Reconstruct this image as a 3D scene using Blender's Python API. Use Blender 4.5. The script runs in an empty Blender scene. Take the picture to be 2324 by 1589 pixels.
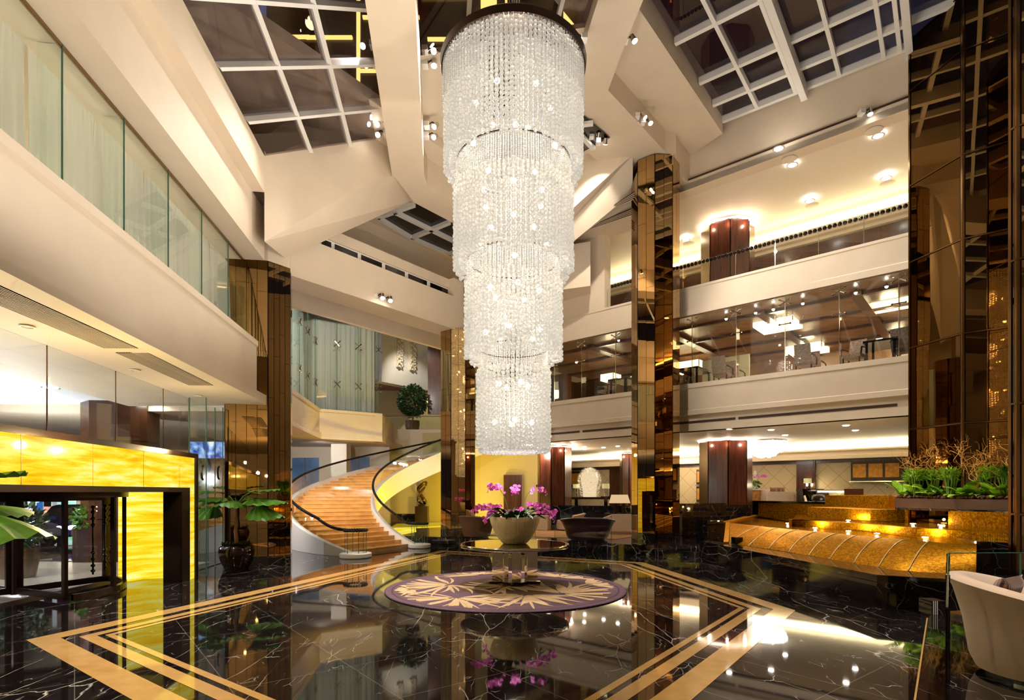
import bpy, math, random
import numpy as np
from mathutils import Vector, Matrix
R = random.Random(7)
C = bpy.context.scene.collection
SC = bpy.context.scene
sin, cos, rad, pi = math.sin, math.cos, math.radians, math.pi
# photogrammetry of the 2324x1589 frame: focal length in pixels, principal column, horizon row, eye height
F, CX, HY, H = 1280.0, 1162.0, 1117.0, 2.0

def G(px, py, z=0.0):
    b = (HY - py) / F
    Y = (z - H) / b
    return Vector(((px - CX) / F * Y, Y, z))

def P(px, py, Y):
    return Vector(((px - CX) / F * Y, Y, H + (HY - py) / F * Y))

def V(*a):
    return Vector(a)

def adir(az):
    return Vector((sin(rad(az)), cos(rad(az)), 0))

class VP:
    """vertical plane through (x, y) running along azimuth az"""
    def __init__(s, x, y, az):
        s.o = Vector((x, y, 0)); s.az = az; s.d = adir(az)
        s.n = Vector((s.d.y, -s.d.x, 0))          # to the right of the direction
    def tpx(s, px):
        k = (px - CX) / F
        return (k * s.o.y - s.o.x) / (s.d.x - k * s.d.y)
    def hit(s, px, py):
        p = s.o + s.d * s.tpx(px)
        return Vector((p.x, p.y, H + (HY - py) / F * p.y))
    def at(s, px, z):
        p = s.o + s.d * s.tpx(px)
        return Vector((p.x, p.y, z))
    def pt(s, t, z=0.0, off=0.0):
        p = s.o + s.d * t + s.n * off
        return Vector((p.x, p.y, z))
    def sh(s, off):
        p = s.o + s.n * off
        return VP(p.x, p.y, s.az)

# ------------------------------------------------------------------ mesh builder
class MB:
    def __init__(s):
        s.v = []; s.f = []; s.m = []
    def vs(s, pts):
        b = len(s.v); s.v.extend([tuple(p) for p in pts]); return b
    def face(s, pts, m=0):
        b = s.vs(pts); s.f.append(tuple(range(b, b + len(pts)))); s.m.append(m); return s
    def box(s, c, d, rz=0.0, m=0):
        """box by centre and full size, turned about z by rz degrees clockwise azimuth"""
        a = rad(-rz); ca, sa = cos(a), sin(a); pts = []
        for z in (-.5, .5):
            for x, y in ((-.5, -.5), (.5, -.5), (.5, .5), (-.5, .5)):
                x2, y2 = x * d[0], y * d[1]
                pts.append((c[0] + x2 * ca - y2 * sa, c[1] + x2 * sa + y2 * ca, c[2] + z * d[2]))
        b = s.vs(pts)
        for q in ((3, 2, 1, 0), (4, 5, 6, 7), (0, 1, 5, 4), (1, 2, 6, 5), (2, 3, 7, 6), (3, 0, 4, 7)):
            s.f.append(tuple(b + i for i in q)); s.m.append(m)
        return s
    def prism(s, poly, z0, z1, m=0, mtop=None):
        """vertical prism over a plan polygon; z1 may be a list of heights"""
        n = len(poly)
        t = z1 if isinstance(z1, (list, tuple)) else [z1] * n
        u = z0 if isinstance(z0, (list, tuple)) else [z0] * n
        b = s.vs([(p[0], p[1], u[i]) for i, p in enumerate(poly)] + [(p[0], p[1], t[i]) for i, p in enumerate(poly)])
        for i in range(n):
            j = (i + 1) % n
            s.f.append((b + i, b + j, b + n + j, b + n + i)); s.m.append(m)
        s.f.append(tuple(b + n + i for i in range(n))); s.m.append(m if mtop is None else mtop)
        s.f.append(tuple(b + i for i in reversed(range(n)))); s.m.append(m)
        return s
    def slab(s, pts, th, m=0):
        """flat polygon in any plane thickened by vector th"""
        n = len(pts); th = Vector(th)
        b = s.vs([Vector(p) for p in pts] + [Vector(p) + th for p in pts])
        s.f.append(tuple(b + i for i in range(n))); s.m.append(m)
        s.f.append(tuple(b + n + i for i in reversed(range(n)))); s.m.append(m)
        for i in range(n):
            j = (i + 1) % n
            s.f.append((b + j, b + i, b + n + i, b + n + j)); s.m.append(m)
        return s
    def tube(s, pts, r, n=8, m=0, cap=True, flat=1.0):
        pts = [Vector(p) for p in pts]; k = len(pts)
        rr = r if isinstance(r, (list, tuple)) else [r] * k
        b = len(s.v); up = Vector((0, 0, 1)); px = None
        for i, p in enumerate(pts):
            t = (pts[min(i + 1, k - 1)] - pts[max(i - 1, 0)])
            t = t.normalized() if t.length > 1e-9 else Vector((0, 0, 1))
            if px is None:
                a = up if abs(t.z) < .95 else Vector((1, 0, 0))
                px = t.cross(a).normalized()
            else:
                px = (px - t * px.dot(t))
                px = px.normalized() if px.length > 1e-6 else t.cross(Vector((1, .3, 0))).normalized()
            py = t.cross(px)
            for j in range(n):
                q = 2 * pi * j / n
                s.v.append(tuple(p + px * (cos(q) * rr[i]) + py * (sin(q) * rr[i] * flat)))
        for i in range(k - 1):
            for j in range(n):
                j2 = (j + 1) % n
                s.f.append((b + i * n + j, b + i * n + j2, b + (i + 1) * n + j2, b + (i + 1) * n + j)); s.m.append(m)
        if cap:
            s.f.append(tuple(b + j for j in reversed(range(n)))); s.m.append(m)
            s.f.append(tuple(b + (k - 1) * n + j for j in range(n))); s.m.append(m)
        return s
    def lathe(s, prof, c=(0, 0, 0), n=32, m=0, a0=0.0, a1=2 * pi):
        full = abs(a1 - a0 - 2 * pi) < 1e-6
        k = len(prof); b = len(s.v); cols = n if full else n + 1
        for j in range(cols):
            q = a0 + (a1 - a0) * j / n
            for r, z in prof:
                s.v.append((c[0] + r * cos(q), c[1] + r * sin(q), c[2] + z))
        for j in range(n):
            j2 = (j + 1) % cols
            for i in range(k - 1):
                s.f.append((b + j * k + i, b + j2 * k + i, b + j2 * k + i + 1, b + j * k + i + 1)); s.m.append(m)
        return s
    def ball(s, c, r, n=10, k=7, m=0, sc=(1, 1, 1)):
        prof = [(max(sin(pi * i / k) * r, 1e-5), -cos(pi * i / k) * r) for i in range(k + 1)]
        b = len(s.v); s.lathe(prof, (0, 0, 0), n, m)
        for i in range(b, len(s.v)):
            x, y, z = s.v[i]; s.v[i] = (c[0] + x * sc[0], c[1] + y * sc[1], c[2] + z * sc[2])
        return s
    def sweep(s, path, prof, m=0, closed_prof=True, nrm=None):
        """sweep a profile of (offset to the right, z) along plan points, mitred"""
        k = len(prof); n = len(path); b = len(s.v)
        path = [Vector((p[0], p[1], 0)) for p in path]
        for i, p in enumerate(path):
            d1 = (path[i] - path[i - 1]).normalized() if i else None
            d2 = (path[i + 1] - path[i]).normalized() if i < n - 1 else None
            d1 = d1 or d2; d2 = d2 or d1
            n1 = Vector((d1.y, -d1.x, 0)); n2 = Vector((d2.y, -d2.x, 0))
            mm = (n1 + n2).normalized(); sc = 1 / max(mm.dot(n1), .3)
            for o, z in prof:
                q = p + mm * (o * sc); s.v.append((q.x, q.y, z))
        kk = k if closed_prof else k - 1
        for i in range(n - 1):
            for j in range(kk):
                j2 = (j + 1) % k
                s.f.append((b + i * k + j, b + i * k + j2, b + (i + 1) * k + j2, b + (i + 1) * k + j)); s.m.append(m)
        if closed_prof:
            s.f.append(tuple(b + j for j in reversed(range(k)))); s.m.append(m)
            s.f.append(tuple(b + (n - 1) * k + j for j in range(k))); s.m.append(m)
        return s
    def grid(s, fn, nu, nv, m=0):
        b = len(s.v)
        for i in range(nu + 1):
            for j in range(nv + 1):
                s.v.append(tuple(fn(i / nu, j / nv)))
        for i in range(nu):
            for j in range(nv):
                q = b + i * (nv + 1) + j
                s.f.append((q, q + nv + 1, q + nv + 2, q + 1)); s.m.append(m)
        return s
    def move(s, mat, b=0):
        for i in range(b, len(s.v)):
            s.v[i] = tuple(mat @ Vector(s.v[i]))
        return s
    def mesh(s, name, mats, smooth=False):
        me = bpy.data.meshes.new(name)
        me.from_pydata(s.v, [], s.f)
        for m in (mats if isinstance(mats, (list, tuple)) else [mats]):
            me.materials.append(m)
        if isinstance(mats, (list, tuple)) and len(mats) > 1:
            me.polygons.foreach_set('material_index', s.m)
        if smooth:
            me.polygons.foreach_set('use_smooth', [True] * len(me.polygons))
            if smooth != 'all':
                try:
                    me.set_sharp_from_angle(angle=rad(smooth if smooth > 1 else 40))
                except Exception:
                    pass
        me.update()
        return me
    def build(s, name, mats, parent=None, smooth=False, local=False):
        return link(name, s.mesh(name, mats, smooth), parent, local)

def link(name, data, parent=None, local=False):
    o = bpy.data.objects.new(name, data); C.objects.link(o)
    if parent is not None:
        o.parent = parent
        if parent.type == 'EMPTY' and not local:
            o.location = -Vector(parent.location)
    return o

def tag(o, label=None, cat=None, group=None, kind=None):
    if label: o['label'] = label
    if cat: o['category'] = cat
    if group: o['group'] = group
    if kind: o['kind'] = kind
    return o

def thing(name, label, cat, loc=(0, 0, 0), group=None, rz=0.0):
    o = bpy.data.objects.new(name, None); C.objects.link(o)
    o.location = loc; o.rotation_euler = (0, 0, rad(-rz)); o.empty_display_size = .1
    return tag(o, label, cat, group)

def struct(name, mb, mats, smooth=False, parent=None):
    o = mb.build(name, mats, parent, smooth)
    if parent is None: o['kind'] = 'structure'
    return o

def dup(root, loc, rz=0.0, label=None, group=None):
    r = root.copy(); C.objects.link(r)
    r.location = loc; r.rotation_euler = (0, 0, rad(-rz))
    if label: r['label'] = label
    if group: r['group'] = group
    for ch in list(root.children):
        c = ch.copy(); C.objects.link(c); c.parent = r
        for g in list(ch.children):
            d = g.copy(); C.objects.link(d); d.parent = c
    return r

# ------------------------------------------------------------------ materials
def lin(c):
    return tuple((x / 255 / 12.92) if x / 255 <= .04045 else ((x / 255 + .055) / 1.055) ** 2.4 for x in c)

def newmat(name):
    m = bpy.data.materials.new(name); m.use_nodes = True
    nt = m.node_tree; nt.nodes.clear()
    out = nt.nodes.new('ShaderNodeOutputMaterial')
    return m, nt, out

def nd(nt, t, **kw):
    n = nt.nodes.new(t)
    for k, v in kw.items():
        if k.startswith('i_'):
            n.inputs[k[2:].replace('_', ' ')].default_value = v
        else:
            setattr(n, k, v)
    return n

def ramp(nt, fac, stops):
    r = nt.nodes.new('ShaderNodeValToRGB')
    e = r.color_ramp.elements
    while len(e) < len(stops): e.new(.5)
    for i, (p, c) in enumerate(stops):
        e[i].position = p; e[i].color = (*c, 1) if len(c) == 3 else c
    nt.links.new(fac, r.inputs['Fac'])
    return r.outputs['Color']

def pbr(name, col, rough=.5, metal=0.0, spec=.5, noise=0.0, nscale=4.0, bump=0.0, bscale=40.0, coat=0.0, emis=None, estr=0.0, sheen=0.0, stretch=None, bdist=.02):
    m, nt, out = newmat(name)
    b = nd(nt, 'ShaderNodeBsdfPrincipled')
    b.inputs['Base Color'].default_value = (*col, 1)
    b.inputs['Roughness'].default_value = rough
    b.inputs['Metallic'].default_value = metal
    b.inputs['Specular IOR Level'].default_value = spec
    b.inputs['Coat Weight'].default_value = coat
    if coat: b.inputs['Coat Roughness'].default_value = .05
    if sheen: b.inputs['Sheen Weight'].default_value = sheen
    if emis:
        b.inputs['Emission Color'].default_value = (*emis, 1); b.inputs['Emission Strength'].default_value = estr
    tc = nd(nt, 'ShaderNodeTexCoord')
    vec = tc.outputs['Object']
    if stretch:
        mp = nd(nt, 'ShaderNodeMapping'); mp.inputs['Scale'].default_value = stretch
        nt.links.new(vec, mp.inputs['Vector']); vec = mp.outputs['Vector']
    if noise:
        n = nd(nt, 'ShaderNodeTexNoise', i_Scale=nscale, i_Detail=6.0)
        nt.links.new(vec, n.inputs['Vector'])
        lo = tuple(max(0, x * (1 - noise)) for x in col); hi = tuple(min(1, x * (1 + noise)) for x in col)
        nt.links.new(ramp(nt, n.outputs['Fac'], [(.3, lo), (.7, hi)]), b.inputs['Base Color'])
    if bump:
        n = nd(nt, 'ShaderNodeTexNoise', i_Scale=bscale, i_Detail=4.0)
        nt.links.new(vec, n.inputs['Vector'])
        bp = nd(nt, 'ShaderNodeBump'); bp.inputs['Strength'].default_value = bump; bp.inputs['Distance'].default_value = bdist
        nt.links.new(n.outputs['Fac'], bp.inputs['Height']); nt.links.new(bp.outputs['Normal'], b.inputs['Normal'])
    nt.links.new(b.outputs[0], out.inputs[0])
    return m

def glow(name, col, st, base=(.8, .8, .8)):
    m, nt, out = newmat(name)
    e = nd(nt, 'ShaderNodeEmission'); e.inputs[0].default_value = (*col, 1); e.inputs[1].default_value = st
    nt.links.new(e.outputs[0], out.inputs[0])
    return m

def schlick(nt, f0=.04):
    """two-sided Fresnel reflectance from the facing angle"""
    lw = nd(nt, 'ShaderNodeLayerWeight'); lw.inputs[0].default_value = .5
    p = nd(nt, 'ShaderNodeMath', operation='POWER'); nt.links.new(lw.outputs['Facing'], p.inputs[0]); p.inputs[1].default_value = 5
    m = nd(nt, 'ShaderNodeMath', operation='MULTIPLY_ADD'); nt.links.new(p.outputs[0], m.inputs[0]); m.inputs[1].default_value = 1 - f0; m.inputs[2].default_value = f0
    return m.outputs[0]

def glassmat(name, tint=(.93, .97, .95), ior=1.5, rough=0.0, gl=(1, 1, 1)):
    """thin architectural glass: clear with a Fresnel reflection"""
    m, nt, out = newmat(name)
    t = nd(nt, 'ShaderNodeBsdfTransparent'); t.inputs[0].default_value = (*tint, 1)
    g = nd(nt, 'ShaderNodeBsdfGlossy'); g.inputs['Roughness'].default_value = rough; g.inputs['Color'].default_value = (*gl, 1)
    mx = nd(nt, 'ShaderNodeMixShader')
    nt.links.new(schlick(nt, ((ior - 1) / (ior + 1)) ** 2), mx.inputs[0]); nt.links.new(t.outputs[0], mx.inputs[1]); nt.links.new(g.outputs[0], mx.inputs[2])
    nt.links.new(mx.outputs[0], out.inputs[0])
    return m

def mirror(name, col, rough=.015, warp=0.0):
    m, nt, out = newmat(name)
    b = nd(nt, 'ShaderNodeBsdfPrincipled')
    b.inputs['Base Color'].default_value = (*col, 1); b.inputs['Metallic'].default_value = 1; b.inputs['Roughness'].default_value = rough
    if warp:
        tc = nd(nt, 'ShaderNodeTexCoord'); n = nd(nt, 'ShaderNodeTexNoise', i_Scale=.7, i_Detail=1.0)
        nt.links.new(tc.outputs['Object'], n.inputs['Vector'])
        bp = nd(nt, 'ShaderNodeBump'); bp.inputs['Strength'].default_value = warp; bp.inputs['Distance'].default_value = .05
        nt.links.new(n.outputs['Fac'], bp.inputs['Height']); nt.links.new(bp.outputs['Normal'], b.inputs['Normal'])
    nt.links.new(b.outputs[0], out.inputs[0])
    return m

def marble(name, base=(.010, .0075, .008), vein=(.75, .7, .66), rough=.035, scale=1.0, ior=1.75, amount=1.0, tile=0.0):
    """polished near-black marble with thin pale veins"""
    m, nt, out = newmat(name)
    tc = nd(nt, 'ShaderNodeTexCoord')
    mp = nd(nt, 'ShaderNodeMapping'); mp.inputs['Rotation'].default_value = (0, 0, .5); mp.inputs['Scale'].default_value = (scale, scale * .36, scale)
    nt.links.new(tc.outputs['Object'], mp.inputs['Vector'])
    n1 = nd(nt, 'ShaderNodeTexNoise', i_Scale=1.1, i_Detail=5.0)
    nt.links.new(mp.outputs[0], n1.inputs['Vector'])
    mxv = nd(nt, 'ShaderNodeMixRGB', blend_type='ADD'); mxv.inputs[0].default_value = .55
    nt.links.new(mp.outputs[0], mxv.inputs[1]); nt.links.new(n1.outputs['Color'], mxv.inputs[2])
    col = None
    for sc, w, br, th in ((1.1, .006, .95, .50), (2.7, .009, .8, .52), (6.5, .017, .65, .56)):
        vo = nd(nt, 'ShaderNodeTexVoronoi', feature='DISTANCE_TO_EDGE', i_Scale=sc)
        nt.links.new(mxv.outputs[0], vo.inputs['Vector'])
        r = ramp(nt, vo.outputs['Distance'], [(0, (br,) * 3), (w, (0, 0, 0))])
        nm = nd(nt, 'ShaderNodeTexNoise', i_Scale=sc * .8, i_Detail=3.0)
        mp2 = nd(nt, 'ShaderNodeMapping'); mp2.inputs['Location'].default_value = (sc * 3, sc, 0)
        nt.links.new(mp.outputs[0], mp2.inputs[0]); nt.links.new(mp2.outputs[0], nm.inputs['Vector'])
        msk = ramp(nt, nm.outputs['Fac'], [(th, (0, 0, 0)), (th + .1, (1, 1, 1))])
        mu = nd(nt, 'ShaderNodeMixRGB', blend_type='MULTIPLY'); mu.inputs[0].default_value = 1
        nt.links.new(r, mu.inputs[1]); nt.links.new(msk, mu.inputs[2])
        if col is None: col = mu.outputs[0]
        else:
            ad = nd(nt, 'ShaderNodeMixRGB', blend_type='LIGHTEN'); ad.inputs[0].default_value = 1
            nt.links.new(col, ad.inputs[1]); nt.links.new(mu.outputs[0], ad.inputs[2]); col = ad.outputs[0]
    if tile:
        bk = nd(nt, 'ShaderNodeTexBrick', offset=0.0); bk.inputs['Scale'].default_value = 1.0
        bk.inputs['Brick Width'].default_value = tile; bk.inputs['Row Height'].default_value = tile
        bk.inputs['Mortar Size'].default_value = .004; bk.inputs['Color1'].default_value = (0, 0, 0, 1); bk.inputs['Color2'].default_value = (0, 0, 0, 1)
        bk.inputs['Mortar'].default_value = (.55, .55, .55, 1)
        m3 = nd(nt, 'ShaderNodeMapping'); m3.inputs['Rotation'].default_value = (0, 0, rad(52.2))
        nt.links.new(tc.outputs['Object'], m3.inputs[0]); nt.links.new(m3.outputs[0], bk.inputs['Vector'])
        ad = nd(nt, 'ShaderNodeMixRGB', blend_type='LIGHTEN'); ad.inputs[0].default_value = .35
        nt.links.new(col, ad.inputs[1]); nt.links.new(bk.outputs['Color'], ad.inputs[2]); col = ad.outputs[0]
    fin = nd(nt, 'ShaderNodeMixRGB'); fin.inputs[1].default_value = (*base, 1); fin.inputs[2].default_value = (*[x * amount for x in vein], 1)
    nt.links.new(col, fin.inputs[0])
    b = nd(nt, 'ShaderNodeBsdfPrincipled'); b.inputs['Roughness'].default_value = rough; b.inputs['IOR'].default_value = ior
    nt.links.new(fin.outputs[0], b.inputs['Base Color']); nt.links.new(b.outputs[0], out.inputs[0])
    return m

def onyx(name, st=3.0, scale=1.0, lo=(1.0, .42, .0), mid=(1.0, .68, .02), hi=(1.0, .88, .30)):
    """backlit honey onyx: emission through horizontal wavy bands"""
    m, nt, out = newmat(name)
    tc = nd(nt, 'ShaderNodeTexCoord')
    mp = nd(nt, 'ShaderNodeMapping'); mp.inputs['Scale'].default_value = (.55 * scale, .55 * scale, 5.5 * scale)
    nt.links.new(tc.outputs['Object'], mp.inputs['Vector'])
    n1 = nd(nt, 'ShaderNodeTexNoise', i_Scale=1.5, i_Detail=8.0, i_Distortion=.35)
    n1.inputs['Roughness'].default_value = .62
    nt.links.new(mp.outputs[0], n1.inputs['Vector'])
    col = ramp(nt, n1.outputs['Fac'], [(.30, lo), (.44, mid), (.54, hi), (.68, (1.0, .96, .42))])
    bk = nd(nt, 'ShaderNodeTexVoronoi', feature='F1', i_Scale=1.0)
    e = nd(nt, 'ShaderNodeEmission'); e.inputs[1].default_value = st
    nt.links.new(col, e.inputs[0])
    g = nd(nt, 'ShaderNodeBsdfGlossy'); g.inputs['Roughness'].default_value = .08
    mx = nd(nt, 'ShaderNodeMixShader')
    nt.links.new(schlick(nt, .03), mx.inputs[0]); nt.links.new(e.outputs[0], mx.inputs[1]); nt.links.new(g.outputs[0], mx.inputs[2])
    nt.links.new(mx.outputs[0], out.inputs[0])
    return m

def wood(name, c1, c2, rough=.3, coat=.4, sc=(9, 9, .5)):
    m, nt, out = newmat(name)
    tc = nd(nt, 'ShaderNodeTexCoord'); mp = nd(nt, 'ShaderNodeMapping'); mp.inputs['Scale'].default_value = sc
    nt.links.new(tc.outputs['Object'], mp.inputs[0])
    n = nd(nt, 'ShaderNodeTexNoise', i_Scale=2.2, i_Detail=6.0, i_Distortion=.4); nt.links.new(mp.outputs[0], n.inputs['Vector'])
    b = nd(nt, 'ShaderNodeBsdfPrincipled'); b.inputs['Roughness'].default_value = rough; b.inputs['Coat Weight'].default_value = coat
    b.inputs['Coat Roughness'].default_value = .15
    nt.links.new(ramp(nt, n.outputs['Fac'], [(.35, c1), (.65, c2)]), b.inputs['Base Color'])
    nt.links.new(b.outputs[0], out.inputs[0])
    return m

def mosaic(name, rot=0.0):
    """small gold glass tiles"""
    m, nt, out = newmat(name)
    tc = nd(nt, 'ShaderNodeTexCoord')
    mp = nd(nt, 'ShaderNodeMapping'); mp.inputs['Rotation'].default_value = (0, 0, rad(7.2)); mp.inputs['Scale'].default_value = (30, 30, 30)
    nt.links.new(tc.outputs['Object'], mp.inputs[0])
    sx = nd(nt, 'ShaderNodeSeparateXYZ'); nt.links.new(mp.outputs[0], sx.inputs[0])
    ad = nd(nt, 'ShaderNodeMath', operation='ADD'); nt.links.new(sx.outputs[0], ad.inputs[0]); nt.links.new(sx.outputs[1], ad.inputs[1])
    def cell(o):
        f = nd(nt, 'ShaderNodeMath', operation='FRACT'); nt.links.new(o, f.inputs[0])
        a = nd(nt, 'ShaderNodeMath', operation='SUBTRACT'); nt.links.new(f.outputs[0], a.inputs[0]); a.inputs[1].default_value = .5
        c = nd(nt, 'ShaderNodeMath', operation='ABSOLUTE'); nt.links.new(a.outputs[0], c.inputs[0])
        return c.outputs[0]
    ge = nd(nt, 'ShaderNodeNewGeometry'); sn = nd(nt, 'ShaderNodeSeparateXYZ'); nt.links.new(ge.outputs['Normal'], sn.inputs[0])
    ab = nd(nt, 'ShaderNodeMath', operation='ABSOLUTE'); nt.links.new(sn.outputs[1], ab.inputs[0])
    sel = nd(nt, 'ShaderNodeMath', operation='GREATER_THAN'); nt.links.new(ab.outputs[0], sel.inputs[0]); sel.inputs[1].default_value = .62
    xz = nd(nt, 'ShaderNodeMath', operation='ADD'); nt.links.new(sx.outputs[0], xz.inputs[0]); nt.links.new(sx.outputs[2], xz.inputs[1])
    def pick(o0, o1):
        m_ = nd(nt, 'ShaderNodeMix'); nt.links.new(sel.outputs[0], m_.inputs[0]); nt.links.new(o0, m_.inputs[2]); nt.links.new(o1, m_.inputs[3]); return m_.outputs[0]
    mx1 = nd(nt, 'ShaderNodeMath', operation='MAXIMUM'); nt.links.new(cell(pick(sx.outputs[1], sx.outputs[0])), mx1.inputs[0]); nt.links.new(cell(pick(xz.outputs[0], sx.outputs[2])), mx1.inputs[1])
    gr = nd(nt, 'ShaderNodeMath', operation='GREATER_THAN'); nt.links.new(mx1.outputs[0], gr.inputs[0]); gr.inputs[1].default_value = .43
    wn = nd(nt, 'ShaderNodeTexVoronoi', feature='F1', i_Scale=1.0); nt.links.new(mp.outputs[0], wn.inputs['Vector'])
    gold = ramp(nt, wn.outputs['Color'], [(.1, lin((140, 84, 2))), (.5, lin((186, 124, 4))), (.9, lin((226, 168, 16)))])
    fin = nd(nt, 'ShaderNodeMixRGB'); nt.links.new(gr.outputs[0], fin.inputs[0]); nt.links.new(gold, fin.inputs[1]); fin.inputs[2].default_value = (*lin((96, 62, 10)), 1)
    b = nd(nt, 'ShaderNodeBsdfPrincipled'); b.inputs['Roughness'].default_value = .36; b.inputs['Metallic'].default_value = .75; b.inputs['Specular Tint'].default_value = (.95, .62, .10, 1)
    nt.links.new(fin.outputs[0], b.inputs['Base Color']); nt.links.new(b.outputs[0], out.inputs[0])
    return m

CREAM = pbr('cream_plaster', lin((222, 203, 178)), .62, noise=.03, nscale=1.5, bump=.04, bscale=6)
CREAM2 = pbr('pale_plaster', lin((228, 214, 194)), .6)
WARMW = pbr('warm_wall', lin((206, 186, 130)), .6)
WHITE = pbr('white_paint', lin((236, 230, 222)), .45)
STAIRW = pbr('stair_white', lin((232, 226, 222)), .4)
BRONZE = mirror('bronze_mirror', (.45, .285, .12), .012, warp=.05)
SMOKE = mirror('smoked_bronze_mirror', (.25, .155, .06), .012, warp=.04)
STEEL = mirror('polished_steel', (.72, .66, .58), .12)
CHROME = mirror('chrome', (.8, .8, .8), .06)
GOLDJ = mirror('bronze_joint', (.30, .18, .08), .15)
DARKM = pbr('dark_bronze', lin((46, 28, 16)), .3, metal=.6)
BLACK = pbr('black_gloss', lin((14, 11, 11)), .12)
MARB = marble('black_marble', tile=1.25)
MARB2 = marble('black_marble_plain', amount=.7)
INLAY = pbr('beige_marble', lin((206, 164, 104)), .06, noise=.09, nscale=5, spec=.6)
AMBER = pbr('amber_marble', lin((228, 176, 104)), .14, noise=.16, nscale=3, spec=.6)
ONYX = onyx('onyx', 1.12, 1.0, (.95, .40, .003), (1.0, .64, .008), (1.0, .84, .06))
ONYXF = onyx('onyx_floor_strip', 1.1, lo=(1, .62, .0), mid=(1, .72, .02), hi=(1, .8, .06))
GLASS = glassmat('clear_glass', (.955, .975, .96))
GGREEN = glassmat("green_glass", (.955, .985, .965), 1.5)
GEDGE = pbr('glass_edge', lin((70, 110, 92)), .1)
GDARK = glassmat('night_glass', (.62, .58, .6), 1.6)
SHEER = None
WOODD = wood('dark_walnut', lin((52, 26, 14)), lin((86, 44, 24)))
WOODR = wood('rosewood', lin((56, 24, 14)), lin((104, 52, 34)), .28, .5)
WOODC = wood('ceiling_wood', lin((120, 86, 58)), lin((150, 112, 80)), .4, .2, (1, 1, 1))
MOSA = mosaic('gold_mosaic')
BEIGE = pbr('beige_fabric', lin((226, 198, 174)), .85, sheen=.4, bump=.15, bscale=300)
TAUPE = pbr('taupe_fabric', lin((112, 76, 52)), .8)
BROWNF = pbr('brown_fabric', lin((58, 30, 18)), .4)
LEATH = pbr('brown_leather', lin((92, 44, 24)), .35)
CARPET = pbr('beige_carpet', lin((190, 140, 92)), .9, noise=.12, nscale=3)
LEAF = pbr('leaf', lin((70, 118, 34)), .38, noise=.35, nscale=6)
LEAFB = pbr('bright_leaf', lin((150, 196, 56)), .36, noise=.4, nscale=14)
LEAFD = pbr('dark_leaf', lin((40, 66, 30)), .4, noise=.3, nscale=8)
STEM = pbr('stem', lin((92, 110, 48)), .5)
BARK = pbr('bark', lin((112, 82, 54)), .8, bump=.4, bscale=60)
SOIL = pbr('soil', lin((40, 28, 20)), .9, bump=.6, bscale=60)
PINK = pbr('orchid_petal', lin((232, 92, 204)), .5, noise=.3, nscale=26)
YEL = pbr('orchid_heart', lin((200, 120, 60)), .5)
LAMPW = glow('lamp_white', (1.0, .86, .66), 26)
LAMPS = glow('spot_lens', (1.0, .93, .82), 60)
COVE = glow('cove_strip', (1.0, .86, .50), 9)
SHADE = glow('lit_shade', (1.0, .74, .38), 2.0)
LANT = glow('lantern_paper', (1.0, .80, .46), 3.4)
GREENS = pbr('green_shade', lin((196, 196, 150)), .7, emis=lin((200, 196, 140)), estr=.5)
# ================================================================== SHELL
AZ0, AZ1, AZM, AZ2 = -7.2, 37.8, -52.2, 82.8
PL = VP(-6.38, 14.1, AZ0)            # left balcony face
PG = VP(-7.92, 13.85, AZ0)           # street glazing under it
PO = VP(-7.41, 13.26, AZ0)           # face of the onyx portal
PC = VP(-6.91, 14.57, AZ0)           # upper left glazing
BF1 = VP(-6.41, 14.6, AZ0); BF2 = VP(-6.0, 13.67, AZ0)
PT = VP(-6.0, 13.67, AZ1); PF = VP(-6.2, 15.7, AZ1); PW = PF.sh(-2.8)
CBL = VP(-3.57, 16.8, AZ0); CBR = CBL.sh(.95)
RBL = VP(1.72, 14.72, AZ0); RBR = RBL.sh(1.02)
PR = VP(5.5, 20.4, -49.0)            # right facade

# ---- floor
m = MB(); m.prism([(-9.3, -8), (24, -8), (24, 44), (-24, 44), (-24, 16.5), (-8.6, 16.5)], -.3, 0)
struct('floor', m, MARB)

def inset(poly, d):
    n = len(poly); out = []
    for i in range(n):
        a, b, c = Vector(poly[i - 1]), Vector(poly[i]), Vector(poly[(i + 1) % n])
        d1 = (b - a).normalized(); d2 = (c - b).normalized()
        n1 = Vector((-d1.y, d1.x)); n2 = Vector((-d2.y, d2.x))
        mm = (n1 + n2).normalized(); out.append(b + mm * (d / mm.dot(n1)))
    return out
hexa = [G(59, 1453), G(1002, 1249.5), G(1460, 1276.8), G(1805.3, 1385.8)]
hexa = [Vector((p.x, p.y)) for p in hexa] + [Vector((-.21, 2.83))]
hexa = hexa[::-1]
m = MB()
for a, b in ((0, .32), (.49, .66), (.735, .83)):
    pa, pb = inset(hexa, a), inset(hexa, b); n = len(pa)
    for i in range(n):
        j = (i + 1) % n
        m.face([(*pa[i], .003), (*pa[j], .003), (*pb[j], .003), (*pb[i], .003)])
struct('trim_1', m, INLAY)

# ---- left side: street glazing, balcony, upper glazing and beams
t0 = -21.0
m = MB()
m.sweep([PL.pt(t0), PL.pt(0)], [(-.5, 4.30), (.05, 4.30), (.05, 4.43), (.0, 4.45), (0, 5.62), (.035, 5.64), (.035, 5.77), (-.5, 5.77)])
struct('wall_left_balcony', m, CREAM)
m = MB(); m.slab([PL.pt(t0, 4.31, -.02), PL.pt(.9, 4.31, -.02), PG.pt(1.6, 4.31, -2.2), PG.pt(t0, 4.31, -2.2)], (0, 0, .25))
struct('ceiling_left_soffit', m, CREAM)
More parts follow.
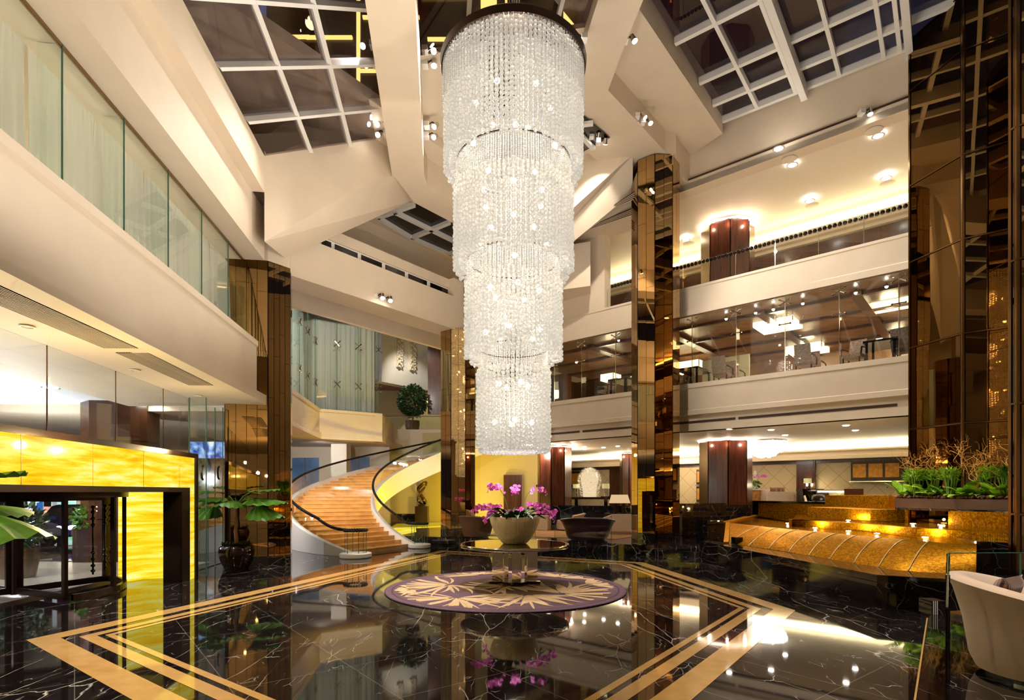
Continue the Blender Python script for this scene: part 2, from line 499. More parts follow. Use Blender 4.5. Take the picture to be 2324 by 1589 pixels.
# upper left glazing: panes between glass fins
fin_px = [140, 280.5, 381, 457, 517, 556]
ts = [PC.tpx(p) for p in fin_px]
step = ts[1] - ts[0]
ts = [ts[0] - step * k for k in (4, 3, 2, 1)] + ts
w = bpy.data.objects.new('window_1', None); C.objects.link(w); w['kind'] = 'structure'
for a, b in zip(ts[:-1], ts[1:]):
    MB().slab([PC.pt(a + .01, 5.77), PC.pt(b - .01, 5.77), PC.pt(b - .01, 8.0), PC.pt(a + .01, 8.0)], PC.n * -.015).build('pane', GGREEN, w)
for a in ts[:-1]:
    mb = MB(); mb.slab([PC.pt(a, 5.77, -.02), PC.pt(a, 8.0, -.02), PC.pt(a, 8.0, -.30), PC.pt(a, 5.77, -.30)], PC.d * .018)
    mb.build('glass_fin', GGREEN, w)
    MB().box((*PC.pt(a, 6.885, .006).xy, 6.885), (.02, .012, 2.2), AZ0).build('edge_strip', GEDGE, w)
MB().sweep([PC.pt(ts[0]), PC.pt(ts[-1])], [(-.03, 7.95), (.01, 7.95), (.01, 8.0), (-.03, 8.0)]).build('top_rail', GOLDJ, w)
mb = MB(); mb.slab([PL.pt(t0, 5.6, -.4), PL.pt(.5, 5.6, -.4), PL.pt(.5, 5.6, -5), PL.pt(t0, 5.6, -5)], (0, 0, -.1))
mb.slab([PL.pt(t0, 5.6, -5), PL.pt(.5, 5.6, -5), PL.pt(.5, 8.2, -5), PL.pt(t0, 8.2, -5)], PL.n * -.1)
struct('wall_left_room', mb, WARMW)
m = MB()
m.sweep([BF1.pt(t0), BF1.pt(0)], [(-5, 8.0), (0, 8.0), (0, 9.3), (-5, 9.3)])
m.sweep([BF2.pt(t0), BF2.pt(0)], [(-1.2, 9.27), (0, 9.27), (0, 10.15), (-1.2, 10.15)])
struct('wall_left_beams', m, CREAM)

# ---- sloping skylight on the left
TS = math.tan(rad(41))
sR = (CBL.o - BF2.o).dot(BF2.n)
def sk(t, s_):                                # point of the glass slope
    return BF2.pt(t, 10.15 + TS * s_, s_)
def tcut(s_):                                 # where the slope meets the transverse beam (45 degrees)
    return s_
mul = [0.0]
for px, py in ((700, 340), (790, 326)):
    p = PT.hit(px, py); mul.append((p - BF2.o).dot(BF2.n))
mul.append(sR)
tr = [BF2.tpx(p) for p in (555, 490)]; dt = tr[1] - tr[0]
tr = tr + [tr[1] + dt * k for k in range(1, 9)]
w = bpy.data.objects.new('window_2', None); C.objects.link(w); w['kind'] = 'structure'
MB().face([sk(t0, 0), sk(tcut(0), 0), sk(tcut(sR), sR), sk(t0, sR)]).build('pane', GDARK, w)
mb = MB()
upn = Vector((-BF2.n.x * sin(rad(41)), -BF2.n.y * sin(rad(41)), cos(rad(41))))
for s_ in mul[1:-1]:
    a, b = sk(t0, s_), sk(tcut(s_), s_)
    mb.slab([a - BF2.n * .05 - upn * .12, b - BF2.n * .05 - upn * .12, b + BF2.n * .05 - upn * .12, a + BF2.n * .05 - upn * .12], upn * .2)
for t in tr:
    q = BF2.d * .05
    a, b = sk(t, 0), sk(t + sR, sR)
    mb.slab([a - q - upn * .14, b - q - upn * .14, b + q - upn * .14, a + q - upn * .14], upn * .2)
mb.build('frame', WHITE, w)

# ---- transverse rising beam, node and ring
PB = PF.sh(.2)
a1, a2, a3 = PT.hit(600, 548), PT.hit(845, 410), PT.hit(890, 400)
b1, b2 = PB.hit(648, 587), PB.hit(935, 457)
N = G(970, 420, 11.4)
m = MB()
m.face([PT.hit(600, 350), PT.hit(853, 312), PT.hit(893, 306), a3, a2, a1])
m.face([a1, a2, b2, b1]); m.face([a2, a3, N, b2])
m.face([b1, b2, b2 + V(0, 0, 3), b1 + V(0, 0, 3)])
m.face([a1, b1, b1 + V(0, 0, 2.2), a1 + V(0, 0, 2.2)])
# central beam running towards us
cb = [CBL.pt(-20), CBL.pt(0), CBL.pt(1.2)]
m.sweep([CBL.pt(-22), CBL.pt(0)], [(0, 11.4), (.95, 11.4), (.95, 12.5), (0, 12.62)])
m.prism([CBL.pt(-.2).xy, CBR.pt(-.2).xy, N.xy, G(940, 460, 11.4).xy], 11.405, 13.3)
# ring beam beyond the node
q1, q2, q3, q4 = G(970, 420, 11.4), G(1035, 455, 11.4), G(1034, 506, 11.4), G(940, 460, 11.4)
e = adir(AZ1) * 4.0
m.slab([q1, q2 + e, q3 + e, q4], (0, 0, 2.0))
struct('ceiling_beam_frame', m, CREAM)

# fascia wall between the two nearer mirrored columns, with a row of slit windows
tl, trr = PF.tpx(652), PF.tpx(1052)
m = MB()
slits = [(729, 751), (759, 811), (819, 866), (874, 918), (926, 968), (976, 1026)]
prof = lambda z0, z1, o0=-1.0, o1=0: [(o0, z0), (o1, z0), (o1, z1), (o0, z1)]
m.sweep([PF.pt(tl - .6), PF.pt(trr)], prof(8.05, 9.26))
m.sweep([PF.pt(PF.tpx(1030)), PF.pt(trr)], prof(9.26, 9.95))
m.sweep([PF.pt(tl - .6), PF.pt(PF.tpx(727))], prof(9.26, 9.95))
m.sweep([PF.pt(tl - .6), PF.pt(trr)], prof(9.62, 9.95, -2.8, -.25))
m.sweep([PF.pt(tl - .6), PF.pt(trr)], prof(9.2, 9.9, -.65, -.38))
struct('wall_fascia', m, CREAM)
w = bpy.data.objects.new('window_3', None); C.objects.link(w); w['kind'] = 'structure'
pf2 = PF.sh(-.33)
for a, b in slits:
    MB().slab([pf2.at(a, 9.3), pf2.at(b, 9.3), pf2.at(b, 9.58), pf2.at(a, 9.58)], PF.n * .02).build('pane', BLACK, w)
mb = MB(); mb.sweep([pf2.pt(pf2.tpx(727)), pf2.pt(pf2.tpx(1030))], [(-.02, 9.26), (.01, 9.26), (.01, 9.64), (-.02, 9.64)])
mb.build('frame', WHITE, w)
m = MB()
m.sweep([PW.pt(-3), PW.pt(12)], prof(8.2, 13.2, -.2, 0))
m.sweep([PF.pt(-4), PF.pt(11)], prof(12.22, 12.5, -2.8, 2.6))
struct('wall_clerestory', m, CREAM)
w = bpy.data.objects.new('window_4', None); C.objects.link(w); w['kind'] = 'structure'
z4 = 12.2
pa, pb_, pc, pd, pe = [G(x, y, z4) for x, y in ((857, 489), (934, 536), (1100, 608), (1100, 530), (940, 460))]
MB().slab([pa, pb_, pc, pd, pe], (0, 0, -.01)).build('pane', BLACK, w)
mb = MB()
def bar(mb, a, b, wd, h, z=None):
    a, b = Vector(a), Vector(b); d = (b - a); d.z = 0; d.normalize(); n_ = Vector((d.y, -d.x, 0)) * wd / 2
    mb.slab([a - n_, b - n_, b + n_, a + n_], (0, 0, -h))
for p, q in (((857, 489), (934, 536)), ((934, 536), (1100, 608)), ((857, 489), (940, 460)), ((895, 476), (1085, 570)), ((934, 536), (1020, 500)), ((1020, 573), (1100, 540))):
    bar(mb, G(*p, z4), G(*q, z4), .16, .14)
mb.build('frame', WHITE, w)

# ---- central skylight over the chandelier
w = bpy.data.objects.new('window_5', None); C.objects.link(w); w['kind'] = 'structure'
def cs(u, Y):
    xl = CBR.o.x + (Y - CBR.o.y) * -.1263; xr = RBL.o.x + (Y - RBL.o.y) * -.1263
    return Vector((xl + (xr - xl) * u, Y + .5 * u, 12.45 + 1.1 * u))
MB().face([cs(0, -5), cs(1, -5), cs(1, 13.5), cs(0, 13.5)]).build('pane', GDARK, w)
mb = MB()
for u in (.27, .53, .79):
    mb.slab([cs(u - .012, -5), cs(u - .012, 13.5), cs(u + .012, 13.5), cs(u + .012, -5)], (0, 0, -.16))
for Y in (-3, -.6, 1.8, 4.2, 6.6, 9.0, 11.6):
    mb.slab([cs(0, Y - .05), cs(1, Y - .05), cs(1, Y + .05), cs(0, Y + .05)], (0, 0, -.14))
mb.build('frame', WHITE, w)
m = MB()
A, B_ = cs(0, 13.5), cs(1, 13.5)
m.slab([A, B_, V(2.6, 17.5, 13.6), V(3.2, 19.0, 13.6), V(1.0, 22.0, 13.4), V(-1.0, 19.2, 13.2), q1 + V(0, 0, 1.9), CBR.pt(0, 12.4)], (0, 0, .12))
# right beam: node to right-hand column
r1, r2, r3, r4 = G(1361, 0, 13.2), G(1465, 0, 13.2), G(1380, 205, 13.2), G(1312, 143, 13.2)
m.sweep([RBL.pt(-20), RBL.pt((Vector((2.68, 15.72, 0)) - RBL.o).dot(RBL.d))], [(0, 13.2), (1.02, 13.2), (1.02, 14.9), (0, 14.1)])
RK = [V(4.71, 18.67, 0), V(5.33, 18.7, 0), V(5.69, 19.1, 0), V(4.1, 19.6, 0)]
m.slab([G(1380, 205, 13.23), G(1510, 345, 13.23), V(5.45, 18.75, 13.23), V(5.6, 19.5, 13.23), V(4.2, 20.0, 13.23), V(3.3, 19.6, 13.23), V(1.6, 17.6, 13.23), RBL.pt(-.6, 13.23), RBR.pt(-1.4, 13.23)], (0, 0, 1.6))
# stub beam from the column towards the facade
d1 = adir(AZ1); c0 = V(5.33, 18.7, 0)
nl = V(-d1.y, d1.x, 0)
m.prism([c0, c0 + d1 * 2.78, c0 + d1 * 2.78 + nl * 1.8, c0 + nl * 1.5], 12.86, 14.3)
# deep edge beam of the flat skylight
sA, sB = G(1470, 0, 14.5), G(1640, 266, 14.5)
dd = (sB - sA).normalized(); nn = V(-dd.y, dd.x, 0)
m.prism([sA - dd * 16, sB, sB + nn * 1.5 + dd * .6, sA - dd * 16 + nn * 1.5], 13.95, 15.0)
struct('ceiling_ring', m, CREAM)
# rising beam on the right, from the middle column up to the right-hand column
m = MB()
lo1, lo2 = P(1436, 437, 19.7), P(1100, 715, 21.5)
up1, up2 = P(1436, 352, 18.9), P(1402, 380, 18.9)
up3 = P(1100, 655, 20.3)
m.face([lo1, lo2, up3, up2, up1])
m.face([up1, up2, up3, up3 + V(0, 0, 4), up1 + V(0, 0, 1.2)])
m.face([lo1, lo2, lo2 + V(0, 0, 4), lo1 + V(0, 0, 1.2)])
struct('ceiling_rising_beam', m, CREAM)
w = bpy.data.objects.new('window_6', None); C.objects.link(w); w['kind'] = 'structure'
MB().slab([G(1290, 235, 13.15), G(1384, 313, 13.15), G(1290, 362, 13.15)], (0, 0, .02)).build('pane', BLACK, w)
mb = MB(); bar(mb, G(1292, 282, 13.14), G(1346, 276, 13.14), .14, .1); bar(mb, G(1306, 290, 13.14), G(1347, 334, 13.14), .14, .1)
mb.build('frame', WHITE, w)

# ---- flat skylight on the right
w = bpy.data.objects.new('window_7', None); C.objects.link(w); w['kind'] = 'structure'
e1, e2 = adir(AZ1), adir(AZM) * -1
o = V(sB.x, sB.y, 14.5)
def fs(a, b, z=14.5):
    p = o - e1 * a + e2 * b; return V(p.x, p.y, z)
MB().face([fs(0, 0), fs(0, 9), fs(16, 9), fs(16, 0)]).build('pane', GDARK, w)
mb = MB()
for a in (0, .99, 2.22, 4.13, 6.0, 7.9, 9.8, 11.7, 13.6):
    bar(mb, fs(a, 0, 14.52), fs(a, 9, 14.52), .13, .2)
for b in (1.1, 3.4, 4.5, 6.6, 8.0):
    bar(mb, fs(0, b, 14.52), fs(16, b, 14.52), .10, .22)
for b in (2.35, 5.0):
    bar(mb, fs(0, b - .12, 14.5), fs(16, b - .12, 14.5), .1, .22); bar(mb, fs(-.05, b + .1, 14.45), fs(16, b + .1, 14.45), .18, .42)
mb.build('frame', WHITE, w)

# ---- right facade: header, gallery and restaurant slabs, soffit
tA, tB = -9.6, 10.5
rp = lambda o0, z0, o1, z1: [(o0, z0), (o1, z0), (o1, z1), (o0, z1)]
m = MB()
path = [PR.pt(tB * 0 - 8), PR.pt(0)]
PRp = [PR.pt(-tB), PR.pt(-tA)]                 # from near right to far left
n_ = PR.n                                      # points away from the atrium
def fac(prof, t1=-tB, t2=-tA):
    m.sweep([PR.pt(t1), PR.pt(t2)], prof)
fac([(0, 12.62), (.5, 12.62), (.5, 14.6), (.16, 14.6), (.16, 12.98), (0, 12.98)], t2=2.6)
fac([(0, 8.2), (7.5, 8.2), (7.5, 9.0), (.45, 9.0), (.45, 9.2), (0, 9.2), (0, 9.12), (.03, 9.1), (.03, 8.42), (0, 8.40)], t2=9)
fac([(0, 4.70), (9, 4.70), (9, 5.66), (.3, 5.66), (.3, 5.8), (0, 5.8), (0, 5.64), (.03, 5.62), (.03, 4.88), (0, 4.86)], t2=9.2)
fac([(.12, 4.15), (.5, 4.15), (.5, 4.70), (.12, 4.70)], t2=9.2)
struct('wall_facade', m, CREAM)
m = MB()
fac_slot = lambda z0, z1, t1, t2, off: m.slab([PR.pt(t1, z0, off), PR.pt(t2, z0, off), PR.pt(t2, z1, off), PR.pt(t1, z1, off)], PR.n * -.012)
fac_slot(4.42, 4.50, -7.0, -2.6, .12); fac_slot(4.42, 4.50, -2.5, .5, .12); fac_slot(4.42, 4.50, .8, 3.6, .12); fac_slot(4.42, 4.50, 3.75, 7, .12)
fac_slot(12.93, 12.99, -9, 2.5, .0)
struct('trim_2', m, pbr('slot_dark', lin((62, 36, 24)), .6))
# solid wall of the facade left of the gallery opening
m = MB()
m.sweep([PR.pt(PR.tpx(1372)), PR.pt(9.0)], rp(.0, 9.2, .45, 13.2))
pj = PR.tpx(1340)
m.prism([P(1245, 600, 22.2), P(1340, 600, 21.6), P(1340, 600, 23), P(1245, 600, 24)], 9.9, 11.6)
m.slab([PR.pt(.4, 12.1, .45), PR.pt(4.6, 12.1, .45), PR.pt(4.6, 12.1, -1.3), PR.pt(.4, 12.1, -.75)], (0, 0, .5))
struct('wall_facade_pier', m, CREAM)
m = MB(); m.slab([PR.pt(-10.5, 12.63), PR.pt(6.5, 12.63), PR.pt(6.5, 12.75, 6.4), PR.pt(-10.5, 12.75, 6.4)], (0, 0, .2))
struct('ceiling_gallery', m, CREAM2)
m = MB()
m.sweep([PR.pt(-10.5), PR.pt(6.5)], [(5.95, 8.9), (6.5, 8.9), (6.5, 12.9), (6.4, 12.9), (6.4, 12.42), (5.6, 12.42), (5.6, 12.3), (5.7, 12.24), (5.7, 12.16), (5.82, 12.1), (5.82, 11.98), (5.95, 11.94)])
struct('wall_gallery_cornice', m, CREAM2)
m = MB(); m.slab([PR.pt(-10.5, 9.0, 5.93), PR.pt(6.5, 9.0, 5.93), PR.pt(6.5, 11.92, 5.93), PR.pt(-10.5, 11.92, 5.93)], PR.n * -.03)
struct('wall_gallery_back', m, WOODD)
m = MB()
for t in (-9.3, -7.4, -5.2, -3.0, -.8):
    m.slab([PR.pt(t, 9.0, 5.85), PR.pt(t + .35, 9.0, 5.85), PR.pt(t + .35, 10.7, 5.85), PR.pt(t, 10.7, 5.85)], PR.n * .03)
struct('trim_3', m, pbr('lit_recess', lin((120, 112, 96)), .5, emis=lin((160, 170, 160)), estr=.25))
m = MB(); m.slab([PR.pt(-10.5, 12.44, 5.75), PR.pt(6.5, 12.44, 5.75), PR.pt(6.5, 12.44, 6.3), PR.pt(-10.5, 12.44, 6.3)], (0, 0, .02))
struct('trim_4', m, COVE)
# restaurant
m = MB(); m.slab([PR.pt(-10.5, 8.19, .05), PR.pt(8, 8.19, .05), PR.pt(8, 8.19, 9), PR.pt(-10.5, 8.19, 9)], (0, 0, -.03))
struct('ceiling_restaurant', m, WOODC)
m = MB()
for off in (1.1, 3.1, 5.1, 7.1):
    m.slab([PR.pt(-10.5, 8.16, off), PR.pt(8, 8.16, off), PR.pt(8, 8.16, off + .16), PR.pt(-10.5, 8.16, off + .16)], (0, 0, -.1))
for t in (-9, -6.0, -3.2, .2, 3.6):
    m.slab([PR.pt(t, 8.16, .9), PR.pt(t + .3, 8.16, .9), PR.pt(t + .3, 8.16, 9), PR.pt(t, 8.16, 9)], (0, 0, -.14))
struct('trim_5', m, WOODD)
m = MB(); m.sweep([PR.pt(-10.5), PR.pt(8)], rp(8.9, 5.6, 9.1, 8.2))
struct('wall_restaurant', m, WOODC)
# lounge and reception ceilings, back wall
m = MB(); m.slab([PR.pt(-12, 4.15, .2), PR.pt(11, 4.15, .2), PR.pt(11, 4.15, 8.6), PR.pt(-12, 4.15, 8.6)], (0, 0, .3))
struct('ceiling_lounge', m, CREAM2)
m = MB()
m.sweep([PR.pt(-12), PR.pt(11)], [(8.7, 3.45), (9.6, 3.45), (9.6, 4.5), (9.4, 4.5), (9.4, 3.86), (8.7, 3.86), (8.7, 3.8), (8.82, 3.74), (8.82, 3.62), (8.7, 3.6)])
struct('wall_reception_cornice', m, CREAM2)
m = MB(); m.slab([PR.pt(-12, 3.93, 8.75), PR.pt(11, 3.93, 8.75), PR.pt(11, 3.93, 9.3), PR.pt(-12, 3.93, 9.3)], (0, 0, .02))
struct('trim_6', m, COVE)
def quilt():
    mt, nt, out = newmat('quilted_wallcover')
    tc = nd(nt, 'ShaderNodeTexCoord'); mp = nd(nt, 'ShaderNodeMapping'); mp.inputs['Rotation'].default_value = (0, 0, rad(41)); nt.links.new(tc.outputs['Object'], mp.inputs[0])
    sp = nd(nt, 'ShaderNodeSeparateXYZ'); nt.links.new(mp.outputs[0], sp.inputs[0])
    outs = []
    for sg in (1, -1):
        mu = nd(nt, 'ShaderNodeMath', operation='MULTIPLY'); nt.links.new(sp.outputs[2], mu.inputs[0]); mu.inputs[1].default_value = sg
        ad = nd(nt, 'ShaderNodeMath', operation='ADD'); nt.links.new(sp.outputs[0], ad.inputs[0]); nt.links.new(mu.outputs[0], ad.inputs[1])
        fr = nd(nt, 'ShaderNodeMath', operation='FRACT')
        s2 = nd(nt, 'ShaderNodeMath', operation='MULTIPLY'); nt.links.new(ad.outputs[0], s2.inputs[0]); s2.inputs[1].default_value = 1.1
        nt.links.new(s2.outputs[0], fr.inputs[0])
        lt = nd(nt, 'ShaderNodeMath', operation='LESS_THAN'); nt.links.new(fr.outputs[0], lt.inputs[0]); lt.inputs[1].default_value = .035
        outs.append(lt.outputs[0])
    mx = nd(nt, 'ShaderNodeMath', operation='MAXIMUM'); nt.links.new(outs[0], mx.inputs[0]); nt.links.new(outs[1], mx.inputs[1])
    c = nd(nt, 'ShaderNodeMixRGB'); nt.links.new(mx.outputs[0], c.inputs[0]); c.inputs[1].default_value = (*lin((214, 194, 152)), 1); c.inputs[2].default_value = (*lin((176, 152, 108)), 1)
    b = nd(nt, 'ShaderNodeBsdfPrincipled'); b.inputs['Roughness'].default_value = .55; nt.links.new(c.outputs[0], b.inputs['Base Color']); nt.links.new(b.outputs[0], out.inputs[0])
    return mt
QUILT = quilt()
m = MB(); m.sweep([PR.pt(-12), PR.pt(11)], rp(9.3, 0, 9.5, 3.45))
struct('wall_reception', m, QUILT)
m = MB(); m.sweep([PR.pt(-12), PR.pt(11)], rp(9.24, 3.3, 9.3, 3.46))
struct('trim_7', m, WOODD)

# ---- raised floors of lounge (0.33) and reception (1.08), steps between
m = MB()
lounge = [G(900, 1216, .33), V(-2.65, 20.96, 0), V(2.88, 18.6, 0), G(1453, 1237.7, .33), G(1463, 1235.7, .33), G(1590, 1241, .33), V(7.5, 19.0, 0), V(12, 22, 0), V(12, 40, 0), V(-7, 40, 0), V(-4.0, 23.6, 0)]
m.prism([(p.x, p.y) for p in lounge], 0, .33)
s1, s2 = G(1453.7, 1248, .165), G(1600, 1254, .165)
m.prism([(s1.x, s1.y), (s2.x, s2.y), (s2.x + .25, s2.y + .7), (s1.x + .2, s1.y + .6)], 0, .165)
struct('floor_lounge', m, MARB)
m = MB(); m.prism([(p.x, p.y) for p in (V(-1.2, 21.6, 0), V(3.6, 19.9, 0), V(6.5, 23.4, 0), V(2.6, 27.4, 0), V(.2, 25, 0))], .33, .342)
struct('floor_lounge_carpet', m, CARPET)
m = MB()
up = [G(1563, 1168, 1.08), G(1690, 1166, 1.08), V(12.2, 19.5, 0), V(16, 19.5, 0), V(22, 30, 0), V(14, 38, 0), V(-5, 38, 0), V(1.0, 30.0, 0), V(5.2, 26.2, 0)]
m.prism([(p.x, p.y) for p in up], .3, 1.08)
for k in range(4):
    z = .93 - .15 * k
    a = G(1564, 1168 + 9.6 * (k + 1), z); b = G(1640, 1168 + 9.6 * (k + 1) + .5, z)
    m.prism([(a.x, a.y), (b.x, b.y), (b.x + .4, b.y + 3), (a.x + .2, a.y + 3)], .3, z)
struct('floor_reception', m, MARB)

# ---- walls that close the hall behind the stair, behind the camera and on the right
m = MB()
m.slab([V(-24, 33.5, 0), V(-1.6, 36.5, 0), V(-1.6, 36.5, 14), V(-24, 33.5, 14)], (0, .2, 0))
m.slab([V(-1.7, 30.2, 0), V(1.35, 29.6, 0), V(1.35, 29.6, 4.3), V(-1.7, 30.2, 4.3)], (0, .2, 0))
m.slab([V(-5.0, 31.6, 0), V(-1.6, 30.2, 0), V(-1.6, 30.2, 5.3), V(-5.0, 31.6, 5.3)], (0, .2, 0))
struct('wall_far', m, WARMW)
m = MB(); m.slab([V(-9.3, -8, 0), V(24, -8, 0), V(24, -8, 15), V(-9.3, -8, 15)], (0, -.2, 0))
struct('wall_behind', m, CREAM)
m = MB(); m.slab([V(17, -8, 0), V(17, 14, 0), V(17, 14, 15), V(17, -8, 15)], (.2, 0, 0))
struct('wall_right', m, CREAM)
# ================================================================== MIRROR-CLAD COLUMNS
def octagon(cx, cy, r, az=AZ0):
    return [Vector((cx + r * sin(rad(az + 22.5 + 45 * k)), cy + r * cos(rad(az + 22.5 + 45 * k)), 0)) for k in range(8)]

def clad(mb, a, b, z0, z1, ncol, rows, off, tilt=.0035, gap=.006):
    """staggered mirror panes over the facet a-b (outside on the side of off)"""
    a, b = Vector(a), Vector(b); d = (b - a); L = d.length; d.normalize()
    for i in range(ncol):
        u0, u1 = L * i / ncol + gap, L * (i + 1) / ncol - gap
        zs = [z0]
        hh = (z1 - z0) / rows; ph = R.random() * .6 + .2
        for k in range(rows):
            q = z0 + hh * (k + ph)
            if q < z1 - .1: zs.append(q)
        zs.append(z1)
        for k in range(len(zs) - 1):
            t1, t2 = R.uniform(-tilt, tilt), R.uniform(-tilt, tilt)
            w, h = (u1 - u0) / 2, (zs[k + 1] - zs[k]) / 2 - gap * .6
            c = a + d * ((u0 + u1) / 2) + off * .022; c.z = (zs[k] + zs[k + 1]) / 2
            pts = []
            for su, sz in ((-1, -1), (1, -1), (1, 1), (-1, 1)):
                pts.append(c + d * (su * w) + Vector((0, 0, sz * h)) + off * (t1 * su * w + t2 * sz * h * .3))
            mb.face(pts)

def column(label, poly, z0, zp, z1, cols, rows, mat=None, name='mirrored_column', skip=()):
    mat = mat or BRONZE
    cx = sum(p.x for p in poly) / len(poly); cy = sum(p.y for p in poly) / len(poly)
    t = thing(name, label, 'column', (cx, cy, z0), 'mirror-clad columns of the hall'); t['kind'] = 'thing'
    MB().prism([(p.x, p.y) for p in poly], zp, z1).build('core', DARKM, t)
    pl = [Vector((cx, cy, 0)) + (p - Vector((cx, cy, 0))) * 1.03 for p in poly]
    MB().prism([(p.x, p.y) for p in pl], z0, zp).build('plinth', MARB2, t)
    mb = MB()
    for i in range(len(poly)):
        if i in skip: continue
        a, b = poly[i], poly[(i + 1) % len(poly)]
        d = (b - a).normalized(); off = Vector((d.y, -d.x, 0))
        if off.dot((a + b) / 2 - Vector((cx, cy, 0))) < 0: off = -off
        clad(mb, a, b, zp + .01, z1 - .01, cols, rows, off)
    mb.build('mirror_cladding', mat, t)
    return t

column('tall bronze mirrored octagonal column beside the lounge steps', octagon(4.93, 19.4, .784), .33, .62, 13.18, 2, 7)
column('bronze mirrored column by the curved staircase, reflecting the chandelier', octagon(-2.08, 21.6, .68), .33, .6, 8.1, 2, 5)
pA = P(511, 1117, 14.72); pB = P(608, 1117, 14.97); pC = P(658, 1117, 15.47)
poly = [V(pA.x, pA.y, 0), V(pB.x, pB.y, 0), V(pC.x, pC.y, 0), V(pC.x - .2, pC.y + .6, 0), V(pA.x + .1, pC.y + .9, 0), V(pA.x - .1, pA.y + .3, 0)]
column('bronze mirrored column at the end of the street glazing, reflecting yellow onyx', poly, 0, .28, 8.14, 4, 5)
MB().prism([(p.x, p.y) for p in poly], 8.14, 9.6).build('wall_column_head', CREAM)['kind'] = 'structure'
# big mirrored pier behind the fountain and the pier at the right edge
c1, c2, c3 = V(10.95, 15.5, 0), V(11.245, 14.06, 0), V(11.96, 13.50, 0)
poly = [c1, c2, c3, V(13.6, 13.6, 0), V(13.6, 15.6, 0)]
def pier(label, poly, z0, z1, faces, zs, mat, trim=True):
    cx = sum(p.x for p in poly) / len(poly); cy = sum(p.y for p in poly) / len(poly)
    t = thing('mirrored_pier', label, 'column', (cx, cy, z0), 'mirror-clad columns of the hall'); t['kind'] = 'thing'
    MB().prism([(p.x, p.y) for p in poly], z0, z1).build('core', DARKM, t)
    mb, tr = MB(), MB()
    for i in faces:
        a, b = poly[i], poly[(i + 1) % len(poly)]; d = (b - a).normalized(); off = Vector((d.y, -d.x, 0))
        if off.dot((a + b) / 2 - Vector((cx, cy, 0))) < 0: off = -off
        L = (b - a).length
        for k in range(len(zs) - 1):
            t1, t2 = R.uniform(-.002, .002), R.uniform(-.002, .002)
            c = (a + b) / 2 + off * .03; c.z = (zs[k] + zs[k + 1]) / 2; w, h = L / 2 - .05, (zs[k + 1] - zs[k]) / 2 - .03
            mb.face([c + d * (su * w) + Vector((0, 0, sz * h)) + off * (t1 * su * w + t2 * sz * h * .3) for su, sz in ((-1, -1), (1, -1), (1, 1), (-1, 1))])
            tr.box((*((a + b) / 2 + off * .025).xy, zs[k + 1]), (L, .05, .035), math.degrees(math.atan2(d.x, d.y)) - 90)
        for q in (a, b):
            tr.box((*(q + off * .02).xy, (z0 + z1) / 2), (.05, .05, z1 - z0), math.degrees(math.atan2(d.x, d.y)))
    mb.build('mirror_pane', mat, t); tr.build('edge_trim', GOLDJ, t)
pier('broad smoked bronze mirror pier rising behind the planter', poly, .8, 14.4, (0, 1), [1.0, 3.72, 5.95, 8.3, 10.4, 13.0, 14.4], SMOKE)
e1_ = V(9.13, 10.3, 0); e2_ = V(9.14, 10.19, 0); e3_ = e2_ + adir(AZM) * -1.5
pier('slim smoked mirror pier cut by the right edge, beside the fountain end', [e1_, e2_, e3_, e3_ + V(.5, .9, 0), e1_ + V(1.02, .40, 0)], .1, 14.4, (0, 1, 4), [.34, 1.6, 3.6, 6.2, 8.6, 11.2, 14.4], BRONZE)

# ================================================================== CURVED STAIR
SCX, SCY, RI, RO = -1.52, 23.97, 4.35, 7.37
A0, DA, RISE, NST = 210.7, 4.6, .14, 40
def sp(r, az, z):
    return Vector((SCX + r * sin(rad(az)), SCY + r * cos(rad(az)), z))
def tz(az):                                   # height of the nosing line
    return RISE * (1 + (az - A0) / DA)
st = thing('curved_staircase', 'sweeping curved staircase with amber marble steps and black beaded handrails', 'staircase', sp((RI + RO) / 2, A0, 0))
for k in range(NST):
    a, b = A0 + DA * k, A0 + DA * (k + 1.15); z1 = RISE * (k + 1); z0 = max(0.001, z1 - .34)
    mb = MB(); n = 4
    ring = [sp(RI, a + (b - a) * i / n, 0) for i in range(n + 1)] + [sp(RO, b + (a - b) * i / n, 0) for i in range(n + 1)]
    mb.prism([(p.x, p.y) for p in ring], z0, z1 - .03)
    ring = [sp(RI, a - .28 + (b - a + .28) * i / n, 0) for i in range(n + 1)] + [sp(RO, b + (a - b - .28) * i / n, 0) for i in range(n + 1)]
    mb.prism([(p.x, p.y) for p in ring], z1 - .03, z1)
    mb.build('step', AMBER, st)
aE = A0 + DA * NST
def band(mb, ra, rb, a0, a1, top, bot, n=90):
    rows = []
    for i in range(n + 1):
        az = a0 + (a1 - a0) * i / n
        zt, zb = max(top(az), .1), max(bot(az), .005)
        rows.append(mb.vs([sp(ra, az, zb), sp(rb, az, zb), sp(rb, az, zt), sp(ra, az, zt)]))
    for i in range(n):
        for j in range(4):
            j2 = (j + 1) % 4
            mb.f.append((rows[i] + j, rows[i] + j2, rows[i + 1] + j2, rows[i + 1] + j)); mb.m.append(0)
    for r_ in (rows[0], rows[-1]):
        mb.f.append((r_, r_ + 1, r_ + 2, r_ + 3)); mb.m.append(0)
    return mb
band(MB(), RO, RO + .17, A0 - 3, aE, lambda a: tz(a) + .12, lambda a: tz(a) - .88).build('outer_stringer', STAIRW, st, smooth=30)
band(MB(), RI - .17, RI, A0 - 4, aE, lambda a: tz(a) + .12, lambda a: tz(a) - .80).build('inner_stringer', STAIRW, st, smooth=30)
mb = MB(); band(mb, RI, RO, A0 + 12, aE, lambda a: tz(a) - .36, lambda a: tz(a) - .46)
mb.build('soffit', STAIRW, st, smooth=30)
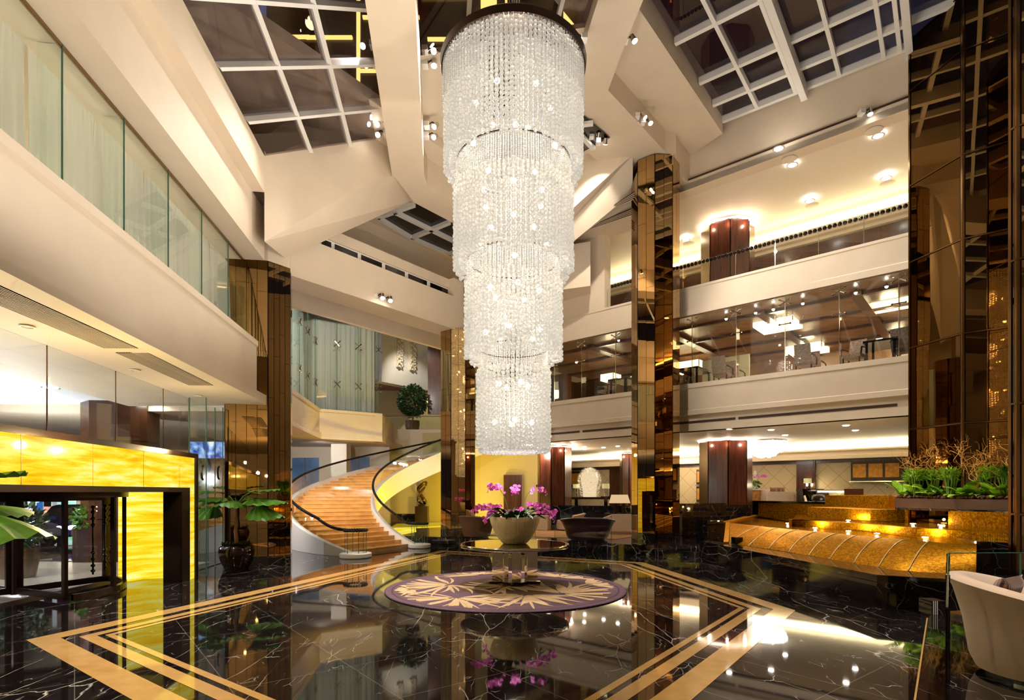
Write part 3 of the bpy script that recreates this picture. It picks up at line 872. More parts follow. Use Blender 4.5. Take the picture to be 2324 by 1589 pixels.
for r_, side in ((RO + .085, 'outer'), (RI - .085, 'inner')):
    ps = [A0 - 1 + (aE - A0 + 1) * k / 9 for k in range(10)]
    for a, b in zip(ps[:-1], ps[1:]):
        band(MB(), r_ - .006, r_ + .006, a + .15 * RO / r_, b - .15 * RO / r_, lambda q: tz(q) + .70, lambda q: tz(q) + .08, 12).build('glass_panel', GGREEN, st, smooth=30)
NEW = ((G(807, 1265.5, 0), .33, .46, .80), (G(952, 1243.5, 0), .28, .38, .84))
for (r_, (c, rg, rb, zt)) in zip((RO + .085, RI - .085), NEW):
    beads = MB(); L = r_ * rad(aE - A0 + 1.5); nb = int(L / .075)
    for i in range(nb):
        az = A0 - 1.5 + (aE - A0 + 1.5) * i / nb
        z = tz(az) + .74
        f = max(0, min(1, (A0 + 9 - az) / 10.5)); z = z * (1 - f) + (zt + .03) * f
        beads.ball(sp(r_, az, z), .052, 8, 5)
    for i in range(26):
        q = 2 * pi * i / 26
        beads.ball((c.x + rg * cos(q), c.y + rg * sin(q), zt + .03), .045, 8, 5)
    beads.build('handrail', BLACK, st, smooth='all')
    MB().lathe([(0.001, .005), (rb, .005), (rb + .02, .03), (rb + .02, .13), (rb - .02, .15), (0.001, .15)], (c.x, c.y, 0), 40).build('newel_base', STAIRW, st, smooth=30)
    for q in range(6): MB().box((c.x + (rg + .004) * cos(q * 1.05), c.y + (rg + .004) * sin(q * 1.05), .48), (.014, .014, .66)).build('glass_edge', GEDGE, st)
    g = MB().lathe([(rg, .15), (rg, zt)], (c.x, c.y, 0), 32).build('newel_glass', GGREEN, st, smooth='all')

# ================================================================== UPPER BALCONY WITH CURTAIN WALL BEHIND THE STAIR
B0, B1, B2 = V(-7.9, 19.2, 0), V(-8.77, 25.7, 0), V(-6.30, 27.35, 0)
m = MB()
m.sweep([B0, B1, B2], [(-.4, 4.43), (.06, 4.43), (.06, 4.52), (.03, 4.56), (.03, 4.62), (0, 4.64), (0, 5.66), (.04, 5.68), (.04, 5.80), (-.4, 5.80)])
m.prism([(-6.6, 27.1), (-6.28, 27.3), (-6.6, 32.6), (-7.0, 32.6)], 4.43, 5.75)
struct('wall_stair_balcony', m, CREAM)
m = MB(); m.prism([(-7.9, 17), (-8.7, 25.9), (-6.3, 27.5), (-6.3, 32.6), (-24, 32.6), (-24, 17)], 4.44, 4.7)
struct('ceiling_stair_soffit', m, CREAM)
w = bpy.data.objects.new('window_8', None); C.objects.link(w); w['kind'] = 'structure'
g0, g1, g2 = V(-8.1, 18.5, 0), V(-9.05, 25.9, 0), V(-6.55, 27.6, 0)
def pw(a, b, u, z): p = a + (b - a) * u; return Vector((p.x, p.y, z))
sp_pts = []
for a, b, n in ((g0, g1, 5), (g1, g2, 3)):
    nn_ = (b - a).normalized(); off = Vector((nn_.y, -nn_.x, 0))
    for i in range(n):
        u0, u1 = i / n + .004, (i + 1) / n - .004
        MB().slab([pw(a, b, u0, 5.8), pw(a, b, u1, 5.8), pw(a, b, u1, 10.3), pw(a, b, u0, 10.3)], off * .02).build('pane', GGREEN, w)
        q = pw(a, b, (i + 1) / n, 0)
        fin = MB().slab([q, q - off * .35, q - off * .35 + V(0, 0, 4.5), q + V(0, 0, 4.5)], nn_ * .02); fin.move(Matrix.Translation((0, 0, 5.8)))
        fin.build('glass_fin', GGREEN, w)
        MB().box((q.x + off.x * .02, q.y + off.y * .02, 8.05), (.02, .02, 4.5), 0).build('edge_strip', GEDGE, w)
        for z in (7.05, 8.95):
            mb = MB(); c = q + off * .05
            for su, sz in ((-1, -1), (-1, 1), (1, -1), (1, 1)):
                e = c + nn_ * (su * .13) + V(0, 0, z + sz * .13)
                mb.tube([c + V(0, 0, z), e], .022, 6); mb.ball(e, .04, 6, 4)
            mb.build('spider_fitting', STEEL, w)
# sheer curtains behind that glass and behind the long left glazing
def sheer_mat():
    mt, nt, out = newmat('sheer_curtain')
    d = nd(nt, 'ShaderNodeBsdfDiffuse'); d.inputs[0].default_value = (*lin((236, 234, 226)), 1)
    t = nd(nt, 'ShaderNodeBsdfTranslucent'); t.inputs[0].default_value = (*lin((230, 228, 220)), 1)
    mx = nd(nt, 'ShaderNodeMixShader'); mx.inputs[0].default_value = .45
    nt.links.new(d.outputs[0], mx.inputs[1]); nt.links.new(t.outputs[0], mx.inputs[2]); nt.links.new(mx.outputs[0], out.inputs[0])
    return mt
SHEER = sheer_mat()
def curtain(a, b, z0, z1, seed, amp=.07, wl=.19):
    rr = random.Random(seed); d = b - a; L = d.length; d = d.normalized(); off = Vector((d.y, -d.x, 0))
    n = max(24, int(L / .028)); ph = rr.random() * 6; jit = [rr.uniform(.6, 1.3) for _ in range(60)]
    mb = MB()
    def fn(u, v):
        s = u * L; k = int(s / wl) % 60
        w_ = sin(2 * pi * s / wl + ph + sin(s * 2.1 + seed) * 1.2) * amp * jit[k] * (.10 + .90 * (1 - v) ** .6)
        w_ += sin(s * 9.7 + v * .8 + seed) * amp * .35 * (1.1 - v)
        p = a + d * s + off * w_; return (p.x, p.y, z0 + (z1 - z0) * v)
    mb.grid(fn, n, 3)
    return mb
names = ['first', 'second', 'third', 'fourth', 'fifth', 'sixth', 'seventh', 'eighth', 'ninth']
pairs = list(zip(ts[:-1], ts[1:]))[::-1]
for i, (a, b) in enumerate(pairs):
    o = curtain(PC.pt(a, 0, -.42), PC.pt(b - .03, 0, -.42), 5.72, 7.93, 3 + i).build('sheer_curtain', SHEER, smooth='all')
    tag(o, f'sheer curtain behind the left balcony glazing, {names[i]} bay from the mirrored column', 'curtain', 'sheer curtains of the left balcony')
for i, (a, b) in enumerate(((g0, g1), (g1, g2))):
    n_v = Vector(((b - a).normalized().y, -(b - a).normalized().x, 0))
    o = curtain(a - n_v * .5, b - n_v * .5, 5.7, 10.2, 40 + i, .09, .26).build('sheer_curtain', SHEER, smooth='all')
    tag(o, ('grey white sheer curtain of the stair balcony, next to the mirrored column', 'grey white sheer curtain facing the hall above the curved stair balcony')[i], 'curtain', 'sheer curtains of the stair balcony')
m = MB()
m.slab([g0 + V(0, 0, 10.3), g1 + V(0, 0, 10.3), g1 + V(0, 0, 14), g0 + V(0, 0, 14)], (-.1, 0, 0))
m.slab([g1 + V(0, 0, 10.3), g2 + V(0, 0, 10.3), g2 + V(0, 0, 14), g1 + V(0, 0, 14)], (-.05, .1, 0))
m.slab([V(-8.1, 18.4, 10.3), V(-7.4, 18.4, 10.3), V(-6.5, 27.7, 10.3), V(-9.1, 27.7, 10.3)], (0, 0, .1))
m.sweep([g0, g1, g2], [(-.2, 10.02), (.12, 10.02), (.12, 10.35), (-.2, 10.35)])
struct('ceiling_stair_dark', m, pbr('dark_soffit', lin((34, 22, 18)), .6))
# white panel wall, landing, dark wood and painting beyond
kw = VP(-7.55, 32.7, AZ1)
m = MB(); tE = kw.tpx(971); zB = kw.hit(865, 866).z
m.sweep([kw.pt(0), kw.pt(tE)], [(-.6, zB), (0, zB), (0, 13.0), (-.6, 13.0)])
struct('wall_relief', m, WHITE)
for i, (p0, p1, yb) in enumerate(((899.6, 913.5, 833), (929, 942.5, 840))):
    k2 = kw.sh(.03); zb = k2.hit(p0, yb).z
    t = thing('carved_relief_panel', ('narrow carved scrollwork relief on the white wall, nearer the curtain', 'narrow carved scrollwork relief on the white wall, nearer the dark wood')[i], 'relief', k2.at((p0 + p1) / 2, zb), 'carved reliefs on the white wall')
    a, b = k2.tpx(p0), k2.tpx(p1)
    MB().sweep([k2.pt(a), k2.pt(b)], [(-.03, zb), (.06, zb), (.06, 11.6), (-.03, 11.6)]).build('backing_board', CREAM2, t)
    mb = MB(); rr = random.Random(5 + i); w_ = b - a
    for k in range(int((11.6 - zb) / .16)):
        z = zb + .1 + k * .16; c = k2.pt((a + b) / 2, z, .09); sgn = 1 if k % 2 else -1
        pts = [c + k2.d * (sgn * .18 * w_ + cos(q) * r2 * w_) + V(0, 0, sin(q) * r2 * w_ * 1.05) for q, r2 in [(j * .7, .36 - .028 * j) for j in range(10)]]
        mb.tube(pts, .035, 5)
        mb.ball(c - k2.d * (sgn * .3 * w_), .075, 6, 4)
    mb.build('scrollwork', CREAM2, t, smooth='all')
m = MB()
m.prism([(-9.0, 32.7), (2.0, 32.7), (2.0, 45), (-9.0, 45)], 5.3, 5.598)
struct('floor_upper_landing', m, CREAM)
xl = P(874, 0, 32.45).x
m = MB(); m.slab([V(xl, 32.45, 0), V(-.2, 32.45, 0), V(-.2, 32.45, 5.6), V(xl, 32.45, 5.6)], (0, .2, 0))
struct('wall_landing', m, CREAM)
m = MB(); m.slab([V(xl, 32.3, 0), V(-.2, 32.3, 0), V(-.2, 32.3, .75), V(xl, 32.3, .75)], (0, .12, 0))
struct('baseboard_far', m, MARB2)
m = MB(); m.slab([P(971, 940, 34), P(1012, 940, 34), P(1012, 640, 34), P(971, 640, 34)], (0, .3, 0))
struct('wall_dark_panel', m, WOODD)
m = MB(); m.slab([V(-9.5, 38.5, 5.5), V(2, 38.5, 5.5), V(2, 38.5, 9), V(-9.5, 38.5, 9)], (0, .2, 0))
m.slab([kw.pt(-.2, zB + .01, -.3), kw.pt(tE, zB + .01, -.3), kw.pt(tE + 2, zB + .01, .2), V(2, 38.5, zB + .01), V(-9.5, 38.5, zB + .01)], (0, 0, .1))
struct('wall_landing_back', m, pbr('mauve_wall', lin((150, 104, 88)), .6))
t = thing('abstract_painting', 'abstract painting of orange and yellow sweeps on black, hung on the upper landing', 'painting', P(875, 939, 36.8))
a_, b_, c_, d_ = P(864, 941, 36.8), P(888, 941, 36.8), P(888, 892, 36.8), P(864, 889, 36.8)
MB().slab([a_, b_, c_, d_], (0, .08, 0)).build('canvas', BLACK, t)
mb = MB()
for k in range(7):
    w0 = [(866 + k * 2.2, 939 - k * 2), (870 + k * 1.8, 926 - k * 1.5), (878 + k * .9, 915 - k), (886 - k * .1, 909 + k * .8)]
    mb.tube([P(x, y, 36.75) for x, y in w0], [.12, .2, .12, .03], 6, flat=.1)
mb.build('orange_strokes', pbr('orange_paint', lin((246, 170, 40)), .5, noise=.4, nscale=2), t)
# landing glass rail
t = thing('landing_balustrade', 'low glass balustrade with steel top rail in front of the potted tree', 'balustrade', P(940, 975, 32.5))
for i in range(4):
    x0 = xl + .1 + i * 1.6
    MB().slab([V(x0, 32.5, 5.6), V(x0 + 1.56, 32.5, 5.6), V(x0 + 1.56, 32.5, 6.33), V(x0, 32.5, 6.33)], (0, .015, 0)).build('glass_panel', GGREEN, t)
MB().tube([V(xl, 32.5, 6.36), V(-.2, 32.5, 6.36)], .03, 8).build('top_rail', STEEL, t)
# ground floor behind the stair: pale walls and shop windows
m = MB()
Yw = 30.5
for x0, x1, z0, z1 in ((640, 660, 0, 4.44), (724, 752, 0, 4.44), (839, 884, 0, 4.44), (660, 724, 3.85, 4.44), (787, 839, 3.9, 4.44)):
    a, b = P(x0, 0, Yw).x, P(x1, 0, Yw).x
    m.box(((a + b) / 2, Yw + .15, (z0 + z1) / 2), (b - a, .3, z1 - z0))
a, b = P(752, 0, 28.6).x, P(787, 0, 28.6).x
m.box(((a + b) / 2, 28.9, 2.22), (b - a, .7, 4.44))
a, b = P(640, 0, Yw).x, P(884, 0, Yw).x
struct('wall_stair_ground', m, CREAM)
w = bpy.data.objects.new('window_9', None); C.objects.link(w); w['kind'] = 'structure'
SHOP = pbr('night_window', lin((84, 108, 132)), .08, noise=.5, nscale=.8, emis=lin((70, 100, 140)), estr=.30)  # blue reflections painted into the pane colour, plus a faint glow
for x0, x1, z1 in ((660, 691, 3.85), (691, 724, 3.85), (787, 813, 3.9), (813, 839, 3.9)):
    a, b = P(x0, 0, Yw).x + .03, P(x1, 0, Yw).x - .03
    MB().box(((a + b) / 2, Yw + .1, z1 / 2), (b - a, .05, z1)).build('pane', SHOP, w)
# sculpture on its pedestal, glowing ledge
t = thing('bronze_sculpture', 'twisted bronze abstract sculpture on a dark square pedestal inside the stair curve', 'sculpture', G(957, 1190, .33))
base = G(957, 1189, .36); by = base.y
x0, x1 = P(944, 0, by).x, P(972, 0, by).x; w_ = x1 - x0; zt = P(0, 1149, by).z
MB().box(((x0 + x1) / 2, by, (.36 + zt) / 2), (w_, w_, zt - .36)).build('pedestal', DARKM, t)
MB().box(((x0 + x1) / 2, by, zt + .05), (w_ * .55, w_ * .55, .1)).build('block', DARKM, t)
mb = MB(); cx_ = (x0 + x1) / 2; hS = P(0, 1092, by).z - zt - .1
pts, rs = [], []
for i in range(60):
    u = i / 59; q = u * 2 * pi
    pts.append(V(cx_ + .20 * hS * sin(q * 2 + .5) * (.5 + .5 * sin(pi * u)), by + .13 * hS * cos(q * 3), zt + .1 + hS * (.5 - .5 * cos(q)) * (.9 + .1 * sin(q * 2))))
    rs.append(.045 * hS + .04 * hS * abs(sin(q * 1.5 + .4)))
mb.tube(pts, rs, 10, flat=.7)
mb.build('twisted_loops', pbr('polished_bronze', lin((130, 100, 50)), .18, metal=1.0), t, smooth='all')
o = MB().prism([tuple(G(x, y, .36).xy) for x, y in ((882, 1199), (1030, 1193), (1030, 1184), (900, 1189))], .0, .36).build('light_ledge', ONYXF)
tag(o, 'glowing yellow onyx ledge in front of the bronze sculpture', 'lit ledge')
# ================================================================== ENTRANCE PORTAL
t = thing('onyx_portal', 'glowing yellow onyx door surround with dark bronze frames around the street entrance', 'door surround', PO.pt(-3))
x1, x2, x3 = PO.tpx(441), PO.tpx(428), PO.tpx(410)
mb = MB()
mb.sweep([PO.pt(-14), PO.pt(0)], [(-.4, 2.79), (.035, 2.79), (.035, 2.89), (-.4, 2.89)])
mb.sweep([PO.pt(x1), PO.pt(0)], [(-.4, 0), (.035, 0), (.035, 2.79), (-.4, 2.79)])
mb.build('outer_frame', DARKM, t)
mb = MB()
mb.sweep([PO.pt(-14), PO.pt(x1)], [(-.3, 2.10), (0, 2.10), (0, 2.79), (-.3, 2.79)])
mb.sweep([PO.pt(x2), PO.pt(x1)], [(-.3, 0), (0, 0), (0, 2.10), (-.3, 2.10)])
mb.build('onyx_panel', ONYX, t)
for tt in (-10.6, -8.9, -7.2, -5.6, -4.0, -2.4, -.9): MB().box((*PO.pt(tt, 0, .002).xy, 2.445), (.006, .008, .69), AZ0).build('panel_joint', pbr('onyx_joint', lin((190, 120, 20)), .6), t)
mb = MB()
mb.sweep([PO.pt(-14), PO.pt(x2)], [(-.36, 2.0), (.03, 2.0), (.03, 2.10), (-.36, 2.10)])
mb.sweep([PO.pt(x3), PO.pt(x2)], [(-.36, 0), (.03, 0), (.03, 2.0), (-.36, 2.0)])
mb.build('inner_frame', DARKM, t)
q1_, q2_, q3_ = G(411, 1310.5), G(327, 1314.5), G(268, 1323)
m2 = MB()
m2.slab([q2_, q1_, q1_ + V(0, 0, 2.0), q2_ + V(0, 0, 2.0)], (0, .1, 0))
m2.slab([q3_, q2_, q2_ + V(0, 0, 2.0), q3_ + V(0, 0, 2.0)], (0, .1, 0))
m2.build('reveal_panel', ONYX, t)
MB().slab([PO.pt(-14, 2.02, -.3), PO.pt(x3, 2.02, -.3), PO.pt(x3, 2.02, -2.2), PO.pt(-14, 2.02, -2.2)], (0, 0, .1)).build('head_panel', DARKM, t)

# revolving door
DC = V(-9.62, 10.9, 0)
t = thing('revolving_door', 'dark bronze revolving door with glass wings and beaded pull bars', 'revolving door', DC)
MB().lathe([(1.6, 1.90), (1.83, 1.90), (1.83, 2.0), (1.6, 2.0), (1.6, 1.90)], DC, 40).build('canopy_ring', DARKM, t, smooth=30)
MB().lathe([(0.001, 1.94), (1.65, 1.94), (1.65, 1.99), (0.001, 1.99)], DC, 40).build('canopy', DARKM, t)
MB().tube([DC + V(0, 0, .02), DC + V(0, 0, 1.93)], .06, 12).build('centre_post', DARKM, t)
for k in range(4):
    a = rad(-24 + 90 * k); d = V(cos(a), sin(a), 0); nrm = V(-d.y, d.x, 0)
    w = MB()
    def rect(r0, r1, z0, z1, th):
        w.slab([DC + d * r0 - nrm * th / 2 + V(0, 0, z0), DC + d * r1 - nrm * th / 2 + V(0, 0, z0), DC + d * r1 - nrm * th / 2 + V(0, 0, z1), DC + d * r0 - nrm * th / 2 + V(0, 0, z1)], nrm * th)
    rect(1.60, 1.70, .04, 1.9, .06); rect(.06, .14, .04, 1.9, .05); rect(.14, 1.60, .04, .16, .05); rect(.14, 1.60, 1.82, 1.9, .05)
    wg = w.build('wing_frame', DARKM, t)
    w = MB(); rect(.14, 1.60, .16, 1.82, .012); w.build('wing_glass', GLASS, wg)
for dg in (-62, 8, 40, 68):
    a = rad(dg)
    p = DC + V(1.76 * cos(a), 1.76 * sin(a), 0)
    MB().box((p.x, p.y, .96), (.07, .07, 1.88), -math.degrees(a)).build('drum_post', DARKM, t)
mb = MB(); mb.lathe([(1.72, .02), (1.80, .02), (1.80, .14), (1.72, .14), (1.72, .02)], DC, 20, a0=rad(-22), a1=rad(68))
mb.build('drum_rail', DARKM, t)
for px, Y in ((211, 10.6), (238, 11.2), (252, 11.9)):
    p = P(px, 0, Y); mb = MB()
    mb.tube([V(p.x, p.y, .45), V(p.x, p.y, 1.75)], .016, 8)
    for z in (.52, .62, .74, .86, 1.38, 1.5, 1.62, 1.72):
        mb.ball((p.x, p.y, z), .04, 10, 6, sc=(1, 1, .8))
    mb.build('beaded_pull', BLACK, t, smooth='all')

# ---- street glazing: above the portal and beside it
w = bpy.data.objects.new('window_10', None); C.objects.link(w); w['kind'] = 'structure'
sm = [PG.tpx(p) for p in (106, 262, 370, 428)]
sm = [sm[0] - 2.6, sm[0] - 1.3] + sm
sm = [-14] + sm
for a, b in zip(sm[:-1], sm[1:]):
    MB().slab([PG.pt(a + .008, 2.6), PG.pt(b - .008, 2.6), PG.pt(b - .008, 4.3), PG.pt(a + .008, 4.3)], PG.n * -.015).build('pane', GLASS, w)
    MB().box((*PG.pt(b, 3.45, .004).xy, 3.45), (.014, .014, 1.7), AZ0).build('seam', GOLDJ, w)
tb = PG.tpx(513)
for a, b in ((sm[-1], (sm[-1] + tb) / 2), ((sm[-1] + tb) / 2, tb)):
    MB().slab([PG.pt(a, .02), PG.pt(b - .01, .02), PG.pt(b - .01, 4.3), PG.pt(a, 4.3)], PG.n * -.015).build('pane', GLASS, w)
for k, (xa, xb, Y) in enumerate(((430, 468, 13.6), (488, 506, 15.2))):
    d_ = bpy.data.objects.new(f'door_{k + 1}', None); C.objects.link(d_); d_['kind'] = 'structure'
    A, B_ = P(xa, 0, Y), P(xb, 0, Y)
    MB().slab([V(A.x, Y, .02), V(B_.x, Y, .02), V(B_.x, Y, 4.28), V(A.x, Y, 4.28)], (0, .015, 0)).build('pane', GGREEN, d_)
    for x in (A.x, B_.x):
        MB().box((x, Y - .002, 2.15), (.018, .02, 4.26)).build('edge_strip', GEDGE, d_)
    c = P((458, 495)[k], 1073, Y - .06)
    MB().tube([c + V(0, .05, -.17), c + V(0, 0, -.13), c + V(0, -.02, 0), c + V(0, 0, .13), c + V(0, .05, .17)], .025, 8).build('handle', DARKM, d_)

# ================================================================== STREET OUTSIDE
m = MB(); m.prism([(-9.32, -10), (-9.32, 16.4), (-8.7, 16.4), (-24.0, 17.5), (-24.0, 33), (-70, 60), (-70, -10)], -.3, -.03)
struct('ground', m, pbr('street_paving', lin((150, 136, 122)), .25, noise=.12, nscale=2))
m = MB(); m.box((-17.5, 6, 4.75), (16.4, 40, .2))
for k in range(3):
    m.box((-14 - k * 1.2, 11 + k * .9, 4.6), (12, .5, .12), 12)
struct('ceiling_porch', m, pbr('porch_white', lin((214, 214, 216)), .6))
c = P(275, 0, 17.2)
t = thing('porch_column', 'brown faceted stone-clad column outside under the white porch ceiling', 'column', (c.x, c.y, -.03)); t['kind'] = 'thing'
MB().prism([(p.x, p.y) for p in octagon(c.x, c.y, 1.0)], -.03, 4.65).build('shaft', pbr('brown_stone', lin((64, 36, 22)), .25), t)
for z in (1.2, 2.4, 3.5): MB().prism([(p.x, p.y) for p in octagon(c.x, c.y, 1.012)], z, z + .02).build('joint', BLACK, t)
# recessed porch lights
for k, (px, py) in enumerate(((115, 880), (345, 915), (197, 957), (467, 946), (462, 937))):
    p = G(px, py, 4.64)
    t = thing('porch_downlight', f'round recessed downlight in the white porch ceiling, {("nearest the left edge", "above the brown column", "left of the brown column", "behind the glass door, brighter of two", "behind the glass door, fainter of two")[k]}', 'downlight', p, 'porch downlights')
    MB().lathe([(.001, -.005), (.16, -.005)], p, 20).build('lens', LAMPS, t)
    MB().lathe([(.16, -.01), (.2, -.01), (.2, .0), (.16, .0)], p, 20).build('trim_ring', STEEL, t)
# cars
CARB = pbr('car_blue', lin((30, 44, 110)), .16, coat=1.0)
TYRE = pbr('tyre', lin((18, 18, 20)), .7)
CGL = pbr('car_glass', lin((30, 34, 44)), .05)
def make_car(label, loc, rz):
    t = thing('car', label, 'car', loc, 'cars outside the entrance', rz)
    # length along x, front at +x
    secs = [(-2.15, .45, .92, .80), (-1.95, .34, 1.0, .86), (-1.2, .28, 1.04, .9), (-.2, .27, 1.02, .91), (.75, .27, 1.0, .9), (1.3, .28, .94, .88), (1.9, .33, .84, .82), (2.15, .42, .70, .70)]
    mb = MB(); rows = []
    for x, z0, z1, hw in secs:
        rows.append(mb.vs([(x, -hw * .92, z0), (x, -hw, (z0 + z1) / 2), (x, -hw * .86, z1), (x, hw * .86, z1), (x, hw, (z0 + z1) / 2), (x, hw * .92, z0)]))
    for a, b in zip(rows[:-1], rows[1:]):
        for j in range(6):
            j2 = (j + 1) % 6; mb.f.append((a + j, a + j2, b + j2, b + j)); mb.m.append(0)
    mb.f.append(tuple(rows[0] + j for j in range(6))); mb.m.append(0); mb.f.append(tuple(rows[-1] + j for j in range(6))); mb.m.append(0)
    mb.build('body', CARB, t, local=True, smooth=35)
    mb = MB(); rows = []
    for x, z, hw in ((-1.9, 1.0, .74), (-1.35, 1.44, .60), (-.3, 1.52, .60), (.35, 1.46, .58), (1.15, 1.0, .74)):
        rows.append(mb.vs([(x, -.78 if z < 1.1 else -.76, 1.0), (x, -hw, z), (x, hw, z), (x, .78 if z < 1.1 else .76, 1.0)]))
    for a, b in zip(rows[:-1], rows[1:]):
        for j in range(3):
            mb.f.append((a + j, a + j + 1, b + j + 1, b + j)); mb.m.append(1 if j != 1 else (0 if -1.36 < mb.v[a][0] < .3 else 1))
    mb.build('cabin', [CARB, CGL], t, local=True)
    for x in (-1.35, 1.38):
        for s in (-1, 1):
            mb = MB(); mb.tube([(x, s * .74, .33), (x, s * .93, .33)], .33, 20)
            wh = mb.build('wheel', TYRE, t, local=True)
            mb = MB()
            for k in range(6):
                q = k * pi / 3; mb.box((x + cos(q) * .1, s * .935, .33 + sin(q) * .1), (.05, .02, .05))
                mb.tube([(x, s * .935, .33), (x + cos(q) * .2, s * .935, .33 + sin(q) * .2)], .025, 5)
            mb.build('hub', STEEL, wh, local=True)
    for s in (-1, 1):
        MB().ball((2.05, s * .62, .68), .13, 10, 6, sc=(.5, 1.3, .7)).build('headlight', LAMPW, t, local=True)
        MB().box((.75, s * .97, 1.03), (.12, .18, .13)).build('door_mirror', CARB, t, local=True)
    MB().box((2.16, 0, .5), (.04, .5, .12)).build('number_plate', WHITE, t, local=True)
    return t
p = P(60, 0, 20.6); make_car('blue car parked outside, cut by the left edge of the entrance opening', (p.x - 1.2, p.y, -.03), 8)
p = P(185, 0, 22.6); make_car('blue car with glowing headlights behind the revolving door posts', (p.x - .6, p.y + .6, -.03), 40)
# street front with lit shops, sign and poles
m = MB(); m.slab([V(-60, 40, 0), V(-14, 40, 0), V(-14, 40, 7), V(-60, 40, 7)], (0, .3, 0))
struct('wall_street', m, pbr('street_wall', lin((60, 50, 60)), .7))
for i, (xa, xb, ya, yb, Y, col, st, nm, lb) in enumerate((
    (118, 172, 1128, 1158, 36, (.35, .9, .62), 1.2, 'shop_window', 'green lit shop window across the street'),
    (98, 250, 1150, 1174, 37, (.9, .10, .09), 1.4, 'red_awning', 'long red lit awning across the street'),
    (58, 76, 1122, 1160, 34, (.75, .45, 1.0), 3.0, 'light_column', 'white violet light column beside the blue parking sign'),
    (176, 262, 1118, 1146, 39, (.8, .6, .5), .7, 'shop_window', 'warm lit shop window across the street, behind the revolving door posts'),
    (300, 420, 985, 1060, 39, (.30, .34, .5), .5, 'shop_window', 'dim blue upper shop window across the street, above the portal'))):
    a, b = P(xa, yb, Y), P(xb, ya, Y)
    o = MB().box(((a.x + b.x) / 2, Y, (a.z + b.z) / 2), (b.x - a.x, .12, b.z - a.z)).build(nm, onyx('street_glow', st, .5, tuple(c * .3 for c in col), col, tuple(min(1, c * 1.3 + .2) for c in col)))
    tag(o, lb, nm.replace('_', ' '))
for i, px in enumerate((94, 124, 198)):
    p = P(px, 0, 27); o = MB().tube([V(p.x, p.y, -.03), V(p.x, p.y, 4.6)], .09, 10).build('white_post', glow('post_white_glow', (.8, .8, .9), .7))  # posts glow by themselves, standing in for light falling on white paint
    tag(o, ('slim white post beside the blue parking sign outside', 'slim white post in front of the green shop window', 'slim white post just left of the revolving door posts')[i], 'post', 'white posts outside')
p = P(86, 1141, 26)
t = thing('parking_sign', 'blue parking sign with a white letter P outside the entrance', 'sign', (p.x, p.y, -.03))
MB().box((p.x, p.y, p.z), (.42, .06, .78)).build('board', glow('sign_blue', (.05, .22, .75), .9), t)
MB().tube([V(p.x, p.y + .05, -.03), V(p.x, p.y + .05, p.z)], .04, 8).build('post', STEEL, t)
cu = bpy.data.curves.new('letter', 'FONT'); cu.body = 'P'; cu.size = .42; cu.extrude = .01; cu.align_x = 'CENTER'; cu.align_y = 'CENTER'
cu.materials.append(glow('sign_white', (1, 1, 1), 1.6))
tmp = bpy.data.objects.new('letter_curve', cu); C.objects.link(tmp); bpy.context.view_layer.update()
me = bpy.data.meshes.new_from_object(tmp.evaluated_get(bpy.context.evaluated_depsgraph_get())); bpy.data.objects.remove(tmp)
o = link('lettering', me, t); o.location = Vector((0, -.045, p.z + .0 + .03)); o.rotation_euler = (rad(90), 0, 0)
a, b = P(430, 1040, 21), P(512, 1003, 21)
def screen_mat():
    mt, nt, out = newmat('billboard_picture')
    tc = nd(nt, 'ShaderNodeTexCoord'); n = nd(nt, 'ShaderNodeTexNoise', i_Scale=1.6, i_Detail=4.0, i_Distortion=1.6); nt.links.new(tc.outputs['Object'], n.inputs['Vector'])
    e = nd(nt, 'ShaderNodeEmission'); e.inputs[1].default_value = 1.3
    nt.links.new(ramp(nt, n.outputs['Fac'], [(.40, (.02, .05, .35)), (.52, (.25, .45, .95)), (.6, (.85, .92, 1))]), e.inputs[0]); nt.links.new(e.outputs[0], out.inputs[0]); return mt
t = thing('lit_billboard', 'bright blue and white lit advertising screen outside behind the glass doors', 'screen', ((a.x + b.x) / 2, 21, -.03))
MB().box(((a.x + b.x) / 2, 21, (a.z + b.z) / 2), (b.x - a.x, .1, b.z - a.z)).build('screen', screen_mat(), t)
MB().box(((a.x + b.x) / 2, 21.12, (a.z - .03) / 2), (b.x - a.x, .1, a.z + .02)).build('stand', BLACK, t)

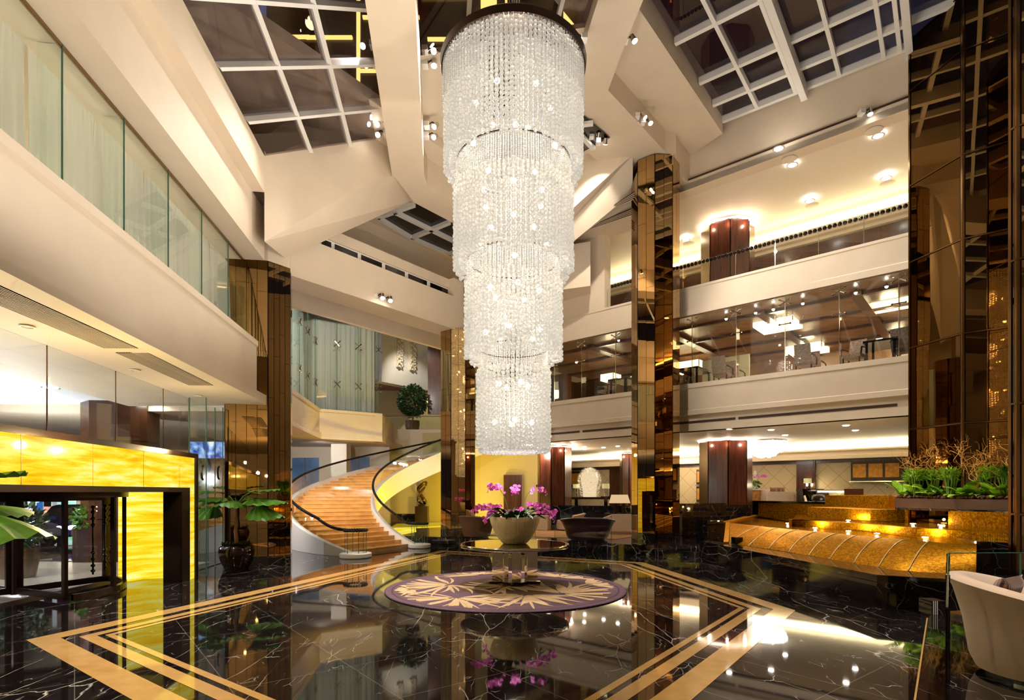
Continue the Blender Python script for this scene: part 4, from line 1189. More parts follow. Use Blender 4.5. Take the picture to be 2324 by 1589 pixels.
# ================================================================== POTTED PLANTS
def fan_leaf(mb, base, az, pitch, L, width=75, droop=.5, n=22, m=0):
    d = V(sin(rad(az)), cos(rad(az)), 0); sd = V(d.y, -d.x, 0)
    b = len(mb.v)
    for i in range(n + 1):
        q = rad(-width + 2 * width * i / n); rl = L * (.80 + .20 * cos(q)) * (1 if i % 2 else .985)
        for j in range(6):
            r = rl * j / 5; f = r * cos(q); s_ = r * sin(q)
            z = r * sin(rad(pitch)) - droop * r * r / L * (.5 + .5 * abs(sin(q))) + (.022 if i % 2 else -.022) * r / L
            p = Vector(base) + d * (f * cos(rad(pitch))) + sd * (s_ * .86) + V(0, 0, z)
            mb.v.append(tuple(p))
    for i in range(n):
        for j in range(5):
            k = b + i * 6 + j; mb.f.append((k, k + 6, k + 7, k + 1)); mb.m.append(m)
def palm(label, loc, pot_r, pot_h, crown, leaves, seed=1):
    t = thing('potted_fan_palm', label, 'potted plant', loc)
    x, y, z0 = loc
    pr = [(.001, 0), (pot_r * .62, 0), (pot_r * .66, .03), (pot_r * .9, pot_h * .35), (pot_r, pot_h * .66), (pot_r * .93, pot_h * .88), (pot_r * .8, pot_h * .96), (pot_r * .86, pot_h), (pot_r * .76, pot_h), (pot_r * .72, pot_h * .9), (.001, pot_h * .9)]
    MB().lathe(pr, loc, 36).build('pot', pbr('glazed_brown', lin((30, 14, 8)), .12), t, smooth=50)
    mb = MB(); rr = random.Random(seed)
    for k in range(90):
        q, r = rr.random() * 2 * pi, pot_r * .72 * rr.random() ** .5
        c = V(x + r * cos(q), y + r * sin(q), z0 + pot_h * .92); d = V(rr.uniform(-1, 1), rr.uniform(-1, 1), rr.uniform(.4, 1.2)) * .12
        sd = V(-d.y, d.x, 0) * .35; mb.face([c, c + d * .5 + sd, c + d, c + d * .5 - sd])
    mb.build('ground_cover', LEAFD, t)
    h = crown - z0
    pts = [V(x + .012 * sin(k), y + .012 * cos(k * 1.7), z0 + pot_h * .85 + (h - pot_h * .85) * k / 14) for k in range(15)]
    MB().tube(pts, [.055 - .0015 * k + (.006 if k % 2 else 0) for k in range(15)], 8).build('stem', BARK, t, smooth='all')
    for az, pitch, rs, L, dr in leaves:
        d = V(sin(rad(az)), cos(rad(az)), 0); mb = MB()
        b0 = V(x, y, crown - .05); e = b0 + d * rs * cos(rad(pitch)) + V(0, 0, rs * sin(rad(pitch)))
        mid = (b0 + e) / 2 + V(0, 0, .06)
        mb.tube([b0, mid, e], .011, 5)
        fan_leaf(mb, e - d * .02, az, pitch * .35 - 5, L * 1.22, 92, dr * .62)
        mb.build('leaf', LEAF, t, smooth=25)
    return t
c = G(536, 1291)
palm('fan palm in a round glazed brown pot in front of the bronze mirrored column', (c.x, c.y, .0), .43, .66, 1.72,
     [(275, 42, .45, .62, .35), (80, 42, .5, .62, .3), (92, 18, .5, .72, .45), (100, -2, .62, .60, .9), (262, -2, .52, .60, .9), (285, 16, .5, .55, .5), (180, 20, .3, .5, .7), (10, 30, .4, .5, .3), (320, 60, .4, .55, .2), (230, 30, .35, .5, .5)])
palm('fan palm whose leaves reach in from the left edge before the portal', (-6.9, 6.6, 0), .42, .62, 1.75,
     [(95, 8, .55, .78, .75), (70, 55, .5, .6, .2), (130, 30, .5, .6, .4), (20, 20, .4, .6, .5), (200, 20, .4, .6, .5), (270, 25, .4, .6, .5), (320, 30, .4, .6, .5)], 3)

def bush(mb, c, r, n, leaf, seed, sz=1.0, m=0):
    rr = random.Random(seed)
    for k in range(n):
        d = Vector((rr.gauss(0, 1), rr.gauss(0, 1), rr.gauss(0, 1))).normalized(); q = Vector(c) + Vector((d.x, d.y, d.z * sz)) * r * rr.uniform(.55, 1) ** .6
        a = Vector((rr.gauss(0, 1), rr.gauss(0, 1), rr.gauss(0, .7))).normalized(); a = (a + d * .8).normalized() * leaf * rr.uniform(.7, 1.3)
        s = a.cross(Vector((rr.gauss(0, 1), rr.gauss(0, 1), rr.gauss(0, 1)))).normalized() * leaf * .26
        mb.face([q, q + a * .5 + s, q + a, q + a * .5 - s], m)
def topiary(label, loc, h_pot, w_pot, z_trunk, r, n, seed, leaf=.14, mat=None, name='potted_tree', square=True):
    t = thing(name, label, 'potted plant', loc)
    mb = MB()
    if square: mb.prism([(loc[0] + s * w_pot * k, loc[1] + s2 * w_pot * k) for k, (s, s2) in ((.42, (-1, -1)), (.42, (1, -1)), (.42, (1, 1)), (.42, (-1, 1)))], loc[2], loc[2] + h_pot); mb.build('planter_pot', pbr('pot_dark', lin((52, 36, 34)), .35), t)
    else: mb.lathe([(.001, 0), (w_pot * .42, 0), (w_pot * .5, h_pot * .5), (w_pot * .5, h_pot), (w_pot * .42, h_pot), (w_pot * .4, h_pot * .85), (.001, h_pot * .85)], loc, 28); mb.build('planter_pot', pbr('pot_bronze', lin((86, 60, 36)), .3, metal=.5), t, smooth=40)
    x, y, z = loc
    MB().tube([V(x, y, z + h_pot * .8), V(x + .03, y, z + (h_pot + z_trunk) / 2), V(x, y, z + z_trunk)], .045, 7).build('trunk', BARK, t)
    mb = MB(); bush(mb, (x, y, z + z_trunk + r * .75), r, n, leaf, seed, 1.1); mb.build('foliage', mat or LEAFD, t)
    return t
c = P(936, 972, 33.4)
topiary('round clipped ficus tree in a bronze pot on the upper landing', (c.x, c.y, 5.6), .62, .85, 1.15, .86, 2600, 5, .17, LEAFD, square=False)
c = P(40, 0, 13.4); topiary('round shrub in a bronze pot just outside the entrance, at the left edge', (c.x, c.y, -.03), .75, .8, .8, .55, 500, 6, .16, LEAFD, 'potted_shrub', square=False)
c = P(200, 0, 16.5); topiary('shrub in a tall square dark planter outside, right of the revolving door posts', (c.x, c.y, -.03), 1.0, .62, 1.0, .34, 300, 7, .16, LEAF, 'potted_shrub')
# golden tower with lit strips, seen through the left and central skylights
t = thing('golden_tower', 'tall golden glazed building with lit strips seen through the left skylight', 'building', (-4, 34, -.03)); t['kind'] = 'thing'
TOW = pbr('tower_glass', lin((44, 26, 10)), .3, noise=.7, nscale=.5, emis=lin((90, 52, 14)), estr=.10)
MB().box((-4.5, 45, 40), (25, 12, 80)).build('shaft', TOW, t)
mb = MB()
for x0, x1, zs in ((-17, -14.2, (19.5, 22.6, 25.5, 28.6, 31, 33.5, 36)), (-14, -10.8, (20.4, 24, 27, 30.2, 33.6)), (-10.4, -6.5, (21.5, 26.5, 31.2, 35)), (-6, -2.6, (30, 33.2, 36.5)), (-.5, 3.2, (31, 34.8, 38))):
    for z in zs: mb.box(((x0 + x1) / 2 + R.uniform(-.3, .3), 38.9, z + R.uniform(-.4, .4)), (x1 - x0, .2, .16))
for x in (-10.6, ): mb.box((x, 38.9, 46), (.22, .2, 60))
mb.box((-1.6, 38.85, 50), (1.1, .2, 40)); mb.box((3.9, 38.85, 50), (.7, .2, 36)); mb.box((-.4, 38.85, 50), (.15, .2, 40))
mb.build('light_strip', glow('tower_strip', (1.0, .66, .18), 2.4), t)
MB().box((-17.4, 38.6, 40), (.85, 1, 80)).build('corner_pylon', pbr('pylon', lin((120, 126, 170)), .5, emis=lin((96, 104, 170)), estr=.5), t)
o = MB().box((-24.5, 44, 40), (12, 8, 80)).build('dark_tower', pbr('dark_tower', lin((54, 48, 56)), .4, emis=lin((60, 54, 66)), estr=.12)); tag(o, 'plain dark grey building at the left behind the left skylight', 'building')
def dots():
    mt, nt, out = newmat('dotted_facade'); tc = nd(nt, 'ShaderNodeTexCoord')
    v = nd(nt, 'ShaderNodeTexVoronoi', feature='F1', i_Scale=1.6); v.inputs['Randomness'].default_value = 0; nt.links.new(tc.outputs['Object'], v.inputs['Vector'])
    e = nd(nt, 'ShaderNodeEmission'); e.inputs[1].default_value = .5
    nt.links.new(ramp(nt, v.outputs['Distance'], [(.22, (.55, .18, .12)), (.3, (.035, .015, .018))]), e.inputs[0]); nt.links.new(e.outputs[0], out.inputs[0]); return mt
o = MB().box((20, 58, 44), (24, 8, 76)).build('dotted_building', dots()); tag(o, 'dark building with dotted red facade seen through the right skylight', 'building')
# ================================================================== CHANDELIER
XC, YC = .03, 12.1
def np_mesh(name, verts, faces, mat, smooth=True):
    """one mesh from numpy arrays; faces (n,4) quads or (n,3) tris"""
    me = bpy.data.meshes.new(name); k = faces.shape[1]
    me.vertices.add(len(verts)); me.vertices.foreach_set('co', verts.astype(np.float32).ravel())
    me.loops.add(faces.size); me.loops.foreach_set('vertex_index', faces.astype(np.int32).ravel())
    me.polygons.add(len(faces)); me.polygons.foreach_set('loop_start', np.arange(0, faces.size, k, dtype=np.int32))
    me.polygons.foreach_set('loop_total', np.full(len(faces), k, np.int32))
    if smooth: me.polygons.foreach_set('use_smooth', np.ones(len(faces), bool))
    me.materials.append(mat); me.update(calc_edges=True); me.validate()
    return me
def ico():
    p = (1 + 5 ** .5) / 2
    v = np.array([(-1, p, 0), (1, p, 0), (-1, -p, 0), (1, -p, 0), (0, -1, p), (0, 1, p), (0, -1, -p), (0, 1, -p), (p, 0, -1), (p, 0, 1), (-p, 0, -1), (-p, 0, 1)], float)
    f = [(0, 11, 5), (0, 5, 1), (0, 1, 7), (0, 7, 10), (0, 10, 11), (1, 5, 9), (5, 11, 4), (11, 10, 2), (10, 7, 6), (7, 1, 8), (3, 9, 4), (3, 4, 2), (3, 2, 6), (3, 6, 8), (3, 8, 9), (4, 9, 5), (2, 4, 11), (6, 2, 10), (8, 6, 7), (9, 8, 1)]
    v /= np.linalg.norm(v[0]); v = [tuple(x) for x in v]; cache = {}; out = []
    def mid(a, b):
        k = (min(a, b), max(a, b))
        if k not in cache:
            m_ = np.array(v[a]) + np.array(v[b]); m_ /= np.linalg.norm(m_); cache[k] = len(v); v.append(tuple(m_))
        return cache[k]
    for a, b, c in f:
        x, y, z = mid(a, b), mid(b, c), mid(c, a); out += [(a, x, z), (b, y, x), (c, z, y), (x, y, z)]
    return np.array(v), np.array(out)
ICV, ICF = ico()
OCV = np.array([(1, 0, 0), (0, 1, 0), (-1, 0, 0), (0, -1, 0), (0, 0, 1), (0, 0, -1)], float)
OCF = np.array([(0, 1, 4), (1, 2, 4), (2, 3, 4), (3, 0, 4), (1, 0, 5), (2, 1, 5), (3, 2, 5), (0, 3, 5)])
def beads(name, centres, radii, mat, parent, tv=None, tf=None):
    tv = ICV if tv is None else tv; tf = ICF if tf is None else tf
    c = np.asarray(centres, float); r = np.asarray(radii, float)
    if r.ndim == 1: r = np.repeat(r[:, None], 3, 1)
    v = (tv[None] * r[:, None, :] + c[:, None, :]).reshape(-1, 3)
    f = (tf[None] + (np.arange(len(c)) * len(tv))[:, None, None]).reshape(-1, 3)
    o = link(name, np_mesh(name, v, f, mat), parent); o['kind'] = 'stuff'
    return o
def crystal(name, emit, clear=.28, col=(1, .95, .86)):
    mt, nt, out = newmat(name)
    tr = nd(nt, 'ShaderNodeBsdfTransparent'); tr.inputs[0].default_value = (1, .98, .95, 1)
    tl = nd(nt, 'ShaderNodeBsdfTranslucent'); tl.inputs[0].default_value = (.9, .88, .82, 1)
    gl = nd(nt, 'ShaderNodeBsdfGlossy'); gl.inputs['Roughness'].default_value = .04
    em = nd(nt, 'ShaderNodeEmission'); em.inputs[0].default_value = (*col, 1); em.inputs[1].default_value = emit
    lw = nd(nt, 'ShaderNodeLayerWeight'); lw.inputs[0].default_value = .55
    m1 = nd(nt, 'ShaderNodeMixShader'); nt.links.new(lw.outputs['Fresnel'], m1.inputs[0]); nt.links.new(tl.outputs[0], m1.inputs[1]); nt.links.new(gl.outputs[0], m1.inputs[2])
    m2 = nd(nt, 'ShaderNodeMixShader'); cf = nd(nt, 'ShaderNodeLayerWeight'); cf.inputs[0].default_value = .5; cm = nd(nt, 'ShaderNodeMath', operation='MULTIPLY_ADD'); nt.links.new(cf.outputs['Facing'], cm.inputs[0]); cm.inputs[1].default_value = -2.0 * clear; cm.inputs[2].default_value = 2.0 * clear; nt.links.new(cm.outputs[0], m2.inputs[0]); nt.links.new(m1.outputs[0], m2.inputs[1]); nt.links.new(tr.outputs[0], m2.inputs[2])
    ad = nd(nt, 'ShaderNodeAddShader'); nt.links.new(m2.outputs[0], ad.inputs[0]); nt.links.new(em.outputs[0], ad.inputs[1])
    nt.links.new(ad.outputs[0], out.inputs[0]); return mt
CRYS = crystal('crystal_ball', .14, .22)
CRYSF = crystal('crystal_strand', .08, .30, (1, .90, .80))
def bead_tier(r, ztop, zbot, fine, rr, ball=.046, wob=.12):
    """strands of balls on a cylinder; the strands end in a soft scalloped edge"""
    cs, rs = [], []
    n = int(2 * pi * r / (ball * 2.02))
    for i in range(n):
        q = 2 * pi * (i + .5 * 0) / n
        zb = zbot + wob * rr.random() * .6 + .05 * sin(q * 9)
        z = ztop - rr.random() * ball * 2
        j = 0
        while z > zb:
            b = ball * rr.uniform(.86, 1.06)
            cs.append((XC + (r + rr.uniform(-.015, .015)) * cos(q), YC + (r + rr.uniform(-.015, .015)) * sin(q), z)); rs.append(b)
            z -= b * 2.02; j += 1
    return cs, rs
t = thing('crystal_chandelier', 'giant tiered crystal bead chandelier hanging over the round table', 'chandelier', (XC, YC, 2.85))
TIERS = [(1.45, 11.02, 8.78, 0), (1.25, 9.0, 6.70, .55), (1.015, 6.95, 4.80, .5), (.765, 5.05, 2.88, .45)]
rr = random.Random(11)
for k, (r, zt, zb, fz) in enumerate(TIERS):
    top = zt - fz
    cs, rs = bead_tier(r, top if k else zt, zb, fz, rr)
    beads('bead_curtain', cs, rs, CRYS, t)
    cs, rs = bead_tier(r - .11, top - .3, zb + .12, fz, rr, .05)
    beads('inner_bead_curtain', cs, rs, CRYS, t)
    # fine straight strands: over the whole first tier and at the neck of the others
    cs, rs = [], []
    rf = (r + .05) if k == 0 else r * .97
    z0, z1 = (zt, zt - .75) if k == 0 else (zt, top - .25)
    n = int(2 * pi * rf / (.05 if k else .075))
    for i in range(n):
        q = 2 * pi * i / n; z = z0 - rr.random() * .03; ze = z1 - rr.random() * .15
        while z > ze:
            cs.append((XC + rf * cos(q), YC + rf * sin(q), z)); rs.append((.015, .015, .020)); z -= .038
    beads('fine_strands', cs, np.array(rs), CRYSF, t, OCV, OCF)
    if k:
        MB().lathe([(r - .06, zt), (r - .03, zt), (r - .03, zt + .02), (r - .06, zt + .02), (r - .06, zt)], (XC, YC, 0), 48).build('hoop', DARKM, t)
MB().lathe([(1.40, 11.02), (1.54, 11.0), (1.56, 11.14), (1.50, 11.2), (1.3, 11.22), (.1, 11.3), (.001, 11.3)], (XC, YC, 0), 64).build('rim_canopy', DARKM, t, smooth=40)
mb = MB()
for q in range(5): mb.tube([V(XC + .1 * cos(q * 1.26), YC + .1 * sin(q * 1.26), 11.25), V(XC + .1 * cos(q * 1.26), YC + .1 * sin(q * 1.26), 15.2)], .02, 6)
mb.tube([V(XC, YC, 11.25), V(XC, YC, 15.2)], .07, 10)
mb.build('suspension_chains', STEEL, t)
# bottom disc of beads
cs, rs = [], []
for k in range(9):
    r = .72 * k / 8
    for i in range(max(1, int(2 * pi * r / .09))):
        q = 2 * pi * i / max(1, int(2 * pi * r / .09)); cs.append((XC + r * cos(q), YC + r * sin(q), 2.86 + .02 * rr.random())); rs.append(.04)
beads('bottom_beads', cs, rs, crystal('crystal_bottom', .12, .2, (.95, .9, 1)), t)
BULB = glow('chandelier_bulb', (1, .90, .74), 45)
for z, rr_, n in ((10.3, .8, 6), (9.3, .9, 5), (8.3, .7, 6), (7.4, .75, 5), (6.3, .55, 5), (5.4, .6, 5), (4.3, .35, 4), (3.5, .4, 4)):
    for i in range(n):
        q = 2 * pi * (i + .3 * z) / n
        MB().ball((XC + rr_ * cos(q), YC + rr_ * sin(q), z), .06, 10, 6).build('bulb', BULB, t, smooth='all')

# ================================================================== RUG, TABLE, ORCHIDS
RX, RY, RR = -.13, 11.75, 2.47
rr = random.Random(4)
mb = MB()
mb.lathe([(.001, .022), (RR - .17, .022)], (RX, RY, 0), 96, 0)
mb.lathe([(RR - .17, .022), (RR - .15, .0225), (RR - .135, .022)], (RX, RY, 0), 96, 1)
mb.lathe([(RR - .135, .022), (RR - .02, .022)], (RX, RY, 0), 96, 0)
mb.lathe([(RR - .02, .022), (RR, .015), (RR, .003), (.001, .003)], (RX, RY, 0), 96, 1)
mb.lathe([(.001, .0235), (1.12, .0235)], (RX + .1, RY + .12, 0), 64, 3)  # ochre centre; part of the table's shadow is painted into its dark tone
def stroke(a, b, bend, w, m, z):
    a, b = Vector((a[0], a[1])), Vector((b[0], b[1])); d = b - a; nrm = Vector((-d.y, d.x)); L, Rr = [], []
    for i in range(9):
        u = i / 8; c = a + d * u + nrm * bend * 4 * u * (1 - u)
        ww = w * (sin(pi * min(1, u * .92 + .08)) ** .7); tn = (d + nrm * bend * 4 * (1 - 2 * u)).normalized(); sd = Vector((-tn.y, tn.x)) * ww
        L.append(c + sd); Rr.append(c - sd)
    ok = lambda p: (p - Vector((RX, RY))).length < RR - .19
    for i in range(8):
        q = [L[i], L[i + 1], Rr[i + 1], Rr[i]]
        if all(ok(p) for p in q): mb.face([(p.x, p.y, z) for p in q], m)
z = .0245
for cx_, cy_, a0, a1, n, L in ((-1.2, .3, 100, 330, 15, 1.4), (-.9, -1.2, 150, 400, 15, 1.3), (1.1, -.8, -60, 150, 17, 1.5), (.4, -.9, 180, 360, 12, 1.2), (1.2, 1.3, -30, 150, 12, 1.2), (-.6, 1.7, 40, 220, 12, 1.2), (1.7, .3, -40, 90, 9, .9), (-1.9, -.3, 120, 290, 10, .8), (.0, .1, 0, 360, 12, .9), (.3, 1.9, 20, 160, 8, .9)):
    n = int(n * 1.7)
    for k in range(n):
        q = rad(a0 + (a1 - a0) * k / n + rr.uniform(-6, 6)); l = L * rr.uniform(.55, 1.1); s_ = rr.uniform(.05, .2)
        a = (RX + cx_ + cos(q) * s_, RY + cy_ + sin(q) * s_); b = (a[0] + cos(q) * l, a[1] + sin(q) * l)
        z += .00004; stroke(a, b, rr.uniform(-.12, .12), rr.uniform(.028, .07), 2, z)
PURP = pbr('rug_plum', lin((104, 74, 88)), .95, noise=.15, nscale=6, bump=.2, bscale=200)
PURD = pbr('rug_dark_plum', lin((64, 44, 66)), .95)
RUGB = pbr('rug_beige', lin((214, 180, 138)), .95, noise=.1, nscale=8)
RUGO = pbr('rug_ochre_shaded', lin((92, 62, 30)), .95, noise=.2, nscale=5)
o = mb.build('round_rug', [PURP, PURD, RUGB, RUGO]); tag(o, 'round plum rug with sweeping beige leaf pattern under the mirrored table', 'rug')
TX, TY, ZT = .06, 12.19, .888
t = thing('round_table', 'round bronze-mirror table on a cluster of mirrored block legs', 'table', (TX, TY, .025))
MB().lathe([(.001, ZT - .012), (1.13, ZT - .012), (1.135, ZT), (.001, ZT)], (TX, TY, 0), 96).build('top', mirror('table_mirror', (.50, .42, .26), .02), t)
MB().lathe([(1.12, ZT - .075), (1.165, ZT - .07), (1.175, ZT - .03), (1.165, ZT + .004), (1.135, ZT + .004), (1.12, ZT - .075)], (TX, TY, 0), 96).build('metal_rim', STEEL, t, smooth=40)
MB().lathe([(.001, ZT - .07), (1.12, ZT - .07)], (TX, TY, 0), 64).build('underside', BLACK, t)
for dx, dy, w_, d_ in ((-.37, 0, .235, .22), (-.185, .12, .09, .09), (.035, -.31, .19, .14), (.24, .16, .05, .09), (.38, 0, .22, .22), (.035, .31, .18, .14)):
    MB().box((TX + dx, TY + dy, (ZT + .03) / 2 + .01), (w_, d_, ZT - .15)).build('leg', mirror('leg_mirror', (.74, .68, .58), .015), t)
mb = MB(); mb.lathe([(.001, .026), (.30, .026), (.30, .085), (.001, .085)], (TX, TY, 0), 40); mb.box((TX, TY, .05), (1.1, .16, .05)); mb.box((TX, TY, .05), (.16, .9, .05))
mb.build('base', DARKM, t)
# bowl and orchids
t = thing('orchid_bowl', 'cream textured bowl of magenta orchids on the round table', 'flower bowl', (TX, TY, ZT))
pr = [(.001, .003), (.24, .003), (.27, .02), (.36, .12), (.455, .28), (.52, .44), (.55, .57), (.545, .585), (.52, .58), (.49, .44), (.4, .28), (.001, .26)]
BOWL = pbr('hammered_cream', lin((230, 208, 164)), .55, bump=.8, bscale=30, bdist=.022, stretch=(1, 1, .3), noise=.08, nscale=20)
MB().lathe(pr, (TX, TY, ZT), 64).build('bowl', BOWL, t, smooth=60)
MB().lathe([(.001, .5), (.5, .5)], (TX, TY, ZT), 32).build('soil', SOIL, t)
mb = MB(); rr = random.Random(9)
for k in range(38):
    q = rr.random() * 2 * pi; r0 = rr.uniform(.08, .44); L = rr.uniform(.30, .50); d = V(cos(q), sin(q), 0); sd = V(-d.y, d.x, 0)
    b = V(TX + r0 * cos(q), TY + r0 * sin(q), ZT + .52); n = 6; up = rr.uniform(.7, 1.35)
    vs_ = []
    for i in range(n + 1):
        u = i / n; c = b + d * (L * u * .85) + V(0, 0, L * (up * u - .75 * u * u)); w_ = .062 * sin(pi * (.12 + .86 * u)) ** .7
        vs_.append((c + sd * w_ + V(0, 0, .02), c, c - sd * w_ + V(0, 0, .02)))
    for i in range(n):
        for j in (0, 1): mb.face([vs_[i][j], vs_[i][j + 1], vs_[i + 1][j + 1], vs_[i + 1][j]])
mb.build('leaves', LEAFD, t, smooth='all')
def flower(mb, c, f, s):
    f = f.normalized(); a = f.cross(V(0, 0, 1)); a = a.normalized() if a.length > .1 else V(1, 0, 0); b = a.cross(f)
    for ang, L, w_ in ((90, 1, .42), (-30, .95, .42), (210, .95, .42), (20, 1.05, .62), (160, 1.05, .62)):
        d = a * cos(rad(ang)) + b * sin(rad(ang)); sd = f.cross(d)
        mb.face([c, c + d * s * L * .55 + sd * s * w_ + f * s * .12, c + d * s * L * 1.0 + f * s * .02, c + d * s * L * .55 - sd * s * w_ + f * s * .12], 0)
    mb.ball(c + f * s * .15, s * .2, 6, 4, 1)
# each spray: root offset, control points given by where the photograph's sprays arch (dx, dz from the bowl centre)
SPR = [((-.2, 0), (-.28, .78), (-.75, .66), .34, 14, (-.86, .62)), ((-.1, .1), (-.2, .72), (-.52, .62), .2, 12, (-.5, .58)), ((-.05, -.1), (-.12, .62), (-.2, .5), .12, 9, (-.2, .42)),
       ((-.12, .05), (-.2, 1.12), (-.45, 1.2), .2, 12, (-.55, 1.05)), ((.0, 0), (.02, 1.1), (.1, 1.16), .1, 10, (-.06, .98)), ((.1, 0), (.2, 1.16), (.55, 1.18), .1, 8, (.66, .98)),
       ((.1, .05), (.2, .78), (.45, .72), .2, 12, (.5, .6)), ((.15, -.05), (.3, .8), (.7, .70), .3, 14, (.88, .5)), ((.05, -.12), (.06, .7), (.12, .58), .1, 9, (.12, .46)), ((-.1, -.15), (-.35, .6), (-.6, .5), .12, 8, (-.68, .36)), ((.2, -.1), (.45, .7), (.7, .62), .1, 9, (.84, .40))]
for k, (r0, p1, p2, sp_, n, p3) in enumerate(SPR):
    y0 = TY + rr.uniform(-.2, .2); y3 = TY + rr.uniform(-.35, .25)
    p0_ = V(TX + r0[0], TY + r0[1], ZT + .5); a = V(TX + p1[0], (y0 + TY) / 2, ZT + p1[1] + .12); b = V(TX + p2[0], y0, ZT + p2[1] + .14); c = V(TX + p3[0], y3, ZT + p3[1] + .12)
    def bz(u): return p0_ * (1 - u) ** 3 + a * 3 * u * (1 - u) ** 2 + b * 3 * u * u * (1 - u) + c * u ** 3
    s = MB().tube([bz(i / 14) for i in range(15)], .007, 5).build('flower_stem', STEM, t)
    mb = MB()
    for i in range(int(n * 2.1)):
        u = .42 + .58 * (i + .5) / int(n * 2.1); q = bz(u)
        flower(mb, q + V(rr.uniform(-.07, .07), rr.uniform(-.10, .10), rr.uniform(-.06, .06)), V(rr.uniform(-.7, .7), -1, rr.uniform(-.2, .7)), rr.uniform(.036, .050))
    for i in range(3): mb.ball(bz(1) + V(rr.uniform(-.03, .03), rr.uniform(-.03, .03), -.03 * i), .014, 6, 4, 0)
    mb.build('blossoms', [PINK, YEL], s)
# ================================================================== FOUNTAIN
ft = thing('gold_mosaic_fountain', 'stepped fountain of gold mosaic with a curved cascade and black marble ledge', 'fountain', (8, 13, 0))
Fa, Fb, Fc = G(1587, 1272), G(1990, 1378), G(2112, 1388)
dFc = (Fc - Fb).normalized(); Fd = Fc + dFc * 2.6
LZ = .56
ri = [G(1655, 1233, LZ), G(1766.6, 1249.7, LZ), G(1904, 1272.6, LZ), G(1960, 1281.6, LZ), G(2030.6, 1293.5, LZ), G(2072, 1297, LZ), G(2215, 1305, LZ)]
lip = [G(1657, 1186.7, 1.0), G(1743.6, 1196.6, 1.0), G(1870, 1208, 1.0), G(1940, 1214.5, 1.0), G(2020, 1221.5, 1.0), G(2072, 1225.8, 1.0), G(2216.6, 1238.8, 1.0)]
plan = [Fa, Fb, Fc, Fd, V(9.9, 9.2, 0), V(10.6, 11.0, 0), V(12.5, 13.2, 0), V(12.5, 19.5, 0), V(8.0, 21.5, 0), V(6.6, 18.0, 0)]
mb = MB(); mb.prism([(p.x, p.y) for p in (Fa, Fb, Fc, Fd, Fd + V(.4, 1.4, 0), ri[-1], ri[5], ri[4], ri[3], ri[0], ri[0] + V(-.3, .9, 0))], 0, LZ)
mb.build('marble_ledge', MARB2, ft)
# cascade: convex ramp from lip to ledge
def lerp_poly(ps, u):
    L = [0.0]
    for a, b in zip(ps[:-1], ps[1:]): L.append(L[-1] + (b - a).length)
    s_ = u * L[-1]
    for i in range(len(ps) - 1):
        if s_ <= L[i + 1] + 1e-9:
            return ps[i] + (ps[i + 1] - ps[i]) * ((s_ - L[i]) / (L[i + 1] - L[i]))
    return ps[-1]
def casc(u, v):                               # v 0 at the lip, 1 at the ledge
    a, b = lerp_poly(lip, u), lerp_poly(ri, u)
    p = a + (b - a) * v; p.z = LZ + (1.0 - LZ) * (1 - v ** 1.75)
    return p
mb = MB().grid(casc, 40, 12)
mb.build('cascade', MOSA, ft, smooth='all')
uu = [.25, .345, .435, .52, .60, .675, .75, .82, .885]
SEAM = pbr('cascade_seam', lin((236, 206, 150)), .2, spec=.8)  # pale lines are the panel seams of the cascade
for u in uu:
    pts = [casc(max(0, u - .25 * (1 - (u - .25) / .72) * v / 12), v / 12) + V(0, 0, .006) for v in range(13)]
    MB().tube(pts, .012, 6, flat=.6).build('cascade_seam', SEAM, ft, smooth='all')
# pools and risers behind
WATER = None
def water():
    mt, nt, out = newmat('pool_water')
    tr = nd(nt, 'ShaderNodeBsdfTransparent'); tr.inputs[0].default_value = (.86, .80, .62, 1)
    gl = nd(nt, 'ShaderNodeBsdfGlossy'); gl.inputs['Roughness'].default_value = .02
    tc = nd(nt, 'ShaderNodeTexCoord'); n = nd(nt, 'ShaderNodeTexNoise', i_Scale=3.0, i_Detail=2.0); nt.links.new(tc.outputs['Object'], n.inputs['Vector'])
    bp = nd(nt, 'ShaderNodeBump'); bp.inputs['Strength'].default_value = .12; bp.inputs['Distance'].default_value = .03; nt.links.new(n.outputs['Fac'], bp.inputs['Height']); nt.links.new(bp.outputs[0], gl.inputs['Normal'])
    mx = nd(nt, 'ShaderNodeMixShader'); nt.links.new(schlick(nt, .05), mx.inputs[0]); nt.links.new(tr.outputs[0], mx.inputs[1]); nt.links.new(gl.outputs[0], mx.inputs[2]); nt.links.new(mx.outputs[0], out.inputs[0]); return mt
WATER = water()
ups = [G(1790, 1190, 1.0), G(1860, 1196, 1.0), G(1940, 1202, 1.0), G(2072, 1213.5, 1.0), G(2209, 1223.6, 1.0), G(2296, 1229, 1.0)]   # foot of the second riser
back = [V(12.3, 13.6, 0), V(12.6, 19.0, 0), V(9.6, 22.6, 0), G(1722, 1172, 1.0)]
fl = [*lip, G(2216, 1229, 1.0), *back]
mb = MB()
mb.prism([(p.x, p.y) for p in fl], .5, .965); mb.build('pool_bed', MOSA, ft)
MB().face([(p.x, p.y, .995) for p in fl]).build('pool_water', WATER, ft)
t2 = [*ups, V(12.4, 13.5, 0), V(12.6, 19.0, 0), V(10.6, 21.0, 0), G(1797, 1178, 1.19)]
MB().prism([(p.x, p.y) for p in t2], .9, 1.165).build('upper_pool_bed', MOSA, ft)
MB().face([(p.x, p.y, 1.19) for p in t2]).build('upper_pool_water', WATER, ft)
